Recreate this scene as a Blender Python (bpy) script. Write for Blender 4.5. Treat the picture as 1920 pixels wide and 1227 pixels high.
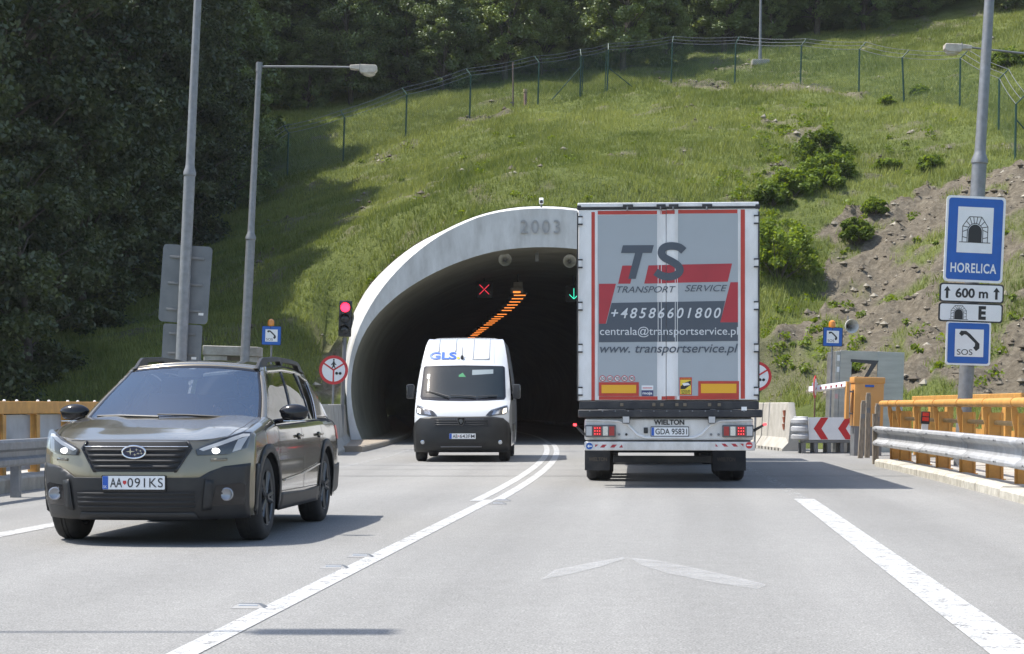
import bpy, bmesh, math, random
import numpy as np
from mathutils import Vector, Matrix, noise as mnoise

random.seed(7); np.random.seed(7)
R = math.radians
SC = bpy.context.scene
COL = SC.collection
for o in list(bpy.data.objects):
    bpy.data.objects.remove(o)

# ------------------------------------------------------------------ camera, sky, sun, exposure
FPX, HORIZON, CAMZ = 3700.0, 762.0, 1.15          # focal length and horizon in photograph pixels, eye height in metres
cam = bpy.data.cameras.new("camera")
cam.sensor_width = 36.0
cam.lens = FPX / 1920 * 36.0
cam.shift_y = (HORIZON - 613.5) / 1920
cam.clip_start = 0.1
cam.clip_end = 3000
camo = bpy.data.objects.new("camera", cam)
COL.objects.link(camo)
camo.location = (0, 0, CAMZ)
camo.rotation_euler = (R(90), 0, 0)
SC.camera = camo

SUN_TO = Vector((-2.13, 0.30, 4.0)).normalized()   # towards the sun: high on the left, a little ahead
SUN_EL = math.asin(SUN_TO.z)
world = bpy.data.worlds.new("World")
SC.world = world
world.use_nodes = True
wn, wl = world.node_tree.nodes, world.node_tree.links
wn.clear()
wout = wn.new("ShaderNodeOutputWorld")
wbg = wn.new("ShaderNodeBackground")
sky = wn.new("ShaderNodeTexSky")
sky.sky_type = 'NISHITA'
sky.sun_disc = False
sky.sun_elevation = SUN_EL
sky.sun_rotation = math.atan2(SUN_TO.x, SUN_TO.y)
sky.air_density = 1.1; sky.dust_density = 1.6; sky.ozone_density = 1.0
# scattered fair-weather cumulus over the whole dome (seen only mirrored in glass and paint)
wtc = wn.new("ShaderNodeTexCoord")
wmap = wn.new("ShaderNodeMapping"); wmap.inputs['Scale'].default_value = (2.2, 2.2, 4.4)
wno = wn.new("ShaderNodeTexNoise"); wno.inputs['Scale'].default_value = 1.6; wno.inputs['Detail'].default_value = 7
wno.inputs['Roughness'].default_value = 0.58
wrp = wn.new("ShaderNodeValToRGB")
wrp.color_ramp.elements[0].position = 0.59; wrp.color_ramp.elements[1].position = 0.74
wmx = wn.new("ShaderNodeMix"); wmx.data_type = 'RGBA'
wmx.inputs[7].default_value = (8.5, 8.7, 9.0, 1)
wl.new(wtc.outputs['Generated'], wmap.inputs['Vector'])
wl.new(wmap.outputs['Vector'], wno.inputs['Vector'])
wl.new(wno.outputs['Fac'], wrp.inputs['Fac'])
wl.new(wrp.outputs['Color'], wmx.inputs[0])
wl.new(sky.outputs['Color'], wmx.inputs[6])
wl.new(wmx.outputs[2], wbg.inputs['Color'])
wbg.inputs['Strength'].default_value = 0.15
wl.new(wbg.outputs['Background'], wout.inputs['Surface'])

sun = bpy.data.lights.new("sun", 'SUN')
sun.energy = 4.2
sun.angle = R(0.53)
sun.color = (1.0, 0.955, 0.88)
suno = bpy.data.objects.new("sun", sun)
COL.objects.link(suno)
suno.rotation_euler = SUN_TO.to_track_quat('Z', 'Y').to_euler()
suno.location = (-30, 20, 60)

SC.view_settings.view_transform = 'Standard'
SC.view_settings.look = 'None'
SC.view_settings.gamma = 1.0
SC.view_settings.use_curve_mapping = False
SC.view_settings.exposure = 0.74
SC.render.engine = 'CYCLES'
SC.cycles.use_denoising = True
try:
    SC.cycles.denoiser = 'OPENIMAGEDENOISE'
    SC.cycles.denoising_prefilter = 'ACCURATE'
except Exception:
    pass
SC.cycles.max_bounces = 8
SC.cycles.diffuse_bounces = 3
SC.cycles.glossy_bounces = 4
SC.cycles.transmission_bounces = 6
SC.cycles.transparent_max_bounces = 24
SC.cycles.caustics_reflective = False
SC.cycles.caustics_refractive = False

# ------------------------------------------------------------------ where the road runs
def CL(Y):
    """X of the painted centre line at distance Y: straight, then a left-hand bend, straight again inside the tunnel."""
    if Y <= 22: return -0.45 + 0.0837 * (Y - 22)
    if Y <= 90:
        d = Y - 22
        return -0.45 + 0.0837 * d - 0.0011 * d * d
    return -0.45 + 0.0837 * 68 - 0.0011 * 68 * 68 - 0.0659 * (Y - 90)
def CLH(Y):
    """heading (dX/dY) of the road"""
    if Y <= 22: return 0.0837
    if Y <= 90: return 0.0837 - 0.0022 * (Y - 22)
    return -0.0659
def SP(px, py, Y):
    """world point at distance Y for a photograph measurement"""
    s = FPX / Y
    return Vector(((px - 960) / s, Y, CAMZ + (HORIZON - py) / s))

# ------------------------------------------------------------------ helpers: materials
MAT = {}
def pm(name, col, rough=0.55, metal=0.0, var=0.0, scale=4.0, bump=0.0, bscale=60.0, coat=0.0, dirt=None, dirt_amt=0.0,
       dscale=3.0, emit=None, estr=0.0, rvar=0.0, stretch=None, spec=None):
    if name in MAT: return MAT[name]
    m = bpy.data.materials.new(name)
    m.use_nodes = True
    n, l = m.node_tree.nodes, m.node_tree.links
    b = n["Principled BSDF"]
    c4 = (col[0], col[1], col[2], 1)
    b.inputs['Base Color'].default_value = c4
    b.inputs['Roughness'].default_value = rough
    b.inputs['Metallic'].default_value = metal
    if spec is not None: b.inputs['Specular IOR Level'].default_value = spec
    if coat: 
        b.inputs['Coat Weight'].default_value = coat
        b.inputs['Coat Roughness'].default_value = 0.06
    if emit:
        b.inputs['Emission Color'].default_value = (*emit, 1)
        b.inputs['Emission Strength'].default_value = estr
    tc = None
    def coord():
        nonlocal tc
        if tc is None:
            t = n.new("ShaderNodeTexCoord")
            if stretch:
                mp = n.new("ShaderNodeMapping"); mp.inputs['Scale'].default_value = stretch
                l.new(t.outputs['Object'], mp.inputs['Vector']); tc = mp.outputs['Vector']
            else: tc = t.outputs['Object']
        return tc
    cur = None
    if var:
        no = n.new("ShaderNodeTexNoise"); no.inputs['Scale'].default_value = scale; no.inputs['Detail'].default_value = 5
        l.new(coord(), no.inputs['Vector'])
        mr = n.new("ShaderNodeMapRange"); mr.inputs['To Min'].default_value = 1 - var * 1.6; mr.inputs['To Max'].default_value = 1 + var * 1.6
        mr.inputs['From Min'].default_value = 0.25; mr.inputs['From Max'].default_value = 0.75
        l.new(no.outputs['Fac'], mr.inputs['Value'])
        mx = n.new("ShaderNodeVectorMath"); mx.operation = 'SCALE'; mx.inputs[0].default_value = col[:3]
        l.new(mr.outputs['Result'], mx.inputs['Scale'])
        cur = mx.outputs['Vector']
    if dirt is not None:
        no = n.new("ShaderNodeTexNoise"); no.inputs['Scale'].default_value = dscale; no.inputs['Detail'].default_value = 8
        no.inputs['Roughness'].default_value = 0.65
        l.new(coord(), no.inputs['Vector'])
        rp = n.new("ShaderNodeMapRange"); rp.inputs['From Min'].default_value = 0.42; rp.inputs['From Max'].default_value = 0.72
        rp.inputs['To Max'].default_value = dirt_amt
        l.new(no.outputs['Fac'], rp.inputs['Value'])
        mx = n.new("ShaderNodeMix"); mx.data_type = 'RGBA'
        if cur: l.new(cur, mx.inputs[6])
        else: mx.inputs[6].default_value = c4
        mx.inputs[7].default_value = (*dirt, 1)
        l.new(rp.outputs['Result'], mx.inputs[0])
        cur = mx.outputs[2]
    if cur: l.new(cur, b.inputs['Base Color'])
    if rvar:
        no = n.new("ShaderNodeTexNoise"); no.inputs['Scale'].default_value = scale * 1.7; no.inputs['Detail'].default_value = 4
        l.new(coord(), no.inputs['Vector'])
        mr = n.new("ShaderNodeMapRange"); mr.inputs['To Min'].default_value = max(0.02, rough - rvar); mr.inputs['To Max'].default_value = min(1, rough + rvar)
        l.new(no.outputs['Fac'], mr.inputs['Value']); l.new(mr.outputs['Result'], b.inputs['Roughness'])
    if bump:
        no = n.new("ShaderNodeTexNoise"); no.inputs['Scale'].default_value = bscale; no.inputs['Detail'].default_value = 4
        l.new(coord(), no.inputs['Vector'])
        bp = n.new("ShaderNodeBump"); bp.inputs['Strength'].default_value = bump; bp.inputs['Distance'].default_value = 0.02
        l.new(no.outputs['Fac'], bp.inputs['Height']); l.new(bp.outputs['Normal'], b.inputs['Normal'])
    MAT[name] = m
    return m

# ------------------------------------------------------------------ helpers: objects
def put(o, parent=None):
    COL.objects.link(o)
    if parent is not None: o.parent = parent
    return o
def tag(o, label=None, cat=None, group=None, kind=None):
    if label: o["label"] = label
    if cat: o["category"] = cat
    if group: o["group"] = group
    if kind: o["kind"] = kind
    return o
def thing(name, label, cat, loc=(0, 0, 0), rotz=0.0, group=None, roty=0.0, parent=None):
    o = bpy.data.objects.new(name, None)
    o.empty_display_size = 0.2
    put(o, parent)
    o.location = loc; o.rotation_euler = (0, roty, rotz)
    return tag(o, label, cat, group)
def mesh_from(name, v, f, mat=None, smooth=True, sharp=35):
    me = bpy.data.meshes.new(name)
    me.from_pydata([tuple(p) for p in v], [], f)
    me.update()
    if mat is not None:
        for m in (mat if isinstance(mat, (list, tuple)) else [mat]): me.materials.append(m)
    if smooth and len(me.polygons):
        me.polygons.foreach_set("use_smooth", [True] * len(me.polygons))
        me.set_sharp_from_angle(angle=R(sharp))
    return me

class MB:
    """collects shapes and builds them as ONE mesh object"""
    def __init__(s): s.v = []; s.f = []; s.m = []
    def add(s, vs, fs, mi=0, M=None):
        k = len(s.v)
        for p in vs:
            p = Vector(p)
            s.v.append(M @ p if M is not None else p)
        for f in fs: s.f.append([i + k for i in f]); s.m.append(mi)
        return s
    def box(s, c, d, rot=None, mi=0, ch=0.0):
        x, y, z = d[0] / 2, d[1] / 2, d[2] / 2
        M = Matrix.Translation(Vector(c))
        if rot is not None: M = M @ (rot if isinstance(rot, Matrix) else Matrix.Rotation(rot, 4, 'Z'))
        if ch <= 0:
            vs = [(a, b, e) for a in (-x, x) for b in (-y, y) for e in (-z, z)]
            fs = [(0, 1, 3, 2), (4, 6, 7, 5), (0, 4, 5, 1), (2, 3, 7, 6), (0, 2, 6, 4), (1, 5, 7, 3)]
            return s.add(vs, fs, mi, M)
        bm = bmesh.new()
        bmesh.ops.create_cube(bm, size=1)
        for v in bm.verts: v.co = Vector((v.co.x * d[0], v.co.y * d[1], v.co.z * d[2]))
        bmesh.ops.bevel(bm, geom=bm.edges[:], offset=min(ch, min(d) * 0.45), segments=2, affect='EDGES', profile=0.6)
        bm.verts.index_update()
        s.add([v.co.copy() for v in bm.verts], [[v.index for v in f.verts] for f in bm.faces], mi, M)
        bm.free()
        return s
    def bx(s, x0, x1, y0, y1, z0, z1, mi=0, ch=0.0):
        return s.box(((x0 + x1) / 2, (y0 + y1) / 2, (z0 + z1) / 2), (abs(x1 - x0), abs(y1 - y0), abs(z1 - z0)), None, mi, ch)
    def cyl(s, p0, p1, r0, r1=None, n=12, mi=0, caps=True):
        r1 = r0 if r1 is None else r1
        p0, p1 = Vector(p0), Vector(p1)
        q = (p1 - p0).to_track_quat('Z', 'Y')
        vs = []
        for p, r in ((p0, r0), (p1, r1)):
            for i in range(n):
                a = 2 * math.pi * i / n
                vs.append(p + q @ Vector((r * math.cos(a), r * math.sin(a), 0)))
        fs = [(i, (i + 1) % n, n + (i + 1) % n, n + i) for i in range(n)]
        if caps: fs += [tuple(range(n - 1, -1, -1)), tuple(range(n, 2 * n))]
        return s.add(vs, fs, mi)
    def tube(s, pts, r, n=8, mi=0, caps=True):
        pts = [Vector(p) for p in pts]
        rs = r if isinstance(r, (list, tuple)) else [r] * len(pts)
        vs, fs = [], []
        up = None
        for i, p in enumerate(pts):
            d = (pts[min(i + 1, len(pts) - 1)] - pts[max(i - 1, 0)])
            if d.length < 1e-9: d = Vector((0, 0, 1))
            d.normalize()
            if up is None: up = d.orthogonal().normalized()
            else:
                up = up - d * up.dot(d)
                up = up.normalized() if up.length > 1e-6 else d.orthogonal().normalized()
            w = d.cross(up)
            for k in range(n):
                a = 2 * math.pi * k / n
                vs.append(p + (up * math.cos(a) + w * math.sin(a)) * rs[i])
        for i in range(len(pts) - 1):
            for k in range(n):
                fs.append((i * n + k, i * n + (k + 1) % n, (i + 1) * n + (k + 1) % n, (i + 1) * n + k))
        if caps:
            fs.append(tuple(range(n - 1, -1, -1)))
            fs.append(tuple(range((len(pts) - 1) * n, len(pts) * n)))
        return s.add(vs, fs, mi)
    def lathe(s, prof, n=24, M=None, mi=0, caps=True):
        """prof: (r, z) turned about z"""
        vs, fs = [], []
        for r, z in prof:
            for k in range(n):
                a = 2 * math.pi * k / n
                vs.append((r * math.cos(a), r * math.sin(a), z))
        for i in range(len(prof) - 1):
            for k in range(n):
                fs.append((i * n + k, i * n + (k + 1) % n, (i + 1) * n + (k + 1) % n, (i + 1) * n + k))
        if caps and prof[0][0] > 1e-4: fs.append(tuple(range(n - 1, -1, -1)))
        if caps and prof[-1][0] > 1e-4: fs.append(tuple(range((len(prof) - 1) * n, len(prof) * n)))
        return s.add(vs, fs, mi, M)
    def prism(s, poly, d, M=None, mi=0):
        """poly in local xz, thickness d along +y (front face at y=0)"""
        n = len(poly)
        vs = [(p[0], 0, p[1]) for p in poly] + [(p[0], d, p[1]) for p in poly]
        fs = [tuple(range(n)), tuple(range(2 * n - 1, n - 1, -1))] + [(i, n + i, n + (i + 1) % n, (i + 1) % n) for i in range(n)]
        return s.add(vs, fs, mi, M)
    def ell(s, c, r, n=16, m=10, mi=0, M=None):
        vs, fs = [], []
        r = r if isinstance(r, (tuple, list)) else (r, r, r)
        for j in range(m + 1):
            t = math.pi * j / m
            for k in range(n):
                a = 2 * math.pi * k / n
                vs.append((c[0] + r[0] * math.sin(t) * math.cos(a), c[1] + r[1] * math.sin(t) * math.sin(a), c[2] - r[2] * math.cos(t)))
        for j in range(m):
            for k in range(n):
                fs.append((j * n + k, j * n + (k + 1) % n, (j + 1) * n + (k + 1) % n, (j + 1) * n + k))
        return s.add(vs, fs, mi, M)
    def quad(s, a, b, c, d, mi=0): return s.add([a, b, c, d], [(0, 1, 2, 3)], mi)
    def mesh(s, name, mat, smooth=True, sharp=35, merge=0.0):
        me = mesh_from(name, s.v, s.f, mat, False)
        me.polygons.foreach_set("material_index", s.m)
        bm = bmesh.new(); bm.from_mesh(me)
        if merge > 0: bmesh.ops.remove_doubles(bm, verts=bm.verts[:], dist=merge)
        bmesh.ops.recalc_face_normals(bm, faces=bm.faces[:])
        bm.to_mesh(me); bm.free()
        if smooth and len(me.polygons):
            me.polygons.foreach_set("use_smooth", [True] * len(me.polygons))
            me.set_sharp_from_angle(angle=R(sharp))
        return me
    def build(s, name, mat, parent=None, smooth=True, sharp=35, bevel=0.0, merge=0.0, loc=None):
        o = bpy.data.objects.new(name, s.mesh(name, mat, smooth, sharp, merge))
        put(o, parent)
        if loc is not None: o.location = loc
        if bevel:
            b = o.modifiers.new("bevel", 'BEVEL'); b.width = bevel; b.segments = 2; b.limit_method = 'ANGLE'; b.angle_limit = R(40)
        return o

def copy_tree(o, parent=None):
    c = o.copy(); COL.objects.link(c); c.parent = parent
    for ch in o.children: copy_tree(ch, c)
    return c

_txt_cache = {}
def text_mesh(body, size=1.0, shear=0.0, bold=0.0, space=1.0, ext=0.0):
    """lettering as a flat mesh in local xz, facing -y"""
    cu = bpy.data.curves.new("lettering", 'FONT')
    cu.body = body; cu.size = size; cu.shear = shear; cu.offset = bold; cu.space_character = space; cu.extrude = ext
    cu.resolution_u = 6
    ob = bpy.data.objects.new("lettering", cu); COL.objects.link(ob)
    dg = bpy.context.evaluated_depsgraph_get()
    me = bpy.data.meshes.new_from_object(ob.evaluated_get(dg))
    bpy.data.objects.remove(ob); bpy.data.curves.remove(cu)
    me.transform(Matrix.Rotation(R(90), 4, 'X'))
    return me
def lettering(body, x0, x1, z0, z1, y, mat, parent, shear=0.0, bold=0.0, space=1.0, name="lettering", ext=0.0, M=None):
    """fits lettering into the rectangle x0..x1, z0..z1 at depth y"""
    me = text_mesh(body, 1.0, shear, bold, space, ext)
    n = len(me.vertices)
    co = np.empty(n * 3); me.vertices.foreach_get("co", co); co = co.reshape(-1, 3)
    mn, mxx = co.min(0), co.max(0)
    co[:, 0] = x0 + (co[:, 0] - mn[0]) / max(1e-6, mxx[0] - mn[0]) * (x1 - x0)
    co[:, 2] = z0 + (co[:, 2] - mn[2]) / max(1e-6, mxx[2] - mn[2]) * (z1 - z0)
    co[:, 1] = y + (co[:, 1] if ext else 0)
    me.vertices.foreach_set("co", co.ravel())
    me.materials.clear(); me.materials.append(mat)
    me.polygons.foreach_set("material_index", [0] * len(me.polygons))
    if M is not None: me.transform(M)
    me.update()
    me.name = name
    o = bpy.data.objects.new(name, me)
    return put(o, parent)

# ---- patches on curved surfaces (used for vehicle panels)
def clip_halfplane(poly, a, b, c):
    out = []
    for i in range(len(poly)):
        p, q = poly[i], poly[(i + 1) % len(poly)]
        dp, dq = a * p[0] + b * p[1] - c, a * q[0] + b * q[1] - c
        if dp >= 0: out.append(p)
        if (dp >= 0) != (dq >= 0):
            t = dp / (dp - dq)
            out.append((p[0] + (q[0] - p[0]) * t, p[1] + (q[1] - p[1]) * t))
    return out
def patch_mesh(f, poly, du, dv, off=0.0, thick=0.0):
    """polygon in the (a, b) space of surface f, cut into cells, laid on the surface off metres outwards"""
    us = [p[0] for p in poly]; vs_ = [p[1] for p in poly]
    u0, u1, v0, v1 = min(us), max(us), min(vs_), max(vs_)
    nu = max(1, int(math.ceil((u1 - u0) / du))); nv = max(1, int(math.ceil((v1 - v0) / dv)))
    V, F, idx = [], [], {}
    e = 1e-3
    def vert(u, v):
        k = (round(u, 5), round(v, 5))
        if k in idx: return idx[k]
        p = Vector(f(u, v))
        if off:
            n = (Vector(f(u + e, v)) - Vector(f(u - e, v))).cross(Vector(f(u, v + e)) - Vector(f(u, v - e)))
            if n.length > 1e-12: p = p + n.normalized() * off
        V.append(p); idx[k] = len(V) - 1
        return idx[k]
    for i in range(nu):
        a0 = u0 + (u1 - u0) * i / nu; a1 = u0 + (u1 - u0) * (i + 1) / nu
        col = clip_halfplane(clip_halfplane(poly, 1, 0, a0), -1, 0, -a1)
        if len(col) < 3: continue
        for j in range(nv):
            b0 = v0 + (v1 - v0) * j / nv; b1 = v0 + (v1 - v0) * (j + 1) / nv
            c = clip_halfplane(clip_halfplane(col, 0, 1, b0), 0, -1, -b1)
            ids = []
            for p in c:
                k = vert(*p)
                if not ids or ids[-1] != k: ids.append(k)
            if len(ids) > 1 and ids[0] == ids[-1]: ids.pop()
            if len(set(ids)) >= 3: F.append(ids)
    return V, F
def patch(name, f, poly, mat, parent, du=0.08, dv=0.08, off=0.004, thick=0.0, smooth=True, sharp=50):
    V, F = patch_mesh(f, poly, du, dv, off)
    o = put(bpy.data.objects.new(name, mesh_from(name, V, F, mat, smooth, sharp)), parent)
    if thick:
        s = o.modifiers.new("thickness", 'SOLIDIFY'); s.thickness = thick; s.offset = -1
    return o
def rnd_poly(x0, x1, z0, z1, r, n=5):
    out = []
    for cx, cz, a0 in ((x1 - r, z0 + r, -90), (x1 - r, z1 - r, 0), (x0 + r, z1 - r, 90), (x0 + r, z0 + r, 180)):
        for k in range(n + 1):
            a = R(a0 + 90 * k / n)
            out.append((cx + r * math.cos(a), cz + r * math.sin(a)))
    return out
def circ(cx, cz, r, n=24, rz=None):
    return [(cx + r * math.cos(2 * math.pi * k / n), cz + (rz or r) * math.sin(2 * math.pi * k / n)) for k in range(n)]
def flat(name, poly, y, mat, parent, d=0.0):
    """flat piece in local xz at depth y (printed or stuck on); d gives thickness"""
    mb = MB()
    if d: mb.prism(poly, d, Matrix.Translation((0, y, 0)))
    else: mb.add([(p[0], y, p[1]) for p in poly], [tuple(range(len(poly)))])
    me = mesh_from(name, mb.v, mb.f, mat, False)
    return put(bpy.data.objects.new(name, me), parent)
def lerp(a, b, t): return a + (b - a) * t
def interp(x, xs, ys): return float(np.interp(x, xs, ys))
def sstep(a, b, x):
    t = min(1, max(0, (x - a) / (b - a))); return t * t * (3 - 2 * t)
# ================================================================== SETTING: hillside, road, kerbs, tunnel
# ---- portal outline (half width, height), base to crown
TXC = 0.93                                          # X of the tunnel axis at the portal
PORTAL_Y = 59.0
IN_P = [(5.36, 0.0), (5.45, 0.22), (5.58, 0.50), (5.72, 1.1), (5.76, 1.7), (5.70, 2.4), (5.50, 3.06), (5.17, 3.66), (4.70, 4.18), (4.05, 4.71), (3.08, 5.25), (2.10, 5.63), (1.13, 5.86), (0.0, 5.93)]
CR_P = [(5.72, 0.0), (5.76, 0.3), (5.84, 0.8), (5.88, 1.4), (5.85, 2.1), (5.72, 2.9), (5.42, 3.70), (5.02, 4.40), (4.56, 5.00), (4.05, 5.53), (3.41, 6.05), (2.76, 6.45), (1.66, 6.93), (0.0, 7.11)]
OU_P = [(6.80, 0.0), (6.74, 0.6), (6.63, 1.3), (6.48, 2.2), (6.22, 3.3), (5.86, 4.2), (5.42, 4.96), (4.66, 5.72), (3.87, 6.30), (3.10, 6.66), (2.45, 6.98), (1.70, 7.24), (0.85, 7.40), (0.0, 7.44)]
def resample(pts, n):
    p = np.array(pts, float)
    q = np.vstack([p, p[-2::-1] * [-1, 1]])
    for _ in range(3):
        r = [q[0]]
        for a, b in zip(q[:-1], q[1:]): r += [a * .75 + b * .25, a * .25 + b * .75]
        q = np.array(r + [q[-1]])
    d = np.concatenate([[0], np.cumsum(np.linalg.norm(np.diff(q, axis=0), axis=1))])
    t = np.linspace(0, d[-1], n)
    return [(-float(np.interp(a, d, q[:, 0])), float(np.interp(a, d, q[:, 1]))) for a in t]   # left base -> crown -> right base
NR = 65
RIN, RCR, ROU = resample(IN_P, NR), resample(CR_P, NR), resample(OU_P, NR)
_ox = np.array([p[0] for p in ROU]); _oz = np.array([p[1] for p in ROU])
def outer_z(dx):
    m = np.abs(dx)
    xs = np.array([p[0] for p in OU_P])[::-1]; zs = np.array([p[1] for p in OU_P])[::-1]
    return np.interp(m, xs, zs, right=0.0)

# ---- hillside heights: smooth surface through surveyed points
PTS = []
def hp(px, py, Y, dz=0.0):
    p = SP(px, py, Y); PTS.append((p.x, p.y, p.z + dz)); return p
FENCE_PX = [(440, 392, 88.0), (538, 330, 90.5), (643, 303, 91.0), (760, 264, 92.5), (880, 229, 94.0), (1008, 200, 95.5), (1087, 183, 96.3), (1138, 178, 96.6),
            (1258, 159, 97.0), (1377, 166, 96.0), (1500, 168, 94.0), (1610, 181, 91.0), (1696, 194, 87.5), (1799, 199, 84.5), (1872, 241, 78.0), (1903, 293, 72.5)]
for a in FENCE_PX: hp(*a)
for a in [(1018, 392, 61.5), (900, 400, 62.0), (820, 450, 61.5), (760, 485, 61.2), (700, 540, 61.0), (642, 640, 61.0), (596, 735, 60.0),
          (1150, 392, 61.6), (1250, 420, 61.6), (1300, 470, 61.4), (1345, 540, 61.0), (1385, 620, 60.5),
          (1000, 290, 78.0), (800, 350, 76.0), (1250, 270, 79.0), (1500, 300, 76.5), (650, 430, 72.0), (1650, 330, 73.0),
          (560, 560, 64.0), (520, 640, 59.0), (470, 690, 55.0), (560, 720, 57.0), (420, 560, 67.0), (330, 600, 65.0), (300, 470, 80.0),
          (200, 690, 58.0), (60, 640, 62.0), (-60, 660, 60.0), (100, 500, 78.0), (-80, 480, 78.0), (0, 350, 95.0), (250, 330, 95.0), (-200, 300, 100.0), (-300, 560, 75.0),
          (1450, 560, 64.0), (1430, 690, 58.5), (1480, 730, 55.5), (1550, 640, 60.0), (1600, 720, 55.0), (1700, 700, 55.0), (1700, 560, 62.0), (1850, 700, 53.5), (1850, 560, 58.5), (1850, 430, 64.0),
          (2000, 690, 52.5), (2050, 560, 56.0), (2050, 350, 64.0), (2150, 700, 50.0), (2200, 400, 60.0),
          (1300, 152, 103.0), (1400, 116, 104.5), (1500, 106, 106.0), (1600, 84, 108.0), (1700, 66, 109.0), (1900, 48, 107.0), (2050, 60, 98.0), (2050, 200, 80.0),
          (1100, 150, 105.0), (900, 175, 103.0), (700, 205, 101.0), (520, 250, 98.0), (380, 290, 97.0)]: hp(*a)
for X, Y, z in [(-40, 130, 22), (-15, 130, 24), (10, 130, 28), (35, 130, 31), (60, 120, 30), (-60, 110, 14), (60, 90, 24), (55, 65, 12), (-60, 80, 9), (0, 165, 42), (-50, 165, 36), (55, 165, 44),
                (-9.5, 53, 0.15), (-8.2, 50, -0.2), (-7.2, 55.5, 0.35), (-12, 50, 0.0), (-18, 48, 0.1), (-30, 48, 0.2), (-50, 48, 0.3), (9.4, 50.5, 0.15), (9.0, 46, -0.25), (12, 47, 0.05), (18, 45, 0.2), (30, 43, 0.3), (50, 43, 0.5),
                (-20, 42, -0.3), (-50, 40, -0.3), (12, 42, -0.3), (30, 36, -0.3), (55, 36, -0.3), (8.6, 55, 0.35), (7.4, 55, -.25), (7.3, 58.6, -.1), (-5.4, 55, -.25), (-5.5, 58.4, 0.0), (-6.6, 52, -0.2), (8.1, 52, -0.2)]:
    PTS.append((X, Y, z))
_P = np.array(PTS)
def _tps(r): 
    r2 = r * r + 1e-9
    return 0.5 * r2 * np.log(r2)
_n = len(_P)
_A = _tps(np.linalg.norm(_P[:, None, :2] - _P[None, :, :2], axis=2)) + np.eye(_n) * 4.0
_Q = np.hstack([np.ones((_n, 1)), _P[:, :2]])
_S = np.block([[_A, _Q], [_Q.T, np.zeros((3, 3))]])
_W = np.linalg.solve(_S, np.concatenate([_P[:, 2], np.zeros(3)]))
def hill_base(X, Y):
    X = np.asarray(X, float); Y = np.asarray(Y, float)
    sh = X.shape
    q = np.stack([X.ravel(), Y.ravel()], 1)
    out = np.empty(len(q))
    for i in range(0, len(q), 20000):
        c = q[i:i + 20000]
        out[i:i + 20000] = _tps(np.linalg.norm(c[:, None] - _P[None, :, :2], axis=2)) @ _W[:_n] + _W[_n] + c @ _W[_n + 1:]
    return out.reshape(sh)
# cheap vectorised value noise
_rng = np.random.RandomState(11)
_NT = _rng.rand(256, 256)
def vnoise(x, y):
    xi = np.floor(x).astype(int); yi = np.floor(y).astype(int)
    fx = x - xi; fy = y - yi
    fx = fx * fx * (3 - 2 * fx); fy = fy * fy * (3 - 2 * fy)
    a = _NT[xi & 255, yi & 255]; b = _NT[(xi + 1) & 255, yi & 255]; c = _NT[xi & 255, (yi + 1) & 255]; d = _NT[(xi + 1) & 255, (yi + 1) & 255]
    return (a * (1 - fx) + b * fx) * (1 - fy) + (c * (1 - fx) + d * fx) * fy
def fbm(x, y, o=4):
    s = 0; a = 0.5; t = 0
    for k in range(o):
        s = s + a * vnoise(x * 2 ** k + 17 * k, y * 2 ** k + 31 * k); t += a; a *= 0.5
    return s / t
def inpoly(px, py, poly):
    r = np.zeros(px.shape, bool)
    j = len(poly) - 1
    for i in range(len(poly)):
        xi, yi = poly[i]; xj, yj = poly[j]
        with np.errstate(divide='ignore', invalid='ignore'):
            c = ((yi > py) != (yj > py)) & (px < (xj - xi) * (py - yi) / (yj - yi + 1e-12) + xi)
        r ^= c; j = i
    return r
# the eroded bank on the right, the raw strip beside the portal and worn streaks, outlined on the ground in metres
def to_ground(pxs):
    out = []
    for px, py in pxs:
        Ys = np.linspace(46, 108, 250)
        X = (px - 960) / FPX * Ys
        z = hill_base(X, Ys)
        zz = CAMZ + (HORIZON - py) / FPX * Ys
        k = np.argmax(z > zz) if np.any(z > zz) else len(Ys) - 1
        out.append((X[k], Ys[k]))
    return out
SOIL_R = to_ground([(1425, 640), (1500, 600), (1560, 590), (1545, 500), (1575, 450), (1640, 400), (1730, 350), (1800, 335), (1900, 310), (2040, 300), (2100, 420), (2100, 745), (1900, 745), (1700, 745), (1560, 745), (1440, 742), (1400, 720)])
SOIL_L = to_ground([(575, 742), (600, 660), (640, 585), (690, 510), (745, 470), (800, 442), (812, 462), (740, 512), (690, 580), (660, 640), (640, 742)])
STREAKS = [to_ground(s) for s in ([(1225, 150), (1380, 160), (1500, 164), (1620, 182), (1620, 192), (1500, 178), (1380, 176), (1225, 164)],
                                  [(730, 362), (900, 345), (905, 356), (800, 372), (735, 372)], [(850, 232), (950, 214), (955, 222), (870, 240)],
                                  [(1420, 230), (1500, 225), (1560, 260), (1540, 300), (1470, 270)], [(1400, 330), (1470, 310), (1520, 330), (1440, 350)])]
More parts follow.
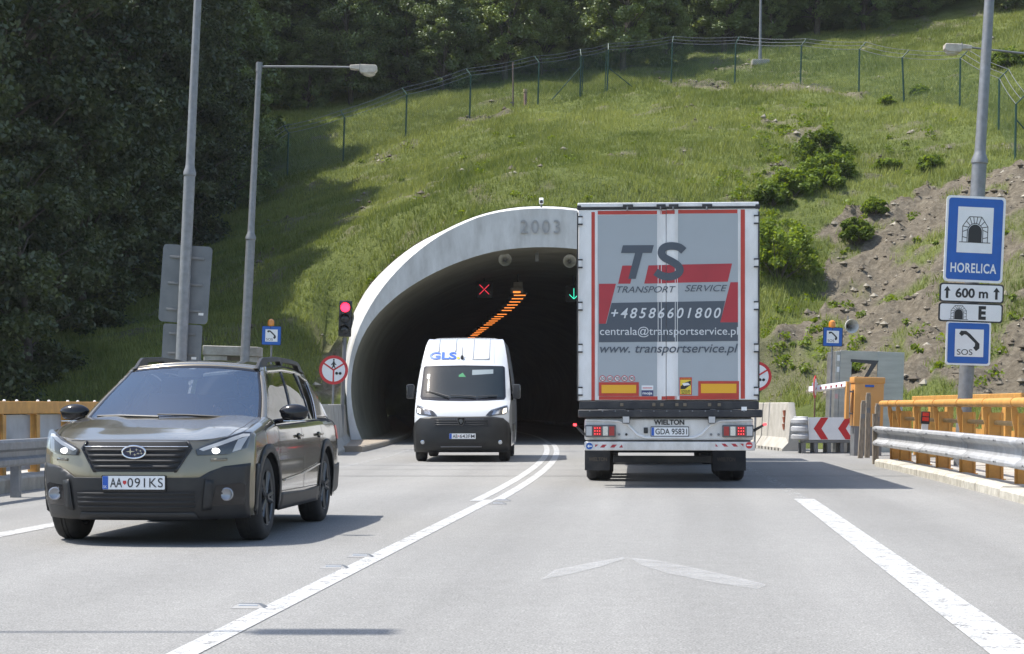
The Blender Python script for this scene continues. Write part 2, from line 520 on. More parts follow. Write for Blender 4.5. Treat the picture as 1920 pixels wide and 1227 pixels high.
def soil_mask(X, Y):
    n1 = fbm(X * 0.9, Y * 0.9, 4); n2 = fbm(X * 0.25 + 9, Y * 0.25, 3)
    jx = X + (fbm(X * 0.6 + 3, Y * 0.6, 3) - .5) * 3.0; jy = Y + (fbm(X * 0.6, Y * 0.6 + 8, 3) - .5) * 3.0
    m = np.where(inpoly(jx, jy, SOIL_R), np.clip(1.35 - np.clip((n1 - 0.50) * 7, 0, 1.25), 0, 1), 0.0)
    m = np.maximum(m, np.where(inpoly(X + (n1 - .5) * 1.0, Y, SOIL_L), 0.95 - np.clip((n1 - .55) * 6, 0, .9), 0))
    for s in STREAKS: m = np.maximum(m, np.where(inpoly(X + (n1 - .5) * 1.5, Y + (n1 - .5) * 1.5, s), 0.75 - np.clip((n1 - .5) * 5, 0, .75), 0))
    m = np.maximum(m, np.clip((n1 - 0.60) * 5, 0, 0.55) * (n2 > 0.42))
    return m
def hill_z(X, Y):
    X = np.asarray(X, float); Y = np.asarray(Y, float)
    z = hill_base(X, Y)
    m = soil_mask(X, Y)
    amp = np.clip((z - 0.2) / 1.5, 0, 1)
    z = z + amp * ((fbm(X * 0.35, Y * 0.35, 3) - .5) * 0.55 + (fbm(X * 1.3 + 5, Y * 1.3, 3) - .5) * 0.22 + m * ((fbm(X * 1.9, Y * 1.9 + 7, 4) - .5) * 0.75 + (np.abs(fbm(X * 4.5, Y * 4.5 + 3, 2) - .5)) * 0.30))
    over = outer_z(X - TXC) + 0.03
    t = np.clip((Y - 62.0) / 4.5, 0, 1); t = t * t * (3 - 2 * t)
    ey = np.clip((Y - 60.2) / 1.8, 0, 1)
    e = np.clip((7.3 - np.abs(X - TXC)) / 1.5, 0, 1) * ey * ey * (3 - 2 * ey)
    zz = np.maximum(over + (z - over) * t, over)
    z = np.where((Y > 60.2) & (Y < 80), z * (1 - e) + zz * e, z)
    return z

def hill_grid(xs, ys):
    XX, YY = np.meshgrid(xs, ys, indexing='ij')
    return XX, YY, hill_z(XX, YY), soil_mask(XX, YY)
HV, HF, HM = [], [], []
def add_grid(xs, ys, skirt=''):
    XX, YY, ZZ, MM = hill_grid(np.array(xs), np.array(ys))
    if 'f' in skirt: ZZ[:, 0] -= 0.9; YY[:, 0] = YY[:, 1] - 0.03
    if 'l' in skirt: ZZ[0, :] -= 0.7; XX[0, :] = XX[1, :] - 0.01
    if 'r' in skirt: ZZ[-1, :] -= 0.7; XX[-1, :] = XX[-2, :] + 0.01
    k = len(HV); nx, ny = XX.shape
    HV.extend(zip(XX.ravel().tolist(), YY.ravel().tolist(), ZZ.ravel().tolist()))
    HM.extend(MM.ravel().tolist())
    for i in range(nx - 1):
        for j in range(ny - 1):
            a = k + i * ny + j
            HF.append((a, a + ny, a + ny + 1, a + 1))
def frange(a, b, s): return list(np.linspace(a, b, max(2, int(round((b - a) / s)) + 1)))
ys_far = frange(112, 175, 4.0)[1:]
ys_l = frange(40, 112, 0.36) + ys_far
ys_m = frange(62.05, 112, 0.36) + ys_far
add_grid(frange(-75, -27, 3.0) + frange(-26, -5.0, 0.33) + [-4.99], ys_l, 'r')
add_grid([-5.01] + frange(-5.0, 6.86, 0.28) + [6.87], [62.0] + ys_m, 'flr')
add_grid([6.85] + frange(6.86, 27, 0.15) + frange(27.4, 34, .4) + frange(36, 80, 3.0), frange(40, 44, .4)[:-1] + frange(44, 76, 0.19)[:-1] + frange(76, 112, .36) + ys_far, 'l')

def hill_material():
    m = bpy.data.materials.new("hill soil and turf"); m.use_nodes = True
    n, l = m.node_tree.nodes, m.node_tree.links
    b = n["Principled BSDF"]; b.inputs['Roughness'].default_value = 0.95; b.inputs['Specular IOR Level'].default_value = 0.1
    at = n.new("ShaderNodeAttribute"); at.attribute_name = "soil"
    tc = n.new("ShaderNodeTexCoord")
    n1 = n.new("ShaderNodeTexNoise"); n1.inputs['Scale'].default_value = 0.7; n1.inputs['Detail'].default_value = 8; n1.inputs['Roughness'].default_value = 0.7
    n2 = n.new("ShaderNodeTexNoise"); n2.inputs['Scale'].default_value = 5.0; n2.inputs['Detail'].default_value = 8; n2.inputs['Roughness'].default_value = 0.75
    for q in (n1, n2): l.new(tc.outputs['Object'], q.inputs['Vector'])
    rs = n.new("ShaderNodeValToRGB"); e = rs.color_ramp.elements
    e[0].position = 0.25; e[0].color = (0.085, 0.071, 0.053, 1); e[1].position = 0.75; e[1].color = (0.305, 0.268, 0.205, 1)
    k = rs.color_ramp.elements.new(0.5); k.color = (0.172, 0.148, 0.112, 1)
    rg = n.new("ShaderNodeValToRGB"); e = rg.color_ramp.elements
    e[0].position = 0.28; e[0].color = (0.080, 0.105, 0.030, 1); e[1].position = 0.75; e[1].color = (0.185, 0.215, 0.066, 1)
    l.new(n2.outputs['Fac'], rs.inputs['Fac']); l.new(n1.outputs['Fac'], rg.inputs['Fac'])
    mx = n.new("ShaderNodeMix"); mx.data_type = 'RGBA'
    l.new(at.outputs['Fac'], mx.inputs[0]); l.new(rg.outputs['Color'], mx.inputs[6]); l.new(rs.outputs['Color'], mx.inputs[7])
    l.new(mx.outputs[2], b.inputs['Base Color'])
    bp = n.new("ShaderNodeBump"); bp.inputs['Strength'].default_value = 1.0; bp.inputs['Distance'].default_value = 0.16
    l.new(n2.outputs['Fac'], bp.inputs['Height']); l.new(bp.outputs['Normal'], b.inputs['Normal'])
    return m
M_HILL = hill_material()
hme = mesh_from("hillside", HV, HF, M_HILL, True, 80)
ha = hme.attributes.new("soil", 'FLOAT', 'POINT'); ha.data.foreach_set("value", HM)
hill = tag(put(bpy.data.objects.new("hillside", hme)), "steep grassed hillside above the tunnel mouth with an eroded bare bank", kind="structure")

# ---- the wide ground sheet
g = MB()
g.quad((-1500, -1500, -0.42), (1500, -1500, -0.42), (1500, 1500, -0.42), (-1500, 1500, -0.42))
tag(g.build("ground", pm("meadow ground", (0.075, 0.085, 0.03), 0.95, var=0.3, scale=0.3)), "flat meadow ground beyond the road", kind="structure")

# ---- road
def asphalt():
    m = bpy.data.materials.new("worn grey asphalt"); m.use_nodes = True
    n, l = m.node_tree.nodes, m.node_tree.links
    b = n["Principled BSDF"]; b.inputs['Roughness'].default_value = 0.82; b.inputs['Specular IOR Level'].default_value = 0.35
    tc = n.new("ShaderNodeTexCoord"); uv = n.new("ShaderNodeUVMap")
    def nz(s, d, r, src=None, stretch=None):
        q = n.new("ShaderNodeTexNoise"); q.inputs['Scale'].default_value = s; q.inputs['Detail'].default_value = d; q.inputs['Roughness'].default_value = r
        v = src or tc.outputs['Object']
        if stretch:
            mp = n.new("ShaderNodeMapping"); mp.inputs['Scale'].default_value = stretch; l.new(v, mp.inputs['Vector']); v = mp.outputs['Vector']
        l.new(v, q.inputs['Vector']); return q.outputs['Fac']
    def math_(op, a, bb, clamp=False):
        q = n.new("ShaderNodeMath"); q.operation = op; q.use_clamp = clamp
        for i, x in enumerate((a, bb)):
            if isinstance(x, (int, float)): q.inputs[i].default_value = x
            else: l.new(x, q.inputs[i])
        return q.outputs[0]
    big = nz(0.35, 5, 0.6); mid = nz(6, 6, 0.7); fine = nz(95, 3, 0.7); strk = nz(1.0, 4, 0.6, uv.outputs['UV'], (1.6, 0.06, 1))
    vo = n.new("ShaderNodeTexVoronoi"); vo.inputs['Scale'].default_value = 70; l.new(tc.outputs['Object'], vo.inputs['Vector'])
    k = math_('MULTIPLY_ADD', big, 0.22); k.node.inputs[2].default_value = 0.89 
    k2 = math_('MULTIPLY', k, math_('MULTIPLY_ADD', mid, 0.34)); k2.node.inputs[1].links[0].from_node.inputs[2].default_value = 0.83
    f1 = math_('MULTIPLY_ADD', fine, 2.4); f1.node.inputs[2].default_value = -0.20
    k3 = math_('MULTIPLY', k2, f1)
    s1 = math_('MULTIPLY_ADD', strk, 0.36); s1.node.inputs[2].default_value = 0.82
    k4 = math_('MULTIPLY', k3, s1)
    v1 = math_('MULTIPLY_ADD', vo.outputs['Distance'], 0.55); v1.node.inputs[2].default_value = 0.74
    sx = n.new("ShaderNodeSeparateXYZ"); l.new(uv.outputs['UV'], sx.inputs[0])
    tr1 = math_('MULTIPLY', math_('ADD', sx.outputs['X'], 0.15), 3.45); sn = math_('COSINE', tr1, 0.0)
    tk = math_('MULTIPLY_ADD', sn, 0.045); tk.node.inputs[2].default_value = 0.975
    k5 = math_('MULTIPLY', math_('MULTIPLY', k4, v1), tk)
    sc = n.new("ShaderNodeVectorMath"); sc.operation = 'SCALE'; sc.inputs[0].default_value = (0.230, 0.227, 0.217)
    l.new(k5, sc.inputs['Scale']); l.new(sc.outputs['Vector'], b.inputs['Base Color'])
    bp = n.new("ShaderNodeBump"); bp.inputs['Strength'].default_value = 0.55; bp.inputs['Distance'].default_value = 0.008
    l.new(fine, bp.inputs['Height']); l.new(bp.outputs['Normal'], b.inputs['Normal'])
    return m
M_ASPH = asphalt()
def strip(name, offs, Ys, z, mat, parent=None, zf=None):
    """ribbon along the road: offs = offsets from the centre line (functions of Y or numbers)"""
    V, F, UV = [], [], []
    no = len(offs)
    for Y in Ys:
        for o in offs:
            oo = o(Y) if callable(o) else o
            V.append((CL(Y) + oo, Y, z if zf is None else zf(oo, Y))); UV.append((oo, Y))
    for i in range(len(Ys) - 1):
        for j in range(no - 1):
            a = i * no + j
            F.append((a, a + 1, a + no + 1, a + no))
    me = mesh_from(name, V, F, mat, True, 60)
    uvl = me.uv_layers.new(name="UVMap")
    flat_uv = [c for lp in me.loops for c in UV[lp.vertex_index]]
    uvl.data.foreach_set("uv", flat_uv)
    return put(bpy.data.objects.new(name, me), parent)
road = strip("road", [-8.2, -4, 0, 4, 9.4], frange(-25, 59.6, 1.5), 0.0, M_ASPH)
tag(road, "two lane light grey asphalt road bending left into the tunnel", kind="structure")
troad = strip("tunnel_roadway", [-5.3, 0, 5.3], frange(59.6, 245, 3.0), 0.0, M_ASPH)
tag(troad, "asphalt roadway inside the dark tunnel", kind="structure")

def paint_material(name, wear, col=(0.80, 0.80, 0.78), sc=7.0):
    m = bpy.data.materials.new(name); m.use_nodes = True
    n, l = m.node_tree.nodes, m.node_tree.links
    b = n["Principled BSDF"]; b.inputs['Base Color'].default_value = (*col, 1); b.inputs['Roughness'].default_value = 0.6
    tc = n.new("ShaderNodeTexCoord")
    no = n.new("ShaderNodeTexNoise"); no.inputs['Scale'].default_value = sc; no.inputs['Detail'].default_value = 9; no.inputs['Roughness'].default_value = 0.8
    l.new(tc.outputs['Object'], no.inputs['Vector'])
    n2 = n.new("ShaderNodeTexNoise"); n2.inputs['Scale'].default_value = 60; n2.inputs['Detail'].default_value = 3
    l.new(tc.outputs['Object'], n2.inputs['Vector'])
    ad = n.new("ShaderNodeMath"); ad.operation = 'MULTIPLY_ADD'; ad.inputs[1].default_value = 0.45
    l.new(n2.outputs['Fac'], ad.inputs[0]); l.new(no.outputs['Fac'], ad.inputs[2])
    mr = n.new("ShaderNodeMapRange"); mr.inputs['From Min'].default_value = 0.72 - 0.35 * wear + 0.10; mr.inputs['From Max'].default_value = 0.72 - 0.35 * wear + 0.22
    mr.inputs['To Min'].default_value = 0.0 if wear < 0.9 else 0.55; mr.inputs['To Max'].default_value = min(1.0, 0.55 + wear)
    l.new(ad.outputs[0], mr.inputs['Value'])
    tr = n.new("ShaderNodeBsdfTransparent"); mx = n.new("ShaderNodeMixShader")
    l.new(mr.outputs['Result'], mx.inputs[0]); l.new(b.outputs[0], mx.inputs[1]); l.new(tr.outputs[0], mx.inputs[2])
    l.new(mx.outputs[0], n["Material Output"].inputs['Surface'])
    return m
M_PAINT = paint_material("white road paint", 0.22, (0.45, 0.45, 0.44))
M_PAINT_W = paint_material("worn white road paint", 0.55, (0.45, 0.45, 0.44))
M_SMEAR = paint_material("rubbed chalky road paint", 0.565, (0.50, 0.50, 0.49), 2.2)
for q in M_SMEAR.node_tree.nodes:
    if q.type == 'MAP_RANGE':
        q.inputs['From Min'].default_value = 0.50; q.inputs['From Max'].default_value = 0.95
        q.inputs['To Min'].default_value = 0.30; q.inputs['To Max'].default_value = 1.0
Z1 = 0.004
strip("centre_line", [-0.075, 0.075], frange(2, 24.2, 1.0), Z1, M_PAINT, road)
strip("centre_line", [lambda Y: 0.03 + 0.0 * Y, lambda Y: 0.17], frange(24.2, 60, 1.2), Z1, M_PAINT, road)
strip("centre_line", [-0.22, -0.08], frange(23.9, 60, 1.2), Z1, M_PAINT, road)
strip("edge_line", [3.74, 3.99], frange(2, 24.4, 1.0), Z1, M_PAINT, road)
strip("edge_line", [3.76, 3.92], frange(24.4, 45, 1.2), Z1, M_PAINT_W, road)
strip("edge_line", [-3.86, -3.64], frange(2, 26, 1.0), Z1, M_PAINT, road)
strip("edge_line", [-3.82, -3.68], frange(26, 60, 1.2), Z1, M_PAINT_W, road)
strip("centre_line", [-0.07, 0.07], frange(60.2, 200, 3), Z1, M_PAINT, troad)
strip("edge_line", [-3.82, -3.68], frange(60.2, 200, 3), Z1, M_PAINT_W, troad)
# rubbed remains of a lane arrow
def gpoly(name, pts, z, mat, parent):
    V = [(x, y, z) for x, y in pts]
    return put(bpy.data.objects.new(name, mesh_from(name, V, [tuple(range(len(V)))], mat, False)), parent)
def GX(px, py):
    Y = FPX * CAMZ / (py - HORIZON); return ((px - 960) / FPX * Y, Y)
gpoly("worn_arrow", [GX(*p) for p in ((1015, 1088), (1040, 1070), (1110, 1056), (1168, 1046), (1172, 1049), (1125, 1064), (1060, 1080))], Z1, M_SMEAR, road)
gpoly("worn_arrow", [GX(*p) for p in ((1182, 1047), (1230, 1052), (1300, 1066), (1390, 1086), (1440, 1098), (1420, 1106), (1340, 1094), (1250, 1076), (1200, 1060))], Z1, M_SMEAR, road)
M_CROSSLINE = pm("dark road crossline", (0.035, 0.035, 0.037), 0.7, var=0.3, scale=8)  # thin dark lines straight across the road
for Y, wd in ((32.4, 0.07), (35.6, 0.04)):
    mb = MB(); pts = frange(-6.1, 6.3, 0.8)
    for a, b2 in zip(pts[:-1], pts[1:]):
        c = CL(Y); j = random.uniform(-.008, .008)
        mb.quad((c + a, Y + j, Z1), (c + b2, Y + j * .5, Z1), (c + b2, Y + wd + j * .5, Z1), (c + a, Y + wd + j, Z1))
    mb.build("road_crossline", M_CROSSLINE, road, False, merge=0.0001)

# ---- kerbs and ledges
M_CONC = pm("weathered concrete", (0.40, 0.385, 0.35), 0.85, var=0.12, scale=2.5, bump=0.35, bscale=35, dirt=(0.17, 0.155, 0.125), dirt_amt=0.75, dscale=2.2)
M_KERB = pm("pale kerb concrete", (0.50, 0.475, 0.41), 0.85, var=0.12, scale=5, bump=0.5, bscale=30, dirt=(0.22, 0.19, 0.14), dirt_amt=0.75, dscale=6)
M_LEDGE = pm("dusty ledge concrete", (0.42, 0.40, 0.36), 0.9, var=0.2, scale=3, bump=0.5, bscale=25, dirt=(0.20, 0.175, 0.14), dirt_amt=0.7, dscale=4)
def kerb_run(name, o0, o1, Y0, Y1, h, mat, step=1.0, ch=0.03, parent=None):
    V, F = [], []
    sec = [(o0, -0.3), (o0, h - ch), (o0 + math.copysign(ch, o1 - o0), h), (o1, h), (o1, -0.3)]
    Ys = frange(Y0, Y1, step)
    for Y in Ys:
        for o, z in sec: V.append((CL(Y) + o, Y, z))
    k = len(sec)
    for i in range(len(Ys) - 1):
        for j in range(k - 1): F.append((i * k + j, i * k + j + 1, (i + 1) * k + j + 1, (i + 1) * k + j))
    F.append(tuple(range(k))); F.append(tuple(range((len(Ys) - 1) * k, len(Ys) * k)))
    mb = MB(); mb.add(V, F)
    return mb.build(name, mat, parent, True, 30)
ledge = kerb_run("kerb", 6.82, 8.9, 2, 37.9, 0.11, M_LEDGE)
tag(ledge, "raised concrete ledge under the right hand parapet", kind="structure")
Y = 3.0
while Y < 37.8:                                     # kerb stones, each its own piece
    Y1 = min(Y + random.uniform(1.85, 2.1), 37.9)
    j = random.uniform(-.008, .008)
    kerb_run("kerb_stone", 6.36 + j, 6.815, Y + 0.012, Y1 - 0.012, 0.135 + j, M_KERB, 0.5, 0.035, ledge)
    Y = Y1
ledl = kerb_run("kerb_beyond_guardrail", -6.55, -8.6, 4, 45, 0.20, M_CONC)
tag(ledl, "low concrete edge beam under the left hand parapet", kind="structure")
wk = kerb_run("walkway", -4.78, -6.3, 49.5, 200, 0.15, pm("brownish walkway concrete", (0.34, 0.29, 0.23), 0.9, var=0.15, scale=3, bump=0.4, dirt=(0.16, 0.13, 0.10), dirt_amt=0.6))
tag(wk, "brownish raised walkway along the left side of the tunnel mouth", kind="structure")
wk2 = kerb_run("walkway", 4.6, 6.3, 58, 200, 0.15, M_CONC)
tag(wk2, "raised walkway along the right side inside the tunnel", kind="structure")

# ---- tunnel
def portal_material():
    m = pm("painted portal concrete", (0.63, 0.63, 0.62), 0.75, var=0.07, scale=0.8, bump=0.15, bscale=18, dirt=(0.30, 0.29, 0.27), dirt_amt=0.6, dscale=2.2, stretch=(1, 1, 0.3))
    return m
M_PORTAL = portal_material()
M_LINING = pm("sooty tunnel lining", (0.27, 0.255, 0.195), 0.85, var=0.12, scale=0.8, dirt=(0.17, 0.16, 0.125), dirt_amt=0.6, dscale=0.6)
tun = thing("tunnel", "arched tunnel mouth with a broad white concrete portal ring set into the hillside", "tunnel", (TXC, PORTAL_Y, 0))
mb = MB()
def ringloft(mb, A, ya, B, yb):
    V = [(p[0], ya, p[1]) for p in A] + [(p[0], yb, p[1]) for p in B]
    mb.add(V, [(i, i + 1, NR + i + 1, NR + i) for i in range(NR - 1)])
RCR2 = [(c[0] + (o[0] - c[0]) * .06, c[1] + (o[1] - c[1]) * .06) for c, o in zip(RCR, ROU)]
RIN2 = [(p[0] * 0.985, p[1] * 0.985) for p in RIN]
ringloft(mb, RIN, 0.05, RCR, 0.0)
ringloft(mb, RCR, 0.0, RCR2, 0.06)
ringloft(mb, RCR2, 0.06, ROU, 3.0)
ringloft(mb, ROU, 3.0, [(q[0] * .93, q[1] * .93) for q in ROU], 3.5)
mb.build("portal_ring", M_PORTAL, tun, True, 28, merge=0.0005)
mb = MB()
secY = [59.06, 60.6] + [60.6 + 3.0 * i for i in range(1, 62)]
offc = TXC - CL(59)
for a, b2 in zip(secY[:-1], secY[1:]):
    ca, cb = CL(a) + offc - TXC, CL(b2) + offc - TXC
    V = [(p[0] + ca, a - PORTAL_Y, p[1]) for p in RIN] + [(p[0] + cb, b2 - PORTAL_Y, p[1]) for p in RIN]
    mb.add(V, [(i, i + 1, NR + i + 1, NR + i) for i in range(NR - 1)])
V = [(p[0] + CL(secY[-1]) + offc - TXC, secY[-1] - PORTAL_Y, p[1]) for p in RIN]
mb.add(V, [tuple(range(NR))])
lin = mb.build("lining", M_LINING, tun, True, 30, merge=0.0005)
M_YEAR = pm("recessed year numerals", (0.34, 0.34, 0.34), 0.8)
s0 = FPX / PORTAL_Y
yr = lettering("2003", (976 - 960) / s0 - TXC, (1050 - 960) / s0 - TXC, CAMZ + (762 - 438) / s0, CAMZ + (762 - 413) / s0, -0.012, M_YEAR, tun, bold=0.0, space=1.25, name="year_numerals", ext=0.012)
# ================================================================== VEGETATION
def leaf_material(name, dark, light, transl=0.35, gloss=0.08):
    m = bpy.data.materials.new(name); m.use_nodes = True
    n, l = m.node_tree.nodes, m.node_tree.links
    n.remove(n["Principled BSDF"])
    at = n.new("ShaderNodeAttribute"); at.attribute_name = "tint"
    oi = n.new("ShaderNodeObjectInfo")
    ad = n.new("ShaderNodeMath"); ad.operation = 'MULTIPLY_ADD'; ad.inputs[1].default_value = 0.45; 
    l.new(oi.outputs['Random'], ad.inputs[0])
    sub = n.new("ShaderNodeMath"); sub.operation = 'SUBTRACT'; sub.inputs[1].default_value = 0.22
    l.new(at.outputs['Fac'], sub.inputs[0]); l.new(sub.outputs[0], ad.inputs[2])
    rp = n.new("ShaderNodeValToRGB"); e = rp.color_ramp.elements
    e[0].position = 0.0; e[0].color = (*dark, 1); e[1].position = 1.0; e[1].color = (*light, 1)
    l.new(ad.outputs[0], rp.inputs['Fac'])
    df = n.new("ShaderNodeBsdfDiffuse"); tr = n.new("ShaderNodeBsdfTranslucent"); gl = n.new("ShaderNodeBsdfGlossy")
    gl.inputs['Roughness'].default_value = 0.5; gl.inputs['Color'].default_value = (0.8, 0.85, 0.8, 1)
    hs = n.new("ShaderNodeHueSaturation"); hs.inputs['Hue'].default_value = 0.485; hs.inputs['Saturation'].default_value = 1.15; hs.inputs['Value'].default_value = 1.25
    l.new(rp.outputs['Color'], df.inputs['Color']); l.new(rp.outputs['Color'], hs.inputs['Color']); l.new(hs.outputs['Color'], tr.inputs['Color'])
    m1 = n.new("ShaderNodeMixShader"); m1.inputs[0].default_value = transl
    l.new(df.outputs[0], m1.inputs[1]); l.new(tr.outputs[0], m1.inputs[2])
    m2 = n.new("ShaderNodeMixShader"); m2.inputs[0].default_value = gloss
    l.new(m1.outputs[0], m2.inputs[1]); l.new(gl.outputs[0], m2.inputs[2])
    l.new(m2.outputs[0], n["Material Output"].inputs['Surface'])
    return m
M_LEAF = [leaf_material("deciduous leaves", (0.048, 0.080, 0.017), (0.190, 0.255, 0.055)),
          leaf_material("bright spring leaves", (0.060, 0.098, 0.018), (0.235, 0.300, 0.066)),
          leaf_material("olive leaves", (0.045, 0.064, 0.018), (0.150, 0.185, 0.050))]
M_DARKL = leaf_material("leaves with painted shade", (0.022, 0.036, 0.011), (0.088, 0.115, 0.030), .33, .06)  # the shade inside the wood is put into this leaf colour
M_BUSH = leaf_material("fresh shrub leaves", (0.070, 0.115, 0.016), (0.240, 0.320, 0.055), 0.45, 0.015)
M_BUSHD = leaf_material("deep green shrub leaves", (0.050, 0.085, 0.014), (0.170, 0.235, 0.042), 0.42, 0.015)
M_WEED = leaf_material("lime green weeds", (0.07, 0.12, 0.015), (0.22, 0.29, 0.04), 0.45, 0.02)
M_GRASS = leaf_material("meadow grass blades", (0.085, 0.128, 0.026), (0.285, 0.320, 0.098), 0.40, 0.02)
M_BARK = pm("grey brown bark", (0.095, 0.080, 0.062), 0.9, var=0.25, scale=8, bump=0.6, bscale=20)

def raw_mesh(name, V, nper, mat, tint):
    """V (n, nper, 3): independent faces with nper corners"""
    n = V.shape[0]
    me = bpy.data.meshes.new(name)
    me.vertices.add(n * nper); me.vertices.foreach_set("co", V.reshape(-1).astype(np.float32))
    me.loops.add(n * nper); me.loops.foreach_set("vertex_index", np.arange(n * nper, dtype=np.int32))
    me.polygons.add(n); me.polygons.foreach_set("loop_start", np.arange(0, n * nper, nper, dtype=np.int32))
    try: me.polygons.foreach_set("loop_total", np.full(n, nper, dtype=np.int32))
    except Exception: pass
    me.update(calc_edges=True)
    a = me.attributes.new("tint", 'FLOAT', 'FACE'); a.data.foreach_set("value", tint.astype(np.float32))
    me.materials.append(mat)
    return me
def leaves(centres, radii, per, size, rng, flat=0.75, tint_c=None):
    """leaf-sized folded quads filling clumps"""
    C = np.repeat(np.array(centres), per, axis=0); Rr = np.repeat(np.array(radii), per, axis=0)
    n = len(C)
    d = rng.normal(size=(n, 3)); d /= np.linalg.norm(d, axis=1, keepdims=True)
    r = rng.rand(n, 1) ** 0.45
    P = C + d * r * Rr
    N = rng.normal(size=(n, 3)) * 0.8 + d * 0.5 + np.array([0, 0, flat]); N /= np.linalg.norm(N, axis=1, keepdims=True)
    A = np.cross(N, rng.normal(size=(n, 3))); A /= np.linalg.norm(A, axis=1, keepdims=True)
    B = np.cross(N, A)
    s = size * (0.6 + 0.8 * rng.rand(n, 1))
    V = np.stack([P - A * s * .5, P + B * s * .34 - A * s * .05, P + A * s * .62, P - B * s * .34 - A * s * .05], axis=1)
    t = rng.rand(n) * 0.55 + (np.repeat(tint_c if tint_c is not None else rng.rand(len(centres)), per)) * 0.45
    return V, t
def make_tree(seed, H, cr, ch_low, mat, nclump, per, leaf, lean=0.0):
    rng = np.random.RandomState(seed)
    root = bpy.data.objects.new("deciduous_tree", None); root.empty_display_size = 0.3; COL.objects.link(root)
    mb = MB()
    tr = [(0, 0, -0.6)]; x = y = 0
    for k in range(1, 8):
        x += rng.normal() * 0.12 + lean * .1; y += rng.normal() * 0.12
        tr.append((x, y, H * 0.82 * k / 7))
    r0 = H * 0.016
    mb.tube(tr, [r0 * (1.25 - 1.1 * k / 7) for k in range(8)], 7)
    cl, rad = [], []
    crown_z0 = H * ch_low
    for k in range(int(nclump * 1.25)):
        # branch-borne clumps: denser towards the shell
        u = rng.rand(); z = crown_z0 + (H - crown_z0) * u
        prof = (math.sin(math.pi * min(1, (u * 0.86 + 0.13))) ** 0.65) * cr * (0.85 + 0.3 * rng.rand())
        a = rng.rand() * 2 * math.pi; rr = prof * (0.35 + 0.65 * rng.rand() ** 0.5)
        cx, cy = x * u + rr * math.cos(a), y * u + rr * math.sin(a)
        cl.append((cx, cy, z)); q = cr * (0.12 + 0.12 * rng.rand()); rad.append((q * 1.15, q * 1.15, q * 0.75))
        if k % 5 == 0:
            zz = max(H * .15, z - rr * 0.55); i = min(6, int(zz / (H * 0.82) * 7)); b0 = Vector(tr[max(1, i)])
            mid = (b0 + Vector((cx, cy, z))) / 2 + Vector((0, 0, rr * .12))
            mb.tube([b0, mid, (cx, cy, z)], [r0 * .35, r0 * .22, r0 * .07], 5)
    t = mb.build("trunk", M_BARK, root, True, 60)
    V, tt = leaves(cl, rad, int(per * .85), leaf, rng)
    put(bpy.data.objects.new("crown", raw_mesh("crown", V, 4, mat, tt)), root)
    return root
TREES = [make_tree(1, 13, 3.6, 0.05, M_LEAF[0], 120, 260, 0.19), make_tree(2, 15, 4.0, 0.09, M_LEAF[1], 140, 260, 0.19),
         make_tree(3, 11, 3.4, 0.03, M_LEAF[0], 115, 260, 0.18), make_tree(4, 14, 3.3, 0.05, M_LEAF[2], 120, 260, 0.18, 0.3),
         make_tree(5, 9, 3.0, 0.01, M_LEAF[1], 105, 260, 0.17), make_tree(6, 16, 4.2, 0.07, M_LEAF[2], 150, 250, 0.20)]
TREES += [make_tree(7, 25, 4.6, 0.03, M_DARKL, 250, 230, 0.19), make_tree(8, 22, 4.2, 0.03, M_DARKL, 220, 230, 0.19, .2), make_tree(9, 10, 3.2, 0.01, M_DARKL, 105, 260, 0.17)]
used = set()
def place_tree(k, X, Y, rz, s, label, group, sink=0.1):
    if k in used: t = copy_tree(TREES[k])
    else: t = TREES[k]; used.add(k)
    z = float(hill_z(np.array([X]), np.array([Y]))[0]) if Y > 41 else -0.4
    t.location = (X, Y, z - sink); t.rotation_euler = (0, 0, rz); t.scale = (s, s, s * random.uniform(0.92, 1.08))
    return tag(t, label, "tree", group)
rr = random.Random(5)
def edge_y(px):                                       # distance of the wood's edge for a direction
    return interp(px, [-400, 0, 300, 430, 520, 760, 1100, 1250, 1400, 1600, 1750, 1920, 2200], [70, 73, 82, 93, 100, 102.5, 105.5, 106, 107.5, 110, 111, 110, 100])
G1 = "trees of the wood behind the hilltop fence"
# front row along the wood's edge, then two rows deeper up the slope
ORD = ['', 'first', 'second', 'third', 'fourth', 'fifth', 'sixth', 'seventh', 'eighth', 'ninth', 'tenth', 'eleventh', 'twelfth', 'thirteenth', 'fourteenth']
nfr = nfr2 = 0
px = -260
fr = []
while px < 2230:
    fr.append(px); px += rr.uniform(70, 98)
for row, (dy, lab, ks, sc) in enumerate(((2.2, "leafy tree in the front row of the wood above the fence", (1, 1, 2, 4, 1, 4), (0.36, 0.66)),
                                 (7.5, "tall dark tree in the second row of the wood above the fence", (0, 1, 1, 1, 2, 3), (0.70, 0.95)),
                                 (14.0, "tree deep in the wood above the fence, only its crown showing", (5, 3, 0), (1.0, 1.25)))):
    for px in fr:
        if row == 0 and px < 470: continue
        p2 = px + rr.uniform(-35, 35) + row * 40
        if row == 2 and rr.random() < 0.25: continue
        Yt = edge_y(p2) + dy + rr.uniform(-1.2, 1.8)
        lab2 = lab
        if row == 0 and 470 <= p2 <= 1330: nfr += 1; lab2 = "leafy tree in the wood's front row above the fence, %s from the left" % ORD[min(nfr, 14)]
        if p2 > 1330 and row == 0: nfr2 += 1; lab2 = "shaded tree at the wood's edge above the right hand meadow, %s from the left" % ORD[min(nfr2, 14)]
        if p2 < 470: lab2 = "tree high on the dark wooded slope at the left"
        if p2 > 1330 and row > 0: ks = (6, 7)
        place_tree(rr.choice(ks), (p2 - 960) / FPX * Yt, Yt, rr.uniform(0, 6.28), rr.uniform(*sc), lab2, G1 if p2 >= 470 else "trees of the dark wood on the left")
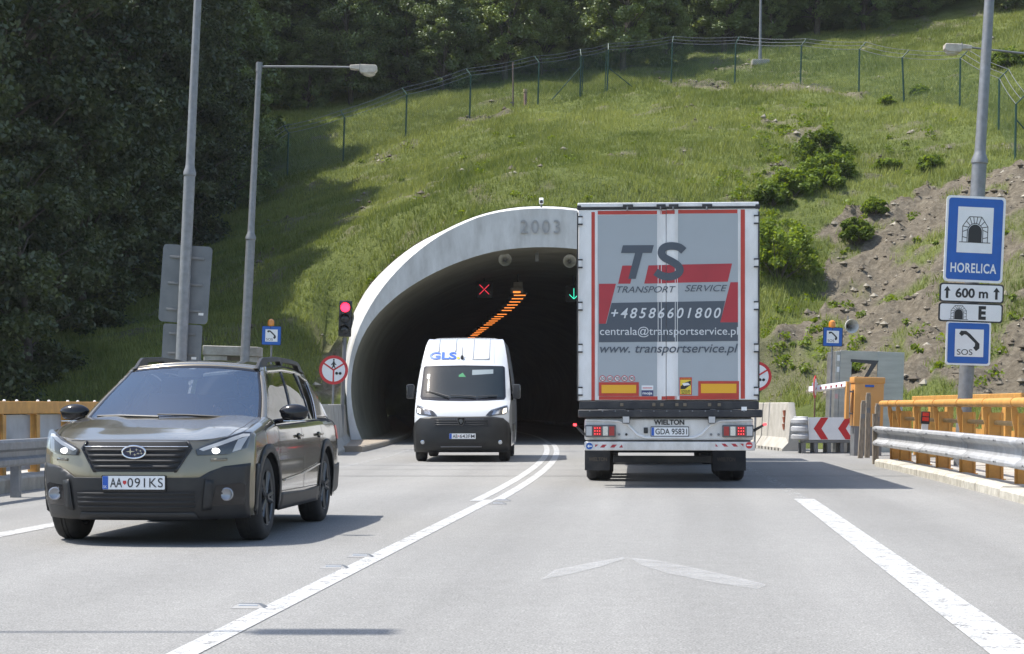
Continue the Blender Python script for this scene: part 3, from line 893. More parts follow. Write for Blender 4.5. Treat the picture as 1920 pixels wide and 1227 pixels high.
# the dark wood coming down on the left
GL = "trees of the dark wood on the left"
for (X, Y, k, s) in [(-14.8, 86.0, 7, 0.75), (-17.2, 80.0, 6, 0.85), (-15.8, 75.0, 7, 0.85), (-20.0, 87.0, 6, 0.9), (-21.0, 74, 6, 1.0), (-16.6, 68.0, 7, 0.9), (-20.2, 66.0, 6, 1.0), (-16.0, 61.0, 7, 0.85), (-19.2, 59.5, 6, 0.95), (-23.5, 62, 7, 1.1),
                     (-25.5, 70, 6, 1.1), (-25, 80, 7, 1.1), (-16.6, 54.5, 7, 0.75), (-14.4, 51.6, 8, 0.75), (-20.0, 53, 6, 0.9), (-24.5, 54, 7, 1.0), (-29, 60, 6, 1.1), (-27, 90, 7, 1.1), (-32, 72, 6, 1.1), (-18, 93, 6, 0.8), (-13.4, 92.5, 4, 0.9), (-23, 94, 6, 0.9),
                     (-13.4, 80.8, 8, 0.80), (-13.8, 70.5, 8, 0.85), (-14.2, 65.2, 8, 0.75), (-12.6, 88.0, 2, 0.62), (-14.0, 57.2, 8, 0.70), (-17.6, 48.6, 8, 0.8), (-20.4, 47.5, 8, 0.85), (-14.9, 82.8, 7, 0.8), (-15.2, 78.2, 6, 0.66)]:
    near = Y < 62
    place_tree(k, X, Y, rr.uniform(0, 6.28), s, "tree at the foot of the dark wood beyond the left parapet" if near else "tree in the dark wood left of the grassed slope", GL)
for k in range(9):
    if k not in used: bpy.data.objects.remove(TREES[k])

# ---- shrubs on the slope
def bush(X, Y, rx, rz, seed, label, mat=M_BUSH, leaf=0.12, per=95, nc=46, name="shrub"):
    rng = np.random.RandomState(seed)
    z0 = float(hill_z(np.array([X]), np.array([Y]))[0])
    root = thing(name, label, "shrub", (X, Y, z0 - 0.05), 0, "shrubs on the slope")
    cl, rad = [], []
    mb = MB()
    for k in range(nc):
        a = rng.rand() * 6.28; u = rng.rand() ** 0.6; h = rng.rand()
        c = (rx * u * math.cos(a) * (1 - .35 * h), rx * .8 * u * math.sin(a) * (1 - .35 * h), rz * (0.12 + 0.8 * h * (1 - 0.35 * u)))
        cl.append(c); q = rx * (0.12 + 0.16 * rng.rand()); rad.append((q, q, q * .85))
        if k % 3 == 0: mb.tube([(c[0] * .15, c[1] * .15, -0.05), (c[0] * .7, c[1] * .7, c[2] * .6), c], [0.022, 0.016, 0.006], 4)
    mb.build("stems", M_BARK, root, True, 60)
    V, t = leaves(cl, rad, per, leaf, rng, 0.5)
    put(bpy.data.objects.new("foliage", raw_mesh("foliage", V, 4, mat, t)), root)
    return root
def gpt(px, py):
    return to_ground([(px, py)])[0]
BUSHES = [(1545, 300, 1.0, 1.15, "deep green upright shrub at the top of the shrub patch right of the lorry", M_BUSHD),
          (1555, 335, 1.05, 1.0, "broad shrub just below the deep green upright shrub on the slope", M_BUSH),
          (1482, 372, 1.0, 1.0, "pale green shrub in the middle of the shrub patch", M_BUSH),
          (1530, 362, 0.9, .75, "low shrub at the right of the shrub patch", M_BUSH),
          (1447, 388, 0.72, .75, "small round dark shrub above the lorry's top right corner", M_BUSHD),
          (1460, 520, 1.35, 1.9, "big bright green shrub beside the lorry's right edge", M_BUSH),
          (1425, 470, 0.8, 1.0, "shrub half hidden behind the lorry's upper right edge", M_BUSH),
          (1605, 455, 0.55, .95, "upright dark shrub at the top edge of the bare bank", M_BUSHD),
          (1639, 412, 0.42, .5, "small round shrub above the bare bank", M_BUSH),
          (1745, 316, 0.5, .55, "lone low shrub left of the leaning right hand post", M_BUSH),
          (1664, 314, 0.5, .4, "flat little shrub on the meadow above the bare bank", M_BUSH),
          (1470, 245, 0.28, .3, "small dark tuft among the yellowish plants on the slope", M_BUSHD),
          (1725, 178, 0.4, .5, "yellowish shrub by the leaning fence post", M_BUSH),
          (1665, 196, 0.4, .45, "pale shrub at the foot of the fence near its bend", M_BUSH),
          (1890, 130, 0.9, 1.0, "dark shrub beyond the fence at the right edge", M_BUSHD),
          (1600, 690, 0.5, .5, "low weeds behind the emergency cabinet", M_BUSH)]
for i, (px, py, rx, rz, lab, mt) in enumerate(BUSHES):
    X, Y = gpt(px, py); bush(X, Y, rx * 1.2, rz * 1.15, 40 + i, lab, mt)

# ---- grass and soil clods (nobody could count them)
def visible_pts(n, rng, x0=-24, x1=36, y0=47.5, y1=113):
    X = rng.uniform(x0, x1, n); Y = rng.uniform(y0, y1, n)
    px = 960 + X / Y * FPX
    k = (px > -120) & (px < 2060)
    X, Y = X[k], Y[k]
    ok = ~((np.abs(X - TXC) < 6.75) & (Y < 62.2)) & ~((X > -7.6) & (X < 8.6) & (Y < 56)) & ~((X > -8.3) & (X < 9.6) & (Y < 51.5))
    return X[ok], Y[ok]
rng = np.random.RandomState(21)
X, Y = visible_pts(330000, rng)
Z = hill_z(X, Y); S = soil_mask(X, Y)
keep = (rng.rand(len(X)) > S * 1.08) & (Z > 0.02)
X, Y, Z = X[keep], Y[keep], Z[keep]
NB = 4
n = len(X)
patch_n = fbm(X * 0.22, Y * 0.22, 3); patch_f = fbm(X * 1.1, Y * 1.1, 3)
hgt = (0.07 + 0.15 * np.clip((fbm(X * 0.5 + 40, Y * 0.5, 3) - .3) * 2.2, 0, 1))
bx = np.repeat(np.stack([X, Y, Z], 1), NB, axis=0) + np.concatenate([rng.normal(size=(n * NB, 2)) * 0.11, np.zeros((n * NB, 1))], 1)
hh = np.repeat(hgt, NB) * (0.6 + 0.9 * rng.rand(n * NB))
aa = rng.rand(n * NB) * 6.283; ln = hh * (0.25 + 0.5 * rng.rand(n * NB)); ww = 0.010 + 0.012 * rng.rand(n * NB)
dirv = np.stack([np.cos(aa), np.sin(aa), np.zeros_like(aa)], 1); side = np.stack([-np.sin(aa + rng.normal(size=n * NB) * .8), np.cos(aa), np.zeros_like(aa)], 1)
b0 = bx - np.array([0, 0, 0.06])
tip = bx + dirv * ln[:, None] + np.array([0, 0, 1.0]) * hh[:, None]
V = np.stack([b0 - side * ww[:, None], b0 + side * ww[:, None], tip], axis=1)
tint = np.clip(np.repeat(np.clip((patch_n - 0.5) * 2.0 + 0.45, 0, 1) * .55 + np.clip((patch_f - .5) * 1.8 + .5, 0, 1) * .35, NB) + rng.rand(n * NB) * 0.30 - .06, 0, 1)
grass = put(bpy.data.objects.new("grass", raw_mesh("grass", V, 3, M_GRASS, tint)))
tag(grass, "rough meadow grass covering the hillside above the tunnel", "grass", kind="stuff")

# bright young weeds scattered over the slope, a mass of little clumps
wc, wr = [], []
for (x0, x1, y0, y1, cnt) in ((1395, 1560, 205, 265, 46), (1420, 1600, 270, 345, 40), (1340, 1470, 325, 385, 26), (1425, 1560, 560, 735, 34), (1560, 1900, 380, 740, 46), (1640, 1800, 160, 330, 22), (1420, 1500, 400, 520, 30), (660, 1300, 260, 380, 30), (690, 760, 470, 540, 6)):
    for _ in range(cnt):
        gx_, gy_ = gpt(rng.uniform(x0, x1), rng.uniform(y0, y1)); gz_ = float(hill_z(np.array([gx_]), np.array([gy_]))[0])
        if abs(gx_ - TXC) < 6.9 and gy_ < 62.6: continue
        q = rng.uniform(.10, .30); wc.append((gx_, gy_, gz_ + q * .4)); wr.append((q, q, q * .7))
Vw, tw = leaves(wc, wr, 45, 0.10, rng, 0.4)
weeds = put(bpy.data.objects.new("weeds", raw_mesh("weeds", Vw, 4, M_WEED, np.clip(tw + .15, 0, 1))))
tag(weeds, "scattered bright green weeds over the slope and the bare bank", "weeds", kind="stuff")
X, Y = visible_pts(60000, rng)
S = soil_mask(X, Y); k = (S > 0.45) & (rng.rand(len(X)) < 0.55 * S); X, Y = X[k], Y[k]; Z = hill_z(X, Y)
ico = np.array([(1, 0, 0), (-1, 0, 0), (0, 1, 0), (0, -1, 0), (0, 0, 1), (0, 0, -1)], float)
icf = np.array([(0, 2, 4), (2, 1, 4), (1, 3, 4), (3, 0, 4), (2, 0, 5), (1, 2, 5), (3, 1, 5), (0, 3, 5)])
n = len(X)
sz = 0.025 + 0.12 * rng.rand(n) ** 4.0
v = ico[None] * (0.6 + 0.8 * rng.rand(n, 6, 1)) * sz[:, None, None] * np.array([1.2, 1.2, .8]) + np.stack([X, Y, Z + sz * .25], 1)[:, None, :]
def soil_mat():
    m = pm("soil clods and stones", (0.20, 0.175, 0.135), 0.95)
    n, l = m.node_tree.nodes, m.node_tree.links
    at = n.new("ShaderNodeAttribute"); at.attribute_name = "tint"
    rp = n.new("ShaderNodeValToRGB"); e = rp.color_ramp.elements
    e[0].color = (0.095, 0.078, 0.056, 1); e[1].color = (0.36, 0.33, 0.27, 1)
    l.new(at.outputs['Fac'], rp.inputs['Fac']); l.new(rp.outputs['Color'], n["Principled BSDF"].inputs['Base Color'])
    return m
clods = put(bpy.data.objects.new("soil_clods", raw_mesh("soil_clods", v[:, icf].reshape(-1, 3, 3), 3, soil_mat(), np.repeat(rng.rand(n) ** 2.2, 8))))
tag(clods, "loose clods and stones on the bare eroded bank", "soil", kind="stuff")
# ================================================================== STREET FURNITURE
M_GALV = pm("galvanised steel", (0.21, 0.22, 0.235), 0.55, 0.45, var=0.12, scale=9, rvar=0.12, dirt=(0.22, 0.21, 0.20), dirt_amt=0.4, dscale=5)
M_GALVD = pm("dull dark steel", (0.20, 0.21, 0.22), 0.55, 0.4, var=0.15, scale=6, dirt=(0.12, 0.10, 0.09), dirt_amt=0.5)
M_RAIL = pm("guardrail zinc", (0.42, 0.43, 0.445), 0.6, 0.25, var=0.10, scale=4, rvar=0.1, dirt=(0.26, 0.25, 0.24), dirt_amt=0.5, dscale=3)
M_ORANGE = pm("ochre orange paint", (0.56, 0.285, 0.065), 0.55, var=0.10, scale=6, dirt=(0.30, 0.15, 0.05), dirt_amt=0.45, dscale=5)
M_ORANGE2 = pm("orange cabinet paint", (0.60, 0.30, 0.085), 0.5, var=0.05, scale=4, dirt=(0.40, 0.20, 0.08), dirt_amt=0.3, dscale=4)
M_ALU = pm("sign back aluminium", (0.155, 0.17, 0.185), 0.55, 0.3, var=0.10, scale=3, dirt=(0.20, 0.20, 0.20), dirt_amt=0.4, dscale=3)
M_LAMP = pm("aged lamp housing", (0.50, 0.46, 0.40), 0.6, var=0.15, scale=8, dirt=(0.25, 0.21, 0.17), dirt_amt=0.6, dscale=6)
M_BLUE = pm("sign blue", (0.012, 0.105, 0.42), 0.42, var=0.05, scale=5)
M_WHITE = pm("sign white", (0.78, 0.79, 0.80), 0.45, var=0.03, scale=5)
M_BLACK = pm("sign black", (0.018, 0.018, 0.020), 0.5)
M_RED = pm("sign red", (0.55, 0.030, 0.035), 0.42, var=0.05, scale=6)
M_PLAST = pm("black plastic", (0.022, 0.023, 0.025), 0.5, var=0.15, scale=10)
M_GREENP = pm("dark green post coating", (0.012, 0.055, 0.037), 0.5, var=0.15, scale=6)
M_STEEL = pm("brushed stainless sheet", (0.40, 0.40, 0.385), 0.42, 0.75, var=0.10, scale=1.5, rvar=0.12, stretch=(1, 1, 6))
M_AMBER = pm("amber beacon lens", (0.62, 0.22, 0.02), 0.25, coat=0.4)
M_HORN = pm("grey horn loudspeaker", (0.62, 0.62, 0.59), 0.5, var=0.1, scale=9)
M_WOODR = pm("weathered plank", (0.26, 0.22, 0.17), 0.9, var=0.3, scale=9, bump=0.5, bscale=40, stretch=(4, 4, .6))
M_REDR = pm("red reflector", (0.80, 0.05, 0.03), 0.3)

# ---- street lamps and posts
def lamp_head(root, tip, dirx, y):
    """sodium lamp head with a shallow bowl, its arm end at tip"""
    mb = MB()
    prof = [(0, -.055), (.24, -.065), (.27, -.13), (.34, -.15), (.64, -.135), (.70, -.06), (.70, .045), (.66, .075), (.30, .07), (.05, .045), (0, .04)]
    M = Matrix.Translation(tip) @ Matrix.Diagonal((dirx, 1, 1, 1))
    n = len(prof)
    V = [(p[0], -.13, p[1]) for p in prof] + [(p[0], .13, p[1]) for p in prof]
    mb.add(V, [tuple(range(n)), tuple(range(2 * n - 1, n - 1, -1))] + [(i, n + i, n + (i + 1) % n, (i + 1) % n) for i in range(n)], 0, M)
    h = mb.build("lamp_head", M_LAMP, root, True, 30, bevel=0.015)
    b = MB(); b.ell((0, 0, 0), (.17, .115, .075), 14, 8, 0, Matrix.Translation(Vector(tip) + Vector((dirx * .49, 0, -.15))))
    b.build("lens", pm("lamp glass bowl", (0.45, 0.42, 0.36), 0.25), h)
    s = MB(); s.box(Vector(tip) + Vector((dirx * .26, 0, .0)), (.012, .268, .20)); s.build("housing_seam", M_GALVD, h)
def lamp_post(label, X, Y, z0, lean, r0, r1, zc, H, arm=None, name="street_lamp", cat="street lamp"):
    root = thing(name, label, cat, (X, Y, z0), 0, None, math.atan(lean))
    zc -= z0; H -= z0
    mb = MB(); mb.lathe([(r0 * 1.02, -0.1), (r0 * 1.02, 0.1), (r0, 0.12), (r0, zc - .05), (r0 * 1.13, zc - .03), (r0 * 1.13, zc + .03), (r1 * 1.05, zc + .14), (r1, zc + .2), (r1 * .78, H), (0, H + .01)], 20)
    p = mb.build("pole", M_GALV, root, True, 30)
    mb = MB(); mb.box((0, -r0 * .97, 0.75), (r0 * .9, .03, .34), ch=.008); mb.build("service_door", M_GALVD, p)
    if arm:
        dx, ln, rise = arm
        mb = MB(); mb.tube([(0, 0, H - .06), (dx * ln * .5, 0, H - .06 + rise * .55), (dx * ln, 0, H - .06 + rise)], [.032, .03, .026], 10)
        mb.cyl((0, 0, H - .2), (0, 0, H + .05), r1 * .95, n=14)
        mb.build("arm", M_GALVD, root, True, 40)
        lamp_head(root, Vector((dx * ln, 0, H - .06 + rise)), dx, 0)
    return root
s_ = FPX / 34.6
lamp_post("tall grey lamp post carrying the blue tunnel signs at the right", (1810 - 960) / s_ - .061 * 1.25, 34.6, 0.11, 0.061, .128, .096, 5.45, 11.4, (-1, 2.6, .12))
lamp_post("tall grey lamp post carrying the sign backs at the left", (340 - 960) / (FPX / 39.0) - .045 * 2.2, 39.0, 0.0, 0.046, .112, .088, 5.75, 11.4, (1, 2.7, .12))
z_ = float(hill_z(np.array([-7.0]), np.array([51.0]))[0])
lamp_post("grey lamp post with a long arm and lamp left of the tunnel", (458 - 960) / (FPX / 51.0) - .049 * 2.4, 51.0, min(z_, 0.0), 0.049, .120, .090, 5.5, 10.0, (1, 2.35, .10))
lamp_post("lamp post beyond the right edge whose arm reaches over the meadow", 14.35, 51.0, float(hill_z(np.array([14.35]), np.array([51.0]))[0]), 0.03, .120, .090, 6.5, 10.15, (-1, 2.75, .25))
lamp_post("roadside lamp post on the near left throwing its lamp shadow on the road", -9.45, 10.8, 0.2, 0.03, .120, .090, 5.5, 10.0, (1, 2.55, .10))

# ---- sign boards
def board(name, label, cat, cx, cy, Y, w, h, lean, rim, back=M_ALU, r=.06, cornered=True, group=None):
    p = SP(cx, cy, Y)
    root = thing(name, label, cat, p, 0, group, math.atan(lean))
    poly = rnd_poly(-w / 2, w / 2, -h / 2, h / 2, r)
    flat("panel", poly, 0.0, rim, root, 0.025)
    return root
def phone(root, cx, cz, s, y):
    """telephone receiver pictogram and SOS lettering inside a white square of side s"""
    c = [(-.30, .36), (-.36, .26), (-.27, .17), (-.18, .24), (-.10, .22), (.20, -.06), (.20, -.16), (.14, -.22), (.24, -.34), (.36, -.24), (.36, -.08), (.02, .26), (-.12, .36)]
    flat("receiver_pictogram", [(cx + a * s, cz + b * s + .06 * s) for a, b in c], y, M_BLACK, root)
    lettering("SOS", cx - .42 * s, cx + .12 * s, cz - .42 * s, cz - .22 * s, y, M_BLACK, root, bold=0.0)
def arch_icon(root, cx, z0, w, h, y, ring=True):
    """tunnel pictogram: stone arch round a black mouth"""
    r = w * .27
    mouth = [(cx - r, z0), (cx + r, z0)] + [(cx + r * math.cos(R(a)), z0 + h * .40 + r * 1.1 * math.sin(R(a))) for a in range(0, 181, 15)]
    flat("tunnel_mouth_pictogram", mouth, y, M_BLACK, root)
    outer = [(-.5, 0), (-.5, .62), (-.24, 1.0), (.24, 1.0), (.5, .62), (.5, 0)]
    mb = MB()
    th = w * .014
    def seg(a, b):
        a, b = Vector((a[0], 0, a[1])), Vector((b[0], 0, b[1])); d = (b - a).normalized(); q = Vector((-d.z, 0, d.x)) * th
        mb.add([(v.x, y, v.z) for v in (a - q, b - q, b + q, a + q)], [(0, 1, 2, 3)])
    P = [(cx + a * w, z0 + b * h) for a, b in outer]
    for a, b in zip(P[:-1], P[1:]): seg(a, b)
    ri = r * 1.14
    I = [(cx + ri, z0)] + [(cx + ri * math.cos(R(a)), z0 + h * .40 + ri * 1.1 * math.sin(R(a))) for a in range(0, 181, 15)] + [(cx - ri, z0)]
    for a, b in zip(I[:-1], I[1:]): seg(a, b)
    O = [(.5, .2), (.5, .4), (.5, .62), (.36, .82), (.24, 1), (.08, 1), (-.08, 1), (-.24, 1), (-.36, .82), (-.5, .62), (-.5, .4), (-.5, .2)]
    A = [0, 14, 32, 48, 64, 82, 98, 116, 132, 148, 166, 180]
    for (a, b), an in zip(O, A):
        zz = z0 + h * .40 + ri * 1.1 * math.sin(R(an)) - (h * .25 if an in (0, 180) else 0)
        seg((cx + a * w, z0 + b * h), (cx + ri * math.cos(R(an)), zz))
    seg((cx - .62 * w, z0 - th), (cx + .62 * w, z0 - th))
    mb.build("arch_pictogram", M_BLACK, root, False)
YS = 34.42
t = board("tunnel_sign", "large blue and white tunnel sign reading HORELICA on the right post", "road sign", 1827.5, 449, YS, 1.03, 1.50, .046, M_WHITE, r=.07)
flat("blue_field", rnd_poly(-.475, .475, -.71, .71, .05), -.003, M_BLUE, t)
flat("white_field", [(-.31, -.24), (.31, -.24), (.31, .56), (-.31, .56)], -.006, M_WHITE, t)
arch_icon(t, 0.0, -.05, .44, .44, -.009)
lettering("HORELICA", -.40, .40, -.59, -.42, -.006, M_WHITE, t, bold=0.022, space=1.1)
t = board("distance_plate", "white plate reading 600 m between two up arrows", "road sign", 1822, 550, YS, 1.12, .335, .035, M_BLACK, r=.05)
flat("white_field", rnd_poly(-.535, .535, -.142, .142, .04), -.003, M_WHITE, t)
lettering("600 m", -.285, .285, -.085, .085, -.006, M_BLACK, t, bold=0.03)
for sx in (-1, 1):
    a = [(-.022, -.10), (.022, -.10), (.022, .03), (.058, .03), (0, .11), (-.058, .03), (-.022, .03)]
    flat("arrow", [(sx * .43 + p[0], p[1]) for p in a], -.006, M_BLACK, t)
t = board("tunnel_category_plate", "white plate with a small tunnel pictogram and the letter E", "road sign", 1820, 586.5, YS, 1.12, .335, .035, M_BLACK, r=.05)
flat("white_field", rnd_poly(-.535, .535, -.142, .142, .04), -.003, M_WHITE, t)
arch_icon(t, -.21, -.12, .27, .235, -.006)
lettering("E", .135, .265, -.12, .12, -.006, M_BLACK, t, bold=0.05)
t = board("emergency_phone_sign", "large blue SOS telephone sign at the bottom of the right post", "road sign", 1815.5, 644, YS, .78, .765, .030, M_WHITE, r=.05)
flat("blue_field", rnd_poly(-.36, .36, -.352, .352, .04), -.003, M_BLUE, t)
flat("white_field", [(-.235, -.235), (.265, -.235), (.265, .245), (-.235, .245)], -.006, M_WHITE, t)
phone(t, .015, .005, .50, -.009)
YB = 39.16
t = board("road_sign", "large blank grey back of a road sign on the left post", "road sign", 347.5, 533, YB, .975, 1.54, .070, M_ALU, r=.08)
for z in (.52, .0, -.52):
    mb = MB(); mb.bx(-.34, .34, -.035, -.001, z - .022, z + .022); mb.build("mounting_rail", M_GALVD, t, bevel=.004)
flat("inspection_label", [(.30, -.60), (.40, -.60), (.40, -.55), (.30, -.55)], -.003, M_WHITE, t)
t = board("road_sign", "smaller blank grey sign back below the large one on the left post", "road sign", 341, 645, YB, .775, .775, .05, M_ALU, r=.05)
for z in (.20, -.20):
    mb = MB(); mb.bx(-.26, .26, -.035, -.001, z - .022, z + .022); mb.build("mounting_rail", M_GALVD, t, bevel=.004)
flat("inspection_label", [(.20, -.30), (.30, -.30), (.30, -.25), (.20, -.25)], -.003, M_WHITE, t)

# ---- SOS call points
def call_sign(label, cx, cy, Y, side, beacon=True):
    s = FPX / Y
    t = board("call_point_sign", label, "road sign", cx, cy, Y, 37 / s, 36 / s, .03, M_BLACK, r=.03)
    w = 37 / s
    flat("blue_field", rnd_poly(-w * .47, w * .47, -w * .46, w * .46, .02), -.003, M_BLUE, t)
    flat("white_field", [(-w * .31, -w * .31), (w * .31, -w * .31), (w * .31, w * .31), (-w * .31, w * .31)], -.006, M_WHITE, t)
    phone(t, 0, 0, w * .62, -.009)
    mb = MB(); mb.cyl((0, .06, -2.2), (0, .06, w * .5), .025, n=10); mb.build("mast", M_GALV, t)
    b = thing("warning_beacon", "round amber beacon on top of the " + side + " SOS call sign", "beacon", SP(cx - 1, cy - 24, Y + .05))
    mb = MB(); mb.lathe([(.07, -.09), (.085, -.075), (.09, 0), (.075, .06), (.04, .09), (0, .10)], 16); mb.build("lens", M_AMBER, b)
    mb = MB(); mb.cyl((0, 0, -.16), (0, 0, -.085), .055, n=12); mb.build("base", M_PLAST, b)
    return t
call_sign("small blue SOS phone sign above the left cabinet", 509, 629.5, 51.0, "left")
call_sign("small blue SOS phone sign above the numbered steel cabinet", 1561.5, 632, 48.4, "right")
def horn(label, p, r, yaw=0.0, group=None):
    t = thing("horn_loudspeaker", label, "loudspeaker", p, yaw, group)
    mb = MB()
    M = Matrix.Rotation(R(90), 4, 'X')
    mb.lathe([(r * .98, .03), (r, 0.0), (r * .93, -.01), (r * .72, -.10), (r * .45, -.22), (r * .25, -.32), (r * .22, -.42), (0, -.43)], 24, M, 0, False)
    mb.lathe([(r * .93, -.012), (r * .70, -.09), (r * .42, -.20), (r * .2, -.28), (0, -.28)], 24, M, 0, False)
    mb.build("horn", M_HORN, t)
    mb = MB(); mb.lathe([(0, .0), (r * .13, -.02), (r * .22, -.10), (r * .22, -.27), (0, -.27)], 14, M); mb.build("driver_plug", M_GALVD, t)
    mb = MB(); mb.tube([(0, .25, 0), (0, .3, r * .7), (0, .3, r * 1.5)], .018, 8); mb.build("bracket", M_GALVD, t)
    return t
horn("grey horn loudspeaker beside the right SOS call sign", SP(1597, 612, 48.5), .175, R(8))

# steel cabinet with a big numeral
Yc = 49.2
t = thing("emergency_cabinet", "tall stainless steel emergency cabinet with the numeral 7 on its window", "cabinet", (SP(1629, 762, Yc).x, Yc, 0), R(2), None, .035)
s = FPX / Yc
def cx_(px): return (px - 1629) / s
def cz_(py): return CAMZ + (762 - py) / s
mb = MB()
mb.bx(cx_(1569), cx_(1591), 0, .06, -.2, cz_(659)); mb.build("window_stile", M_STEEL, t, bevel=.006)
mb = MB(); mb.bx(cx_(1591), cx_(1640), 0.001, .059, cz_(677), cz_(659.3)); mb.build("window_head", M_STEEL, t, bevel=.004)
mb = MB(); mb.bx(cx_(1640), cx_(1690), 0, .06, -.2, cz_(659)); mb.build("front_panel", M_STEEL, t, bevel=.006)
mb = MB(); mb.bx(cx_(1591), cx_(1640), 0.001, .059, -.2, cz_(735)); mb.build("lower_panel", M_STEEL, t, bevel=.004)
mb = MB(); mb.bx(cx_(1560.5), cx_(1568.6), -.002, 1.1, -.2, cz_(661)); mb.build("side_wall", M_STEEL, t, bevel=.006)
mb = MB(); mb.bx(cx_(1566), cx_(1690), .061, 1.1, cz_(664), cz_(660)); mb.build("roof", M_STEEL, t, bevel=.006)
flat("numeral", [(cx_(1589), cz_(675)), (cx_(1642), cz_(676)), (cx_(1619), cz_(714)), (cx_(1612), cz_(714)), (cx_(1628), cz_(683)), (cx_(1589), cz_(680))], -.004, pm("numeral dark grey", (.05, .05, .055), .5), t)
for a, b2 in ((668, 679), (690, 700)): flat("notice", [(cx_(1563), cz_(b2)), (cx_(1568), cz_(b2)), (cx_(1568), cz_(a)), (cx_(1563), cz_(a))], -.006, M_WHITE, t)
flat("notice", [(cx_(1561.5), cz_(750)), (cx_(1567), cz_(750)), (cx_(1567), cz_(741)), (cx_(1561.5), cz_(741))], -.006, pm("pink notice", (.6, .35, .33), .5), t)
# concrete call niche at the left
Yc = 52.0
t = thing("call_niche", "low grey concrete call niche behind the left lamp posts", "niche", (SP(435, 762, Yc).x, Yc, 0), 0, None, .03)
s = FPX / Yc
mb = MB(); mb.bx((378 - 435) / s, (482 - 435) / s, -.35, .6, CAMZ + (762 - 668) / s, CAMZ + (762 - 650) / s); mb.build("roof_slab", M_CONC, t, bevel=.02)
for a, b2 in ((380, 424), (462, 480)):
    mb = MB(); mb.bx((a - 435) / s, (b2 - 435) / s, -.30, .55, -.3, CAMZ + (762 - 668.3) / s); mb.build("side_wall", M_CONC, t, bevel=.015)
mb = MB(); mb.bx((424.5 - 435) / s, (461.5 - 435) / s, .3, .5, -.3, CAMZ + (762 - 669) / s); mb.build("back_wall", M_CONC, t)

# ---- traffic light and round prohibition signs
Yt = 53.0; s = FPX / Yt
t = thing("traffic_light", "traffic light showing red in front of the portal's left edge", "traffic light", (SP(639, 762, Yt).x, Yt, 0), 0, None, .035)
mb = MB(); mb.cyl((0, 0, -.2), (0, 0, 3.0), .055, n=14); mb.build("pole", M_GALVD, t)
mb = MB(); mb.bx(-.165, .165, -.16, .10, 3.02, 3.98, ch=.03); hs = mb.build("housing", M_PLAST, t)
M_LRED = pm("lit red lens", (0.9, 0.02, 0.04), 0.3, emit=(1.0, 0.02, 0.06), estr=3.2)
for k, z in enumerate((3.80, 3.50, 3.20)):
    mb = MB(); mb.lathe([(.125, 0), (.125, .02), (.09, .035), (0, .045)], 20, Matrix.Translation((0, -.16, z)) @ Matrix.Rotation(R(90), 4, 'X'))
    mb.build("lens", M_LRED if k == 0 else pm("unlit dark lens", (.02, .022, .025), .2), t)
    mb = MB(); n = 14; V = []
    for q in range(n + 1):
        a = R(-10 + 200 * q / n); V += [(.142 * math.cos(a), -.161, z + .142 * math.sin(a)), (.142 * math.cos(a), -.161 - .03 - .15 * max(0, math.sin(a)) ** .6, z + .142 * math.sin(a))]
    mb.add(V, [(2 * q, 2 * q + 1, 2 * q + 3, 2 * q + 2) for q in range(n)])
    v = mb.build("visor", M_PLAST, t); sm = v.modifiers.new("thickness", 'SOLIDIFY'); sm.thickness = .008
def prohibition(label, X, Y, z, r):
    t = thing("prohibition_sign", label, "road sign", (X, Y, 0), 0, None, .03)
    flat("red_ring", circ(0, z, r, 40), 0, M_RED, t, .02)
    flat("white_face", circ(0, z, r * .80, 40), -.003, M_WHITE, t)
    for k, a in enumerate((-90, 33, 147)):
        d = Vector((math.cos(R(a)), math.sin(R(a)))); q = Vector((-d.y, d.x)) * r * .055
        pts = [(-q), (d * r * .84 - q), (d * r * .84 + q), (q)]
        flat("red_bar", [(p.x, z + p.y) for p in pts], -.006 - .001 * k, M_RED, t)
    man = [(-.03, .42), (.03, .42), (.05, .30), (.13, .20), (.11, .17), (.05, .22), (.045, .12), (.11, -.04), (.07, -.05), (0, .08), (-.07, -.05), (-.11, -.04), (-.045, .12), (-.05, .22), (-.11, .17), (-.13, .20), (-.05, .30)]
    flat("walker_pictogram", [(a * r * 1.5, z + (b + .12) * r * 1.15) for a, b in man], -.0105, M_BLACK, t)
    flat("walker_head", circ(0, z + .70 * r, r * .065, 12), -.0105, M_BLACK, t)
    for dx in (.22, .46): 
        mb = MB(); mb.lathe([(r * .10, 0), (r * .10, .001), (r * .085, .001), (r * .085, 0)], 16, Matrix.Translation((dx * r, -.0105, z - .22 * r)) @ Matrix.Rotation(R(90), 4, 'X')); mb.build("cycle_pictogram", M_GALVD, t)
    mb = MB(); mb.cyl((0, .05, -.2), (0, .05, z + r * .8), .03, n=12); mb.build("post", M_GALV, t)
prohibition("round red bordered no pedestrians sign left of the tunnel", SP(621, 762, 52.4).x, 52.4, CAMZ + (762 - 694) / (FPX / 52.4), .385)
prohibition("round red bordered sign half hidden behind the lorry's right edge", SP(1415, 762, 53.5).x, 53.5, CAMZ + (762 - 706) / (FPX / 53.5), .40)

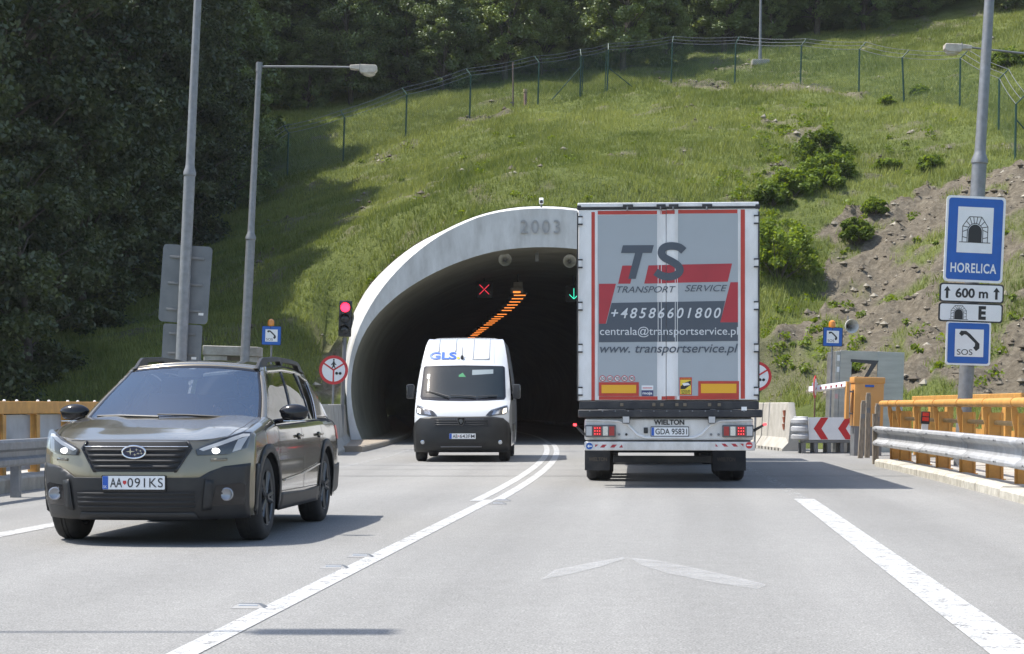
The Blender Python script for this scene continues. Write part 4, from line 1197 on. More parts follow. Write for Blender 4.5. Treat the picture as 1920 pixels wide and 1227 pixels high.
# ---- things on and in the tunnel mouth
t = thing("security_camera", "small white security camera on the crown of the portal", "camera", SP(1015, 388, 59.6))
mb = MB(); mb.cyl((0, 0, -.15), (0, 0, .08), .03, n=10); mb.build("stand", M_GALVD, t)
mb = MB(); mb.box((0, -.05, .17), (.13, .36, .15), Matrix.Rotation(R(14), 4, 'X'), ch=.03); h = mb.build("housing", M_WHITE, t)
mb = MB(); mb.cyl((0, -.235, .125), (0, -.245, .12), .05, n=14); mb.build("lens", M_BLACK, h)
horn("left of the two horn loudspeakers under the tunnel crown", SP(947, 487, 60.8), .205, 0, "horn loudspeakers in the tunnel mouth")
horn("right horn loudspeaker under the tunnel crown next to the lorry", SP(1068, 490, 60.8), .205, 0, "horn loudspeakers in the tunnel mouth")
t = thing("portal_floodlight", "small dark fitting between the two horn loudspeakers", "lamp", SP(1007, 483, 60.6))
mb = MB(); mb.box((0, 0, 0), (.12, .2, .26), ch=.03); mb.build("body", M_GALVD, t)
mb = MB(); mb.cyl((0, 0, .12), (0, 0, .62), .015, n=8); mb.build("hanger", M_GALVD, t)
M_LX = pm("red signal light", (.8, .05, .08), .4, emit=(1.0, .05, .09), estr=.6)
M_LG = pm("green signal light", (.1, .8, .6), .4, emit=(.06, .95, .62), estr=.75)
def lane_signal(label, px, py, Y, kind):
    p = SP(px, py, Y); t = thing("lane_signal", label, "lane signal", p, 0)
    mb = MB(); mb.bx(-.30, .30, .02, .2, -.30, .30, ch=.02); mb.build("housing", M_PLAST, t)
    mb = MB(); mb.cyl((0, .1, .3), (0, .1, 1.0), .03, n=8); mb.build("hanger", M_PLAST, t)
    def bar(a, b):
        mb = MB(); mb.cyl((a[0], 0.012, a[1]), (b[0], 0.012, b[1]), .012, n=8); mb.build("light_bar", M_LX if kind == 'x' else M_LG, t)
    if kind == 'x': 
        bar((-.17, -.17), (.17, .17)); bar((-.17, .17), (-.03, .03)); bar((.03, -.03), (.17, -.17))
    else: bar((0, .19), (0, -.19)); bar((-.16, -.03), (-.01, -.18)); bar((.16, -.03), (.01, -.18))
lane_signal("red cross lane signal hanging in the tunnel", 908, 543, 70, 'x')
lane_signal("green down arrow lane signal hanging in the tunnel", 1076, 551, 70, 'g')
M_TL = pm("orange tunnel lamp", (1, .5, .2), .5, emit=(1.0, .27, .045), estr=1.0)
t = thing("tunnel_light_fitting", "large grey lamp fitting at the start of the orange tunnel lights", "lamp", SP(969, 548, 71))
mb = MB(); mb.box((0, 0, .05), (.46, .6, .20), ch=.03); mb.box((0.04, 0.05, .25), (.34, .3, .22), ch=.02); mb.build("housing", M_LAMP, t)
mb = MB(); mb.box((0, -.305, -.02), (.26, .012, .06)); mb.build("lamp_tube", M_TL, t)
mb = MB(); mb.cyl((0.04, 0.05, .36), (0.04, .05, .95), .03, n=8); mb.build("hanger", M_PLAST, t)
Yl = 74.5
k = 0
while Yl < 160:
    t = thing("tunnel_light", ("orange tunnel lamp, %s in the row from the large grey fitting" % ORD[k + 1]) if k < 14 else "orange tunnel lamp in the far end of the row hidden behind the van", "lamp", (CL(Yl) - .62, Yl, 5.32), 0, "orange lamps in the tunnel")
    mb = MB(); mb.bx(-.30, .30, -.10, .10, .03, .14, ch=.01); mb.build("housing", M_GALVD, t)
    mb = MB(); mb.bx(-.22, .22, -.07, .07, 0.0, .028); mb.build("lamp_tube", M_TL, t)
    mb = MB(); mb.cyl((0, 0, .14), (0, 0, .5), .02, n=6); mb.build("hanger", M_GALVD, t)
    Yl += 2.35 if k % 6 != 5 else 3.6
    k += 1

# ---- guardrails
def rail_mesh(name, off, Ys, prof, mat, parent, side):
    V, F = [], []
    k = len(prof)
    for Y in Ys:
        for d, z in prof: V.append((CL(Y) + off + side * d, Y, z))
    for i in range(len(Ys) - 1):
        for j in range(k - 1): F.append((i * k + j, i * k + j + 1, (i + 1) * k + j + 1, (i + 1) * k + j))
    o = put(bpy.data.objects.new(name, mesh_from(name, V, F, mat, True, 30)), parent)
    sm = o.modifiers.new("thickness", 'SOLIDIFY'); sm.thickness = .006; sm.offset = 0
    return o
WB = [(0.005, .755), (.05, .75), (.075, .735), (.085, .70), (.07, .665), (.01, .625), (0.0, .60), (0, .52), (.01, .495), (.07, .455), (.085, .42), (.075, .385), (.05, .37), (.005, .365)]
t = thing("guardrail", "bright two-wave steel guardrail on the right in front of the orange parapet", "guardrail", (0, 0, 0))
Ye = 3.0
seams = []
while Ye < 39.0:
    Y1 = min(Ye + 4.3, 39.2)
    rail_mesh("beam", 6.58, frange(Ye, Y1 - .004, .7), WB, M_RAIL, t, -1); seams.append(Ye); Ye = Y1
for Y in frange(5, 38.6, 2.1):
    mb = MB()
    for dy in (-.05, .05):
        for z in (.70, .42): mb.cyl((CL(Y) + 6.58 - .083, Y + dy, z), (CL(Y) + 6.58 - .098, Y + dy, z), .013, n=8)
    o = mb.build("bolt", M_GALVD, t); o["kind"] = "stuff"
mb = MB(); mb.bx(CL(39.2) + 6.50, CL(39.2) + 6.60, 39.15, 39.25, -.05, 1.0); mb.build("end_post", M_WOODR, t)
# left guardrail
WL = [(0.0, .735), (.05, .73), (.07, .70), (.07, .62), (.02, .585), (.02, .52), (.07, .485), (.07, .43), (.05, .405), (0, .40)]
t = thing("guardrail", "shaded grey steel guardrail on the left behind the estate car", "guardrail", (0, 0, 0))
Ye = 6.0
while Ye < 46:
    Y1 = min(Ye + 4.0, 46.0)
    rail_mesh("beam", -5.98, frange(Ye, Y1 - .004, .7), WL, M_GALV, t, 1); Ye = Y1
Yp = 6.9
while Yp < 46:
    mb = MB(); mb.bx(CL(Yp) - 6.10, CL(Yp) - 5.99, Yp - .07, Yp + .07, -.05, .70); mb.build("post", M_GALV, t, bevel=.006); Yp += 2.0

# ---- orange parapets
t = thing("bridge_parapet", "orange steel parapet with a round handrail behind the right guardrail", "parapet", (0, 0, 0))
def along(off, z, Ys, dx=0): return [(CL(Y) + off + dx, Y, z) for Y in Ys]
OF = 6.74
PYS = [38.2, 37.1, 34.9, 32.7, 30.3, 27.95, 25.7, 23.4, 21.1, 18.8, 16.5, 14.2, 11.9, 9.6, 7.3]
mb = MB(); mb.tube(along(OF - .03, 1.20, frange(6, 39.4, 1.2)), .062, 14); mb.build("handrail", M_ORANGE, t)
mb = MB(); mb.tube(along(OF + .10, .915, frange(6, 38.2, 1.2)), .034, 10); mb.build("midrail", pm("faded orange pipe", (.42, .28, .12), .55, var=.15, scale=5), t)
post = MB()
prof = [(-.04, .11), (-.04, .80), (-.075, .98), (-.085, 1.13), (-.02, 1.145), (.03, 1.0), (.06, .82), (.06, .11)]
post.add([(x, -.012, z) for x, z in prof] + [(x, .012, z) for x, z in prof], [tuple(range(8)), tuple(range(15, 7, -1))] + [(i, 8 + i, 8 + (i + 1) % 8, (i + 1) % 8) for i in range(8)])
post.bx(-.005, .19, -.055, -.02, .11, 1.06); post.bx(.16, .195, -.075, .055, .11, 1.05); post.bx(-.13, .22, -.12, .10, .095, .125)
pme = post.mesh("post", M_ORANGE)
for Y in PYS:
    o = put(bpy.data.objects.new("post", pme), t); o.location = (CL(Y) + OF, Y, 0)
    mb = MB(); mb.tube([(CL(Y) + OF - .03, Y - .012, 1.20), (CL(Y) + OF - .03, Y + .012, 1.20)], .071, 14); mb.build("collar", M_ORANGE, t)
# farther parapet
t = thing("bridge_parapet", "farther orange beam parapet with diagonal braces behind the sign post", "parapet", (0, 0, 0))
OF2 = 8.58
Ys2 = frange(22, 46.4, 2.03)
mb = MB()
for z0, z1 in ((1.25, 1.385),):
    V, F = [], []
    for Y in frange(21.5, 46.6, 1.5): V += [(CL(Y) + OF2 - .08, Y, z0), (CL(Y) + OF2 - .08, Y, z1), (CL(Y) + OF2 + .08, Y, z1), (CL(Y) + OF2 + .08, Y, z0)]
    nn = len(V) // 4
    for i in range(nn - 1):
        for j in range(4): F.append((i * 4 + j, i * 4 + (j + 1) % 4, (i + 1) * 4 + (j + 1) % 4, (i + 1) * 4 + j))
    F += [(0, 1, 2, 3), (nn * 4 - 4, nn * 4 - 3, nn * 4 - 2, nn * 4 - 1)]
    mb.add(V, F)
mb.build("top_beam", M_ORANGE, t, bevel=.012)
for Y in Ys2:
    c = CL(Y) + OF2
    mb = MB(); mb.add([(c - .07, Y - .06, 0), (c + .07, Y - .06, 0), (c + .07, Y + .06, 0), (c - .07, Y + .06, 0), (c - .07, Y - .13, 1.25), (c + .07, Y - .13, 1.25), (c + .07, Y + .13, 1.25), (c - .07, Y + .13, 1.25)],
                      [(0, 1, 2, 3), (4, 5, 6, 7), (0, 1, 5, 4), (1, 2, 6, 5), (2, 3, 7, 6), (3, 0, 4, 7)]); mb.build("post", M_ORANGE, t, bevel=.008)
    mb = MB(); mb.cyl((CL(Y + .25) + OF2, Y + .2, 1.23), (CL(Y + .9) + OF2, Y + .95, .75), .022, n=8); mb.build("brace", M_ORANGE, t)
M_PANEL = pm("scratched translucent panel", (.33, .36, .39), .35, var=.18, scale=2.5, dirt=(.5, .52, .54), dirt_amt=.5, dscale=1.3)
for Y0, Y1 in zip(Ys2[:-1], Ys2[1:]):
    mb = MB(); a0, a1 = CL(Y0 + .2) + OF2 + .03, CL(Y1 - .2) + OF2 + .03
    mb.add([(a0, Y0 + .2, .15), (a1, Y1 - .2, .15), (a1, Y1 - .2, .70), (a0, Y0 + .2, .70), (a0 + .012, Y0 + .2, .15), (a1 + .012, Y1 - .2, .15), (a1 + .012, Y1 - .2, .70), (a0 + .012, Y0 + .2, .70)],
           [(0, 1, 2, 3), (4, 7, 6, 5), (0, 4, 5, 1), (3, 2, 6, 7), (0, 3, 7, 4), (1, 5, 6, 2)]); mb.build("infill_panel", M_ORANGE, t)
# left parapet with clear panels
t = thing("bridge_parapet", "brownish orange parapet with scratched clear panels on the left", "parapet", (0, 0, 0))
OL = -7.0
Yl_ = [19.6 + 1.5 * i for i in range(17)]
mb = MB(); V, F = [], []
for Y in frange(19.2, 44, 1.5): V += [(CL(Y) + OL - .07, Y, 1.04), (CL(Y) + OL + .07, Y, 1.04), (CL(Y) + OL + .07, Y, 1.22), (CL(Y) + OL - .07, Y, 1.22)]
nn = len(V) // 4
for i in range(nn - 1):
    for j in range(4): F.append((i * 4 + j, i * 4 + (j + 1) % 4, (i + 1) * 4 + (j + 1) % 4, (i + 1) * 4 + j))
mb.add(V, F + [(3, 2, 1, 0), (nn * 4 - 4, nn * 4 - 3, nn * 4 - 2, nn * 4 - 1)]); mb.build("top_beam", M_ORANGE, t, bevel=.01)
for Y in Yl_:
    mb = MB(); c = CL(Y) + OL
    mb.bx(c - .06, c + .06, Y - .06, Y + .06, .18, 1.039); mb.bx(c + .061, c + .085, Y - .09, Y + .09, .18, 1.03); mb.build("post", M_ORANGE, t, bevel=.006)
    mb = MB(); mb.ell((c, Y + .3, 1.225), (.025, .025, .02), 8, 5); mb.build("cap_bolt", M_WHITE, t)
    mb = MB(); mb.ell((c, Y + 1.0, 1.225), (.025, .025, .02), 8, 5); mb.build("cap_bolt", M_WHITE, t)
for Y0, Y1 in zip(Yl_[:-1], Yl_[1:]):
    mb = MB(); a0, a1 = CL(Y0 + .08) + OL - .01, CL(Y1 - .08) + OL - .01
    mb.add([(a0, Y0 + .09, .24), (a1, Y1 - .09, .24), (a1, Y1 - .09, 1.03), (a0, Y0 + .09, 1.03), (a0 - .012, Y0 + .09, .24), (a1 - .012, Y1 - .09, .24), (a1 - .012, Y1 - .09, 1.03), (a0 - .012, Y0 + .09, 1.03)],
           [(0, 1, 2, 3), (4, 7, 6, 5), (0, 4, 5, 1), (3, 2, 6, 7), (0, 3, 7, 4), (1, 5, 6, 2)]); mb.build("clear_panel", M_PANEL, t)

# ---- concrete barriers
def barrier(label, p0, p1, h, name="concrete_barrier", mat=M_CONC, slope_end=False, group=None):
    p0, p1 = Vector(p0), Vector(p1); d = p1 - p0; L = d.length
    t = thing(name, label, "barrier", (p0.x, p0.y, 0), math.atan2(d.y, d.x) - math.pi / 2, group)
    prof = [(-.30, -.05), (-.30, .08), (-.14, .34), (-.085, h - .02), (-.065, h), (.065, h), (.085, h - .02), (.14, .34), (.30, .08), (.30, -.05)]
    mb = MB(); k = len(prof)
    ys = [0.0, .02, L - .45, L - .02, L] if not slope_end else [0.0, .30, L - .45, L - .02, L]
    V = []
    for i, y in enumerate(ys):
        for x, z in prof:
            q = 1.0
            if slope_end and i == 0: q = .62
            V.append((x * (.985 if i in (0, len(ys) - 1) else 1), y, z * q))
    F = [tuple(range(k)), tuple(range((len(ys) - 1) * k, len(ys) * k))]
    for i in range(len(ys) - 1):
        for j in range(k): F.append((i * k + j, i * k + (j + 1) % k, (i + 1) * k + (j + 1) % k, (i + 1) * k + j))
    mb.add(V, F); b = mb.build("body", mat, t, True, 25)
    if name == "concrete_barrier":
        for y in frange(.5, L - .5, .45):
            m2 = MB(); m2.bx(-.306, -.296, y - .07, y + .07, -.02, .07); m2.build("drain_slot", M_BLACK, t)
    return t, L
M_CONCL = pm("pale new concrete", (0.42, 0.40, 0.36), 0.85, var=0.10, scale=2.5, bump=0.3, bscale=35, dirt=(0.30, 0.28, 0.23), dirt_amt=0.6, dscale=3)
barrier("grey concrete barrier block beside the portal's left foot", (-4.58, 51.6), (-5.02, 58.4), 1.2, mat=M_CONC)
barrier("grey concrete barrier block next to the estate car's rear", (-4.36, 46.0), (-4.57, 51.5), 1.2, mat=M_CONC)
tb, L = barrier("pale concrete barrier block ending beside the chevron crash cushion", (7.22, 50.6), (7.02, 54.4), 1.25, mat=M_CONCL, slope_end=True)
for z in (.62, .80, .97):
    m2 = MB(); m2.box((-.13 + (z - .62) * .04, .62, z), (.05, .17, .15), Matrix.Rotation(R(-8), 4, 'Y')); m2.build("reflector_plate", pm("rust red plate", (.26, .075, .035), .7, var=.2, scale=9), tb)
barrier("pale concrete barrier block half hidden behind the lorry", (7.01, 54.5), (6.80, 58.4), 1.25, mat=M_CONCL)

# ---- crash cushion with chevrons
Yc = 48.0; s = FPX / Yc
t = thing("crash_cushion", "crash cushion with two red chevrons on a white board", "crash cushion", (SP(1563, 762, Yc).x, Yc, 0), R(3))
w2 = 47 / s
flat("chevron_board", [(-w2, .335), (w2, .335), (w2, .88), (-w2, .88)], 0, M_WHITE, t, .04)
for cx in (-.33, .27):
    a = [(-.16, 0), (.02, .265), (.20, .265), (.03, 0), (.20, -.265), (.02, -.265)]
    flat("chevron", [(cx + p[0], .607 + p[1]) for p in a], -.004, M_RED, t)
mb = MB(); V = []; n = 12
NP = [(.0, .30), (.06, .34), (.06, .42), (.0, .46), (.0, .49), (.06, .53), (.06, .62), (0, .66), (0, .69), (.06, .73), (.06, .80), (0, .84), (0, .88)]
for i in range(n + 1):
    a = R(-90 - 180 * i / n)
    for d, z in NP: V.append((-w2 - .02 + (.24 + d) * math.cos(a) * 1.2, .30 + (.30 + d) * math.sin(a), z + .02))
k = len(NP)
mb.add(V, [(i * k + j, i * k + j + 1, (i + 1) * k + j + 1, (i + 1) * k + j) for i in range(n) for j in range(k - 1)])
o = mb.build("nose_rail", M_RAIL, t); sm = o.modifiers.new("thickness", 'SOLIDIFY'); sm.thickness = .008
mb = MB(); mb.bx(-w2 - .1, w2 + .02, .02, .6, .255, .33); mb.build("base_frame", M_GALVD, t, bevel=.01)
for x in (-.72, -.42, -.1, .22, .5):
    for y in (.08, .52):
        mb = MB(); mb.bx(x - .045, x + .045, y - .05, y + .05, -.02, .254); mb.build("leg", M_GALVD, t)
mb = MB(); mb.bx(-w2 - .05, w2, .0, .62, -.02, .02); mb.build("ground_plate", M_GALVD, t)
mb = MB(); mb.bx(-w2 - .02, w2, .3, .9, .34, .84); mb.build("energy_absorber", M_GALVD, t, bevel=.01)

# ---- swing barrier gate
Yg = 45.7; s = FPX / Yg
t = thing("barrier_gate", "orange barrier gate machine with a red and white boom", "barrier gate", (SP(1626, 762, Yg).x, Yg, 0), R(2), None, .03)
def gx(px): return (px - 1626) / s
def gz(py): return CAMZ + (762 - py) / s
mb = MB(); mb.bx(gx(1599), gx(1654), 0, .5, gz(800), gz(716), ch=.012); c = mb.build("cabinet", M_ORANGE2, t)
mb = MB(); mb.bx(gx(1597), gx(1656), -.015, .52, gz(719), gz(707.5), ch=.02); mb.build("lid", M_ORANGE2, t)
mb = MB(); mb.bx(gx(1601), gx(1653), .02, .48, -.05, gz(800.3)); mb.build("plinth", M_GALVD, t)
mb = MB(); mb.bx(gx(1609), gx(1648), -.008, .001, gz(796), gz(732), ch=.003); d = mb.build("door", M_ORANGE2, c)
mb = MB(); mb.bx(gx(1618), gx(1635), -.02, -.001, gz(726), gz(722), ch=.004); mb.build("maker_plate", M_BLUE, c)
mb = MB(); mb.bx(gx(1644), gx(1646), -.022, -.008, gz(770), gz(762)); mb.build("handle", M_PLAST, d)
mb = MB(); mb.bx(gx(1585), gx(1591), .1, .3, gz(787), gz(717)); mb.build("counter_arm", M_ORANGE2, t, bevel=.006)
for z in (734, 775):
    mb = MB(); mb.bx(gx(1586), gx(1600), .14, .26, gz(z + 3), gz(z)); mb.build("hinge", M_GALV, t)
a, b2 = Vector((gx(1588), .25, gz(722))), Vector((gx(1530), 1.0, gz(733)))
mb = MB(); mb.tube([a, b2], .085, 4); boom = mb.build("boom", M_WHITE, t, False)
for k in range(6):
    p = a.lerp(b2, .16 + .14 * k); mb = MB(); mb.box(p + Vector((0, -.075, 0)), (.045, .05, .055)); mb.build("red_block", M_RED, boom)
p = Vector((gx(1537), .8, gz(728)))
M = Matrix.Translation(p) @ Matrix.Rotation(R(72), 4, 'Z')
mb = MB(); mb.prism(circ(0, 0, .27, 28), .02, M); mb.build("round_sign", M_RED, t)
mb = MB(); mb.prism(circ(0, 0, .20, 28), .004, M @ Matrix.Translation((0, -.005, 0))); mb.build("round_sign_face", M_WHITE, t)
t = thing("hydrant_plate", "small red and white plate on a thin rusty rod behind the crash cushion", "plate", (SP(1525, 762, 49.3).x, 49.3, 0), 0, None, .03)
mb = MB(); mb.cyl((0, 0, -.1), (0, 0, 1.75), .018, n=8); mb.build("rod", pm("rusty rod", (.14, .07, .05), .8), t)
flat("plate", rnd_poly(-.09, .06, 1.52, 1.74, .01), -.03, M_WHITE, t, .006); lettering("H", -.04, .05, 1.56, 1.70, -.034, M_RED, t, bold=.03)
for (px, Y, h, ln, lab) in ((1617, 43.6, 1.25, .06, "weathered leaning plank in front of the orange gate"), (1630, 44.0, 1.42, .02, "taller weathered plank behind the leaning one"), (1646.5, 42.2, 1.18, .035, "thin grey plank by the end of the right guardrail")):
    t = thing("plank", lab, "plank", (SP(px, 762, Y).x - .05, Y, -.02), R(8), None, ln)
    mb = MB(); mb.bx(-.055, .055, -.03, .03, 0, h); mb.bx(-.04, .045, -.03, .03, h, h + .05); mb.build("board", M_WOODR, t, bevel=.008)
    mb = MB(); mb.bx(-.04, .04, -.036, -.0305, h * .72, h * .80); mb.build("metal_tab", M_GALVD, t)
t = thing("delineator", "small delineator with a red reflector above the right guardrail", "delineator", (CL(35) + 6.52, 33.6, 0), 0, None, .07)
mb = MB(); mb.bx(-.055, .055, -.012, .012, .74, .86); mb.build("stem", M_WHITE, t)
mb = MB(); mb.bx(-.075, .075, -.02, .012, .85, 1.06); h = mb.build("head", M_PLAST, t, bevel=.006)
for z in (.90, .98):
    mb = MB(); mb.bx(-.055, .055, -.026, -.0205, z, z + .065); mb.build("reflector", pm("bright red reflector", (.85, .06, .04), .25), h)  # plain bright red blocks without emission

# ---- road studs
def stud(px, py, lab):
    X, Y = GX(px, py); t = thing("road_stud", lab, "road stud", (X, Y, .002), -CLH(Y))
    mb = MB(); mb.add([(-.10, -.06, 0), (.10, -.06, 0), (.10, .06, 0), (-.10, .06, 0), (-.06, -.035, .022), (.06, -.035, .022), (.06, .035, .022), (-.06, .035, .022)],
                      [(0, 1, 5, 4), (1, 2, 6, 5), (2, 3, 7, 6), (3, 0, 4, 7), (4, 5, 6, 7)]); mb.build("base", M_GALVD, t)
    mb = MB(); mb.bx(-.055, .055, -.045, -.030, .004, .020); mb.build("glass_reflector", M_WHITE, t)
stud(676, 1045, "road stud beside the centre line nearest the estate car's shadow")
stud(627, 1066, "road stud just below and left of the bluish stud")
stud(942, 940, "road stud where the centre line splits in two")
stud(934, 946, "second road stud where the centre line splits in two")
stud(468, 1140, "flat road stud left of the centre line in the foreground")

# ---- hilltop fence
def chainlink():
    m = bpy.data.materials.new("green chain link"); m.use_nodes = True
    n, l = m.node_tree.nodes, m.node_tree.links
    b = n["Principled BSDF"]; b.inputs['Base Color'].default_value = (.025, .075, .052, 1); b.inputs['Roughness'].default_value = .5
    uv = n.new("ShaderNodeUVMap"); mp = n.new("ShaderNodeMapping"); mp.inputs['Rotation'].default_value = (0, 0, R(45)); mp.inputs['Scale'].default_value = (14, 14, 1)
    l.new(uv.outputs['UV'], mp.inputs['Vector'])
    sp = n.new("ShaderNodeSeparateXYZ"); l.new(mp.outputs['Vector'], sp.inputs[0])
    outs = []
    for a in ('X', 'Y'):
        f = n.new("ShaderNodeMath"); f.operation = 'FRACT'; l.new(sp.outputs[a], f.inputs[0])
        c = n.new("ShaderNodeMath"); c.operation = 'LESS_THAN'; c.inputs[1].default_value = .09; l.new(f.outputs[0], c.inputs[0]); outs.append(c.outputs[0])
    mxx = n.new("ShaderNodeMath"); mxx.operation = 'MAXIMUM'; l.new(outs[0], mxx.inputs[0]); l.new(outs[1], mxx.inputs[1])
    tr = n.new("ShaderNodeBsdfTransparent"); ms = n.new("ShaderNodeMixShader")
    l.new(mxx.outputs[0], ms.inputs[0]); l.new(tr.outputs[0], ms.inputs[1]); l.new(b.outputs[0], ms.inputs[2]); l.new(ms.outputs[0], n["Material Output"].inputs['Surface'])
    return m
M_LINK = chainlink()
t = thing("chain_link_fence", "green chain link fence with barbed wire along the top of the slope", "fence", (0, 0, 0))
FP = []
for i, (px, py, Y) in enumerate(FENCE_PX):
    p = SP(px, py, Y); p.z = float(hill_z(np.array([p.x]), np.array([p.y]))[0]); FP.append(p)
tops, outs = [], []
for i, p in enumerate(FP):
    d = (FP[min(i + 1, len(FP) - 1)] - FP[max(i - 1, 0)]); nrm = Vector((-d.y, d.x, 0)).normalized()
    lean = Vector((.035 if i < 11 else (-.05 if i == 12 else .02), 0, 1))
    tp = p + lean * 2.05; ot = tp + nrm * .30 + Vector((0, 0, .36)) + (Vector((-.10, 0, 0)) if i < 6 else Vector((.06, 0, 0)))
    tops.append(tp); outs.append(ot)
    mb = MB(); mb.cyl(p - Vector((0, 0, .4)), tp, .042, n=10); mb.build("post", M_GREENP, t)
    mb = MB(); mb.cyl(tp, ot, .026, n=8); mb.build("outrigger", M_GREENP, t)
    if i in (6, 15):
        mb = MB(); q = p + Vector((-1.5 if i == 6 else 1.2, -.1, 0)); q.z = float(hill_z(np.array([q.x]), np.array([q.y]))[0]) - .1
        mb.cyl(q, p + lean * 1.5, .026, n=8); mb.build("brace", M_GREENP, t)
    if i == 7:
        mb = MB(); q = p + Vector((1.4, -.1, 0)); q.z = float(hill_z(np.array([q.x]), np.array([q.y]))[0]) - .1
        mb.cyl(q, p + lean * 1.2, .026, n=8); mb.build("brace", M_GREENP, t)
for i in range(len(FP) - 1):
    a, b2 = FP[i], FP[i + 1]; L = (b2 - a).length
    if i == 6:                                       # the little gate
        mb = MB()
        o_ = Vector((.10, -.02, 0))
        mb.tube([a + o_, tops[i] + o_ - Vector((0, 0, .1)), tops[i + 1] - o_ - Vector((0, 0, .1)), b2 - o_, a + o_], .028, 8, caps=False); mb.build("gate_frame", M_GREENP, t)
    N = 6; V = []; UVs = []
    for k in range(N + 1):
        q = a.lerp(b2, k / N); zz = float(hill_z(np.array([q.x]), np.array([q.y]))[0]) + .03
        tq = tops[i].lerp(tops[i + 1], k / N)
        V += [(q.x, q.y, zz), (tq.x, tq.y, tq.z - .05)]; UVs += [(L * k / N, zz), (L * k / N, tq.z)]
    me = mesh_from("mesh_panel", V, [(2 * k, 2 * k + 2, 2 * k + 3, 2 * k + 1) for k in range(N)], M_LINK, False)
    ul = me.uv_layers.new(name="UVMap"); ul.data.foreach_set("uv", [c for lp in me.loops for c in UVs[lp.vertex_index]])
    put(bpy.data.objects.new("mesh_panel", me), t)
    for f in (0.0, .5, 1.0):
        p0, p1 = tops[i].lerp(outs[i], f), tops[i + 1].lerp(outs[i + 1], f)
        mb = MB(); mb.tube([p0, p0.lerp(p1, .25) - Vector((0, 0, .05)), p0.lerp(p1, .5) - Vector((0, 0, .07)), p0.lerp(p1, .75) - Vector((0, 0, .05)), p1], .013, 4)
        mb.build("barbed_wire" if f else "straining_wire", M_GALV, t)
# things on the hill
t = thing("mast", "thin grey mast on a concrete foot behind the fence", "mast", (0, 0, 0))
X, Y = gpt(1425, 118); z = float(hill_z(np.array([X]), np.array([Y]))[0]); t.location = (X, Y, z); t.rotation_euler = (0, .012, 0)
mb = MB(); mb.lathe([(.10, 0), (.10, .6), (.075, .8), (.05, 9.5), (0, 9.5)], 12); mb.build("pole", M_GALV, t)
mb = MB(); mb.box((0, 0, .02), (.9, .9, .3), ch=.03); mb.build("foot", M_CONC, t)
t = thing("vent_pipe", "short pinkish standpipe with a cap by the fence", "pipe", (0, 0, 0))
X, Y = gpt(985, 200); t.location = (X, Y, float(hill_z(np.array([X]), np.array([Y]))[0]))
mb = MB(); mb.cyl((0, 0, -.2), (0, 0, .72), .075, n=12); mb.build("pipe", pm("faded pink pipe", (.34, .21, .17), .7, var=.15), t)
mb = MB(); mb.cyl((0, 0, .72), (0, 0, .86), .10, n=12); mb.build("cap", pm("tan cap", (.45, .36, .22), .7), t)
t = thing("marker_pole", "thin rusty pole in front of the fence beside the standpipe", "pole", (0, 0, 0))
X, Y = gpt(962, 203); t.location = (X, Y, float(hill_z(np.array([X]), np.array([Y]))[0]))
mb = MB(); mb.cyl((0, 0, -.2), (0, 0, 2.15), .04, n=10); mb.build("pole", pm("rust brown pole", (.17, .12, .10), .8), t)
mb = MB(); mb.bx(-.14, .06, -.03, .03, .15, .22); mb.build("clamp", M_GALVD, t)
# ================================================================== ESTATE CAR
def glass_material(name, tint, haze, hazecol, refl=0.05):
    m = bpy.data.materials.new(name); m.use_nodes = True
    n, l = m.node_tree.nodes, m.node_tree.links
    n.remove(n["Principled BSDF"])
    tr = n.new("ShaderNodeBsdfTransparent"); tr.inputs['Color'].default_value = (*tint, 1)
    gl = n.new("ShaderNodeBsdfGlossy"); gl.inputs['Roughness'].default_value = 0.015
    df = n.new("ShaderNodeBsdfDiffuse"); df.inputs['Color'].default_value = (*hazecol, 1)
    fr = n.new("ShaderNodeFresnel"); fr.inputs['IOR'].default_value = 1.52
    ad = n.new("ShaderNodeMath"); ad.operation = 'ADD'; ad.inputs[1].default_value = refl; ad.use_clamp = True
    l.new(fr.outputs[0], ad.inputs[0])
    m0 = n.new("ShaderNodeMixShader"); m0.inputs[0].default_value = haze
    l.new(tr.outputs[0], m0.inputs[1]); l.new(df.outputs[0], m0.inputs[2])
    m1 = n.new("ShaderNodeMixShader"); l.new(ad.outputs[0], m1.inputs[0]); l.new(m0.outputs[0], m1.inputs[1]); l.new(gl.outputs[0], m1.inputs[2])
    l.new(m1.outputs[0], n["Material Output"].inputs['Surface'])
    return m
M_GLASS = glass_material("tinted car glass with painted sky", (.50, .57, .62), .10, (.09, .25, .55), .11)  # blue diffuse layer stands in for the sky mirrored in the windscreen
M_GLASSD = glass_material("dark side glass", (.16, .18, .18), .02, (.3, .35, .35), .04)
M_LENS = glass_material("clear lamp lens", (.85, .87, .9), .03, (.7, .7, .7), .03)
M_OLIVE = pm("olive metallic car paint", (0.205, 0.178, 0.128), 0.24, 0.5, coat=1.0, rvar=0.05, scale=2.0, dirt=(0.15, 0.145, 0.12), dirt_amt=0.18, dscale=4)
M_CLAD = pm("charcoal cladding plastic", (0.015, 0.016, 0.018), 0.5, var=0.15, scale=8, dirt=(0.05, 0.048, 0.045), dirt_amt=0.3, dscale=5)
M_GLOSSB = pm("gloss black plastic", (0.010, 0.010, 0.012), 0.12)
M_GRILLE = pm("grille black", (0.012, 0.012, 0.014), 0.6)
M_CHROME = pm("chrome trim", (0.75, 0.76, 0.78), 0.12, 1.0)
M_TYRE = pm("dusty tyre rubber", (0.020, 0.020, 0.021), 0.8, var=0.2, scale=6, dirt=(0.07, 0.066, 0.06), dirt_amt=0.4, dscale=6)
M_RIM = pm("dark machined alloy", (0.10, 0.103, 0.108), 0.35, 0.8)
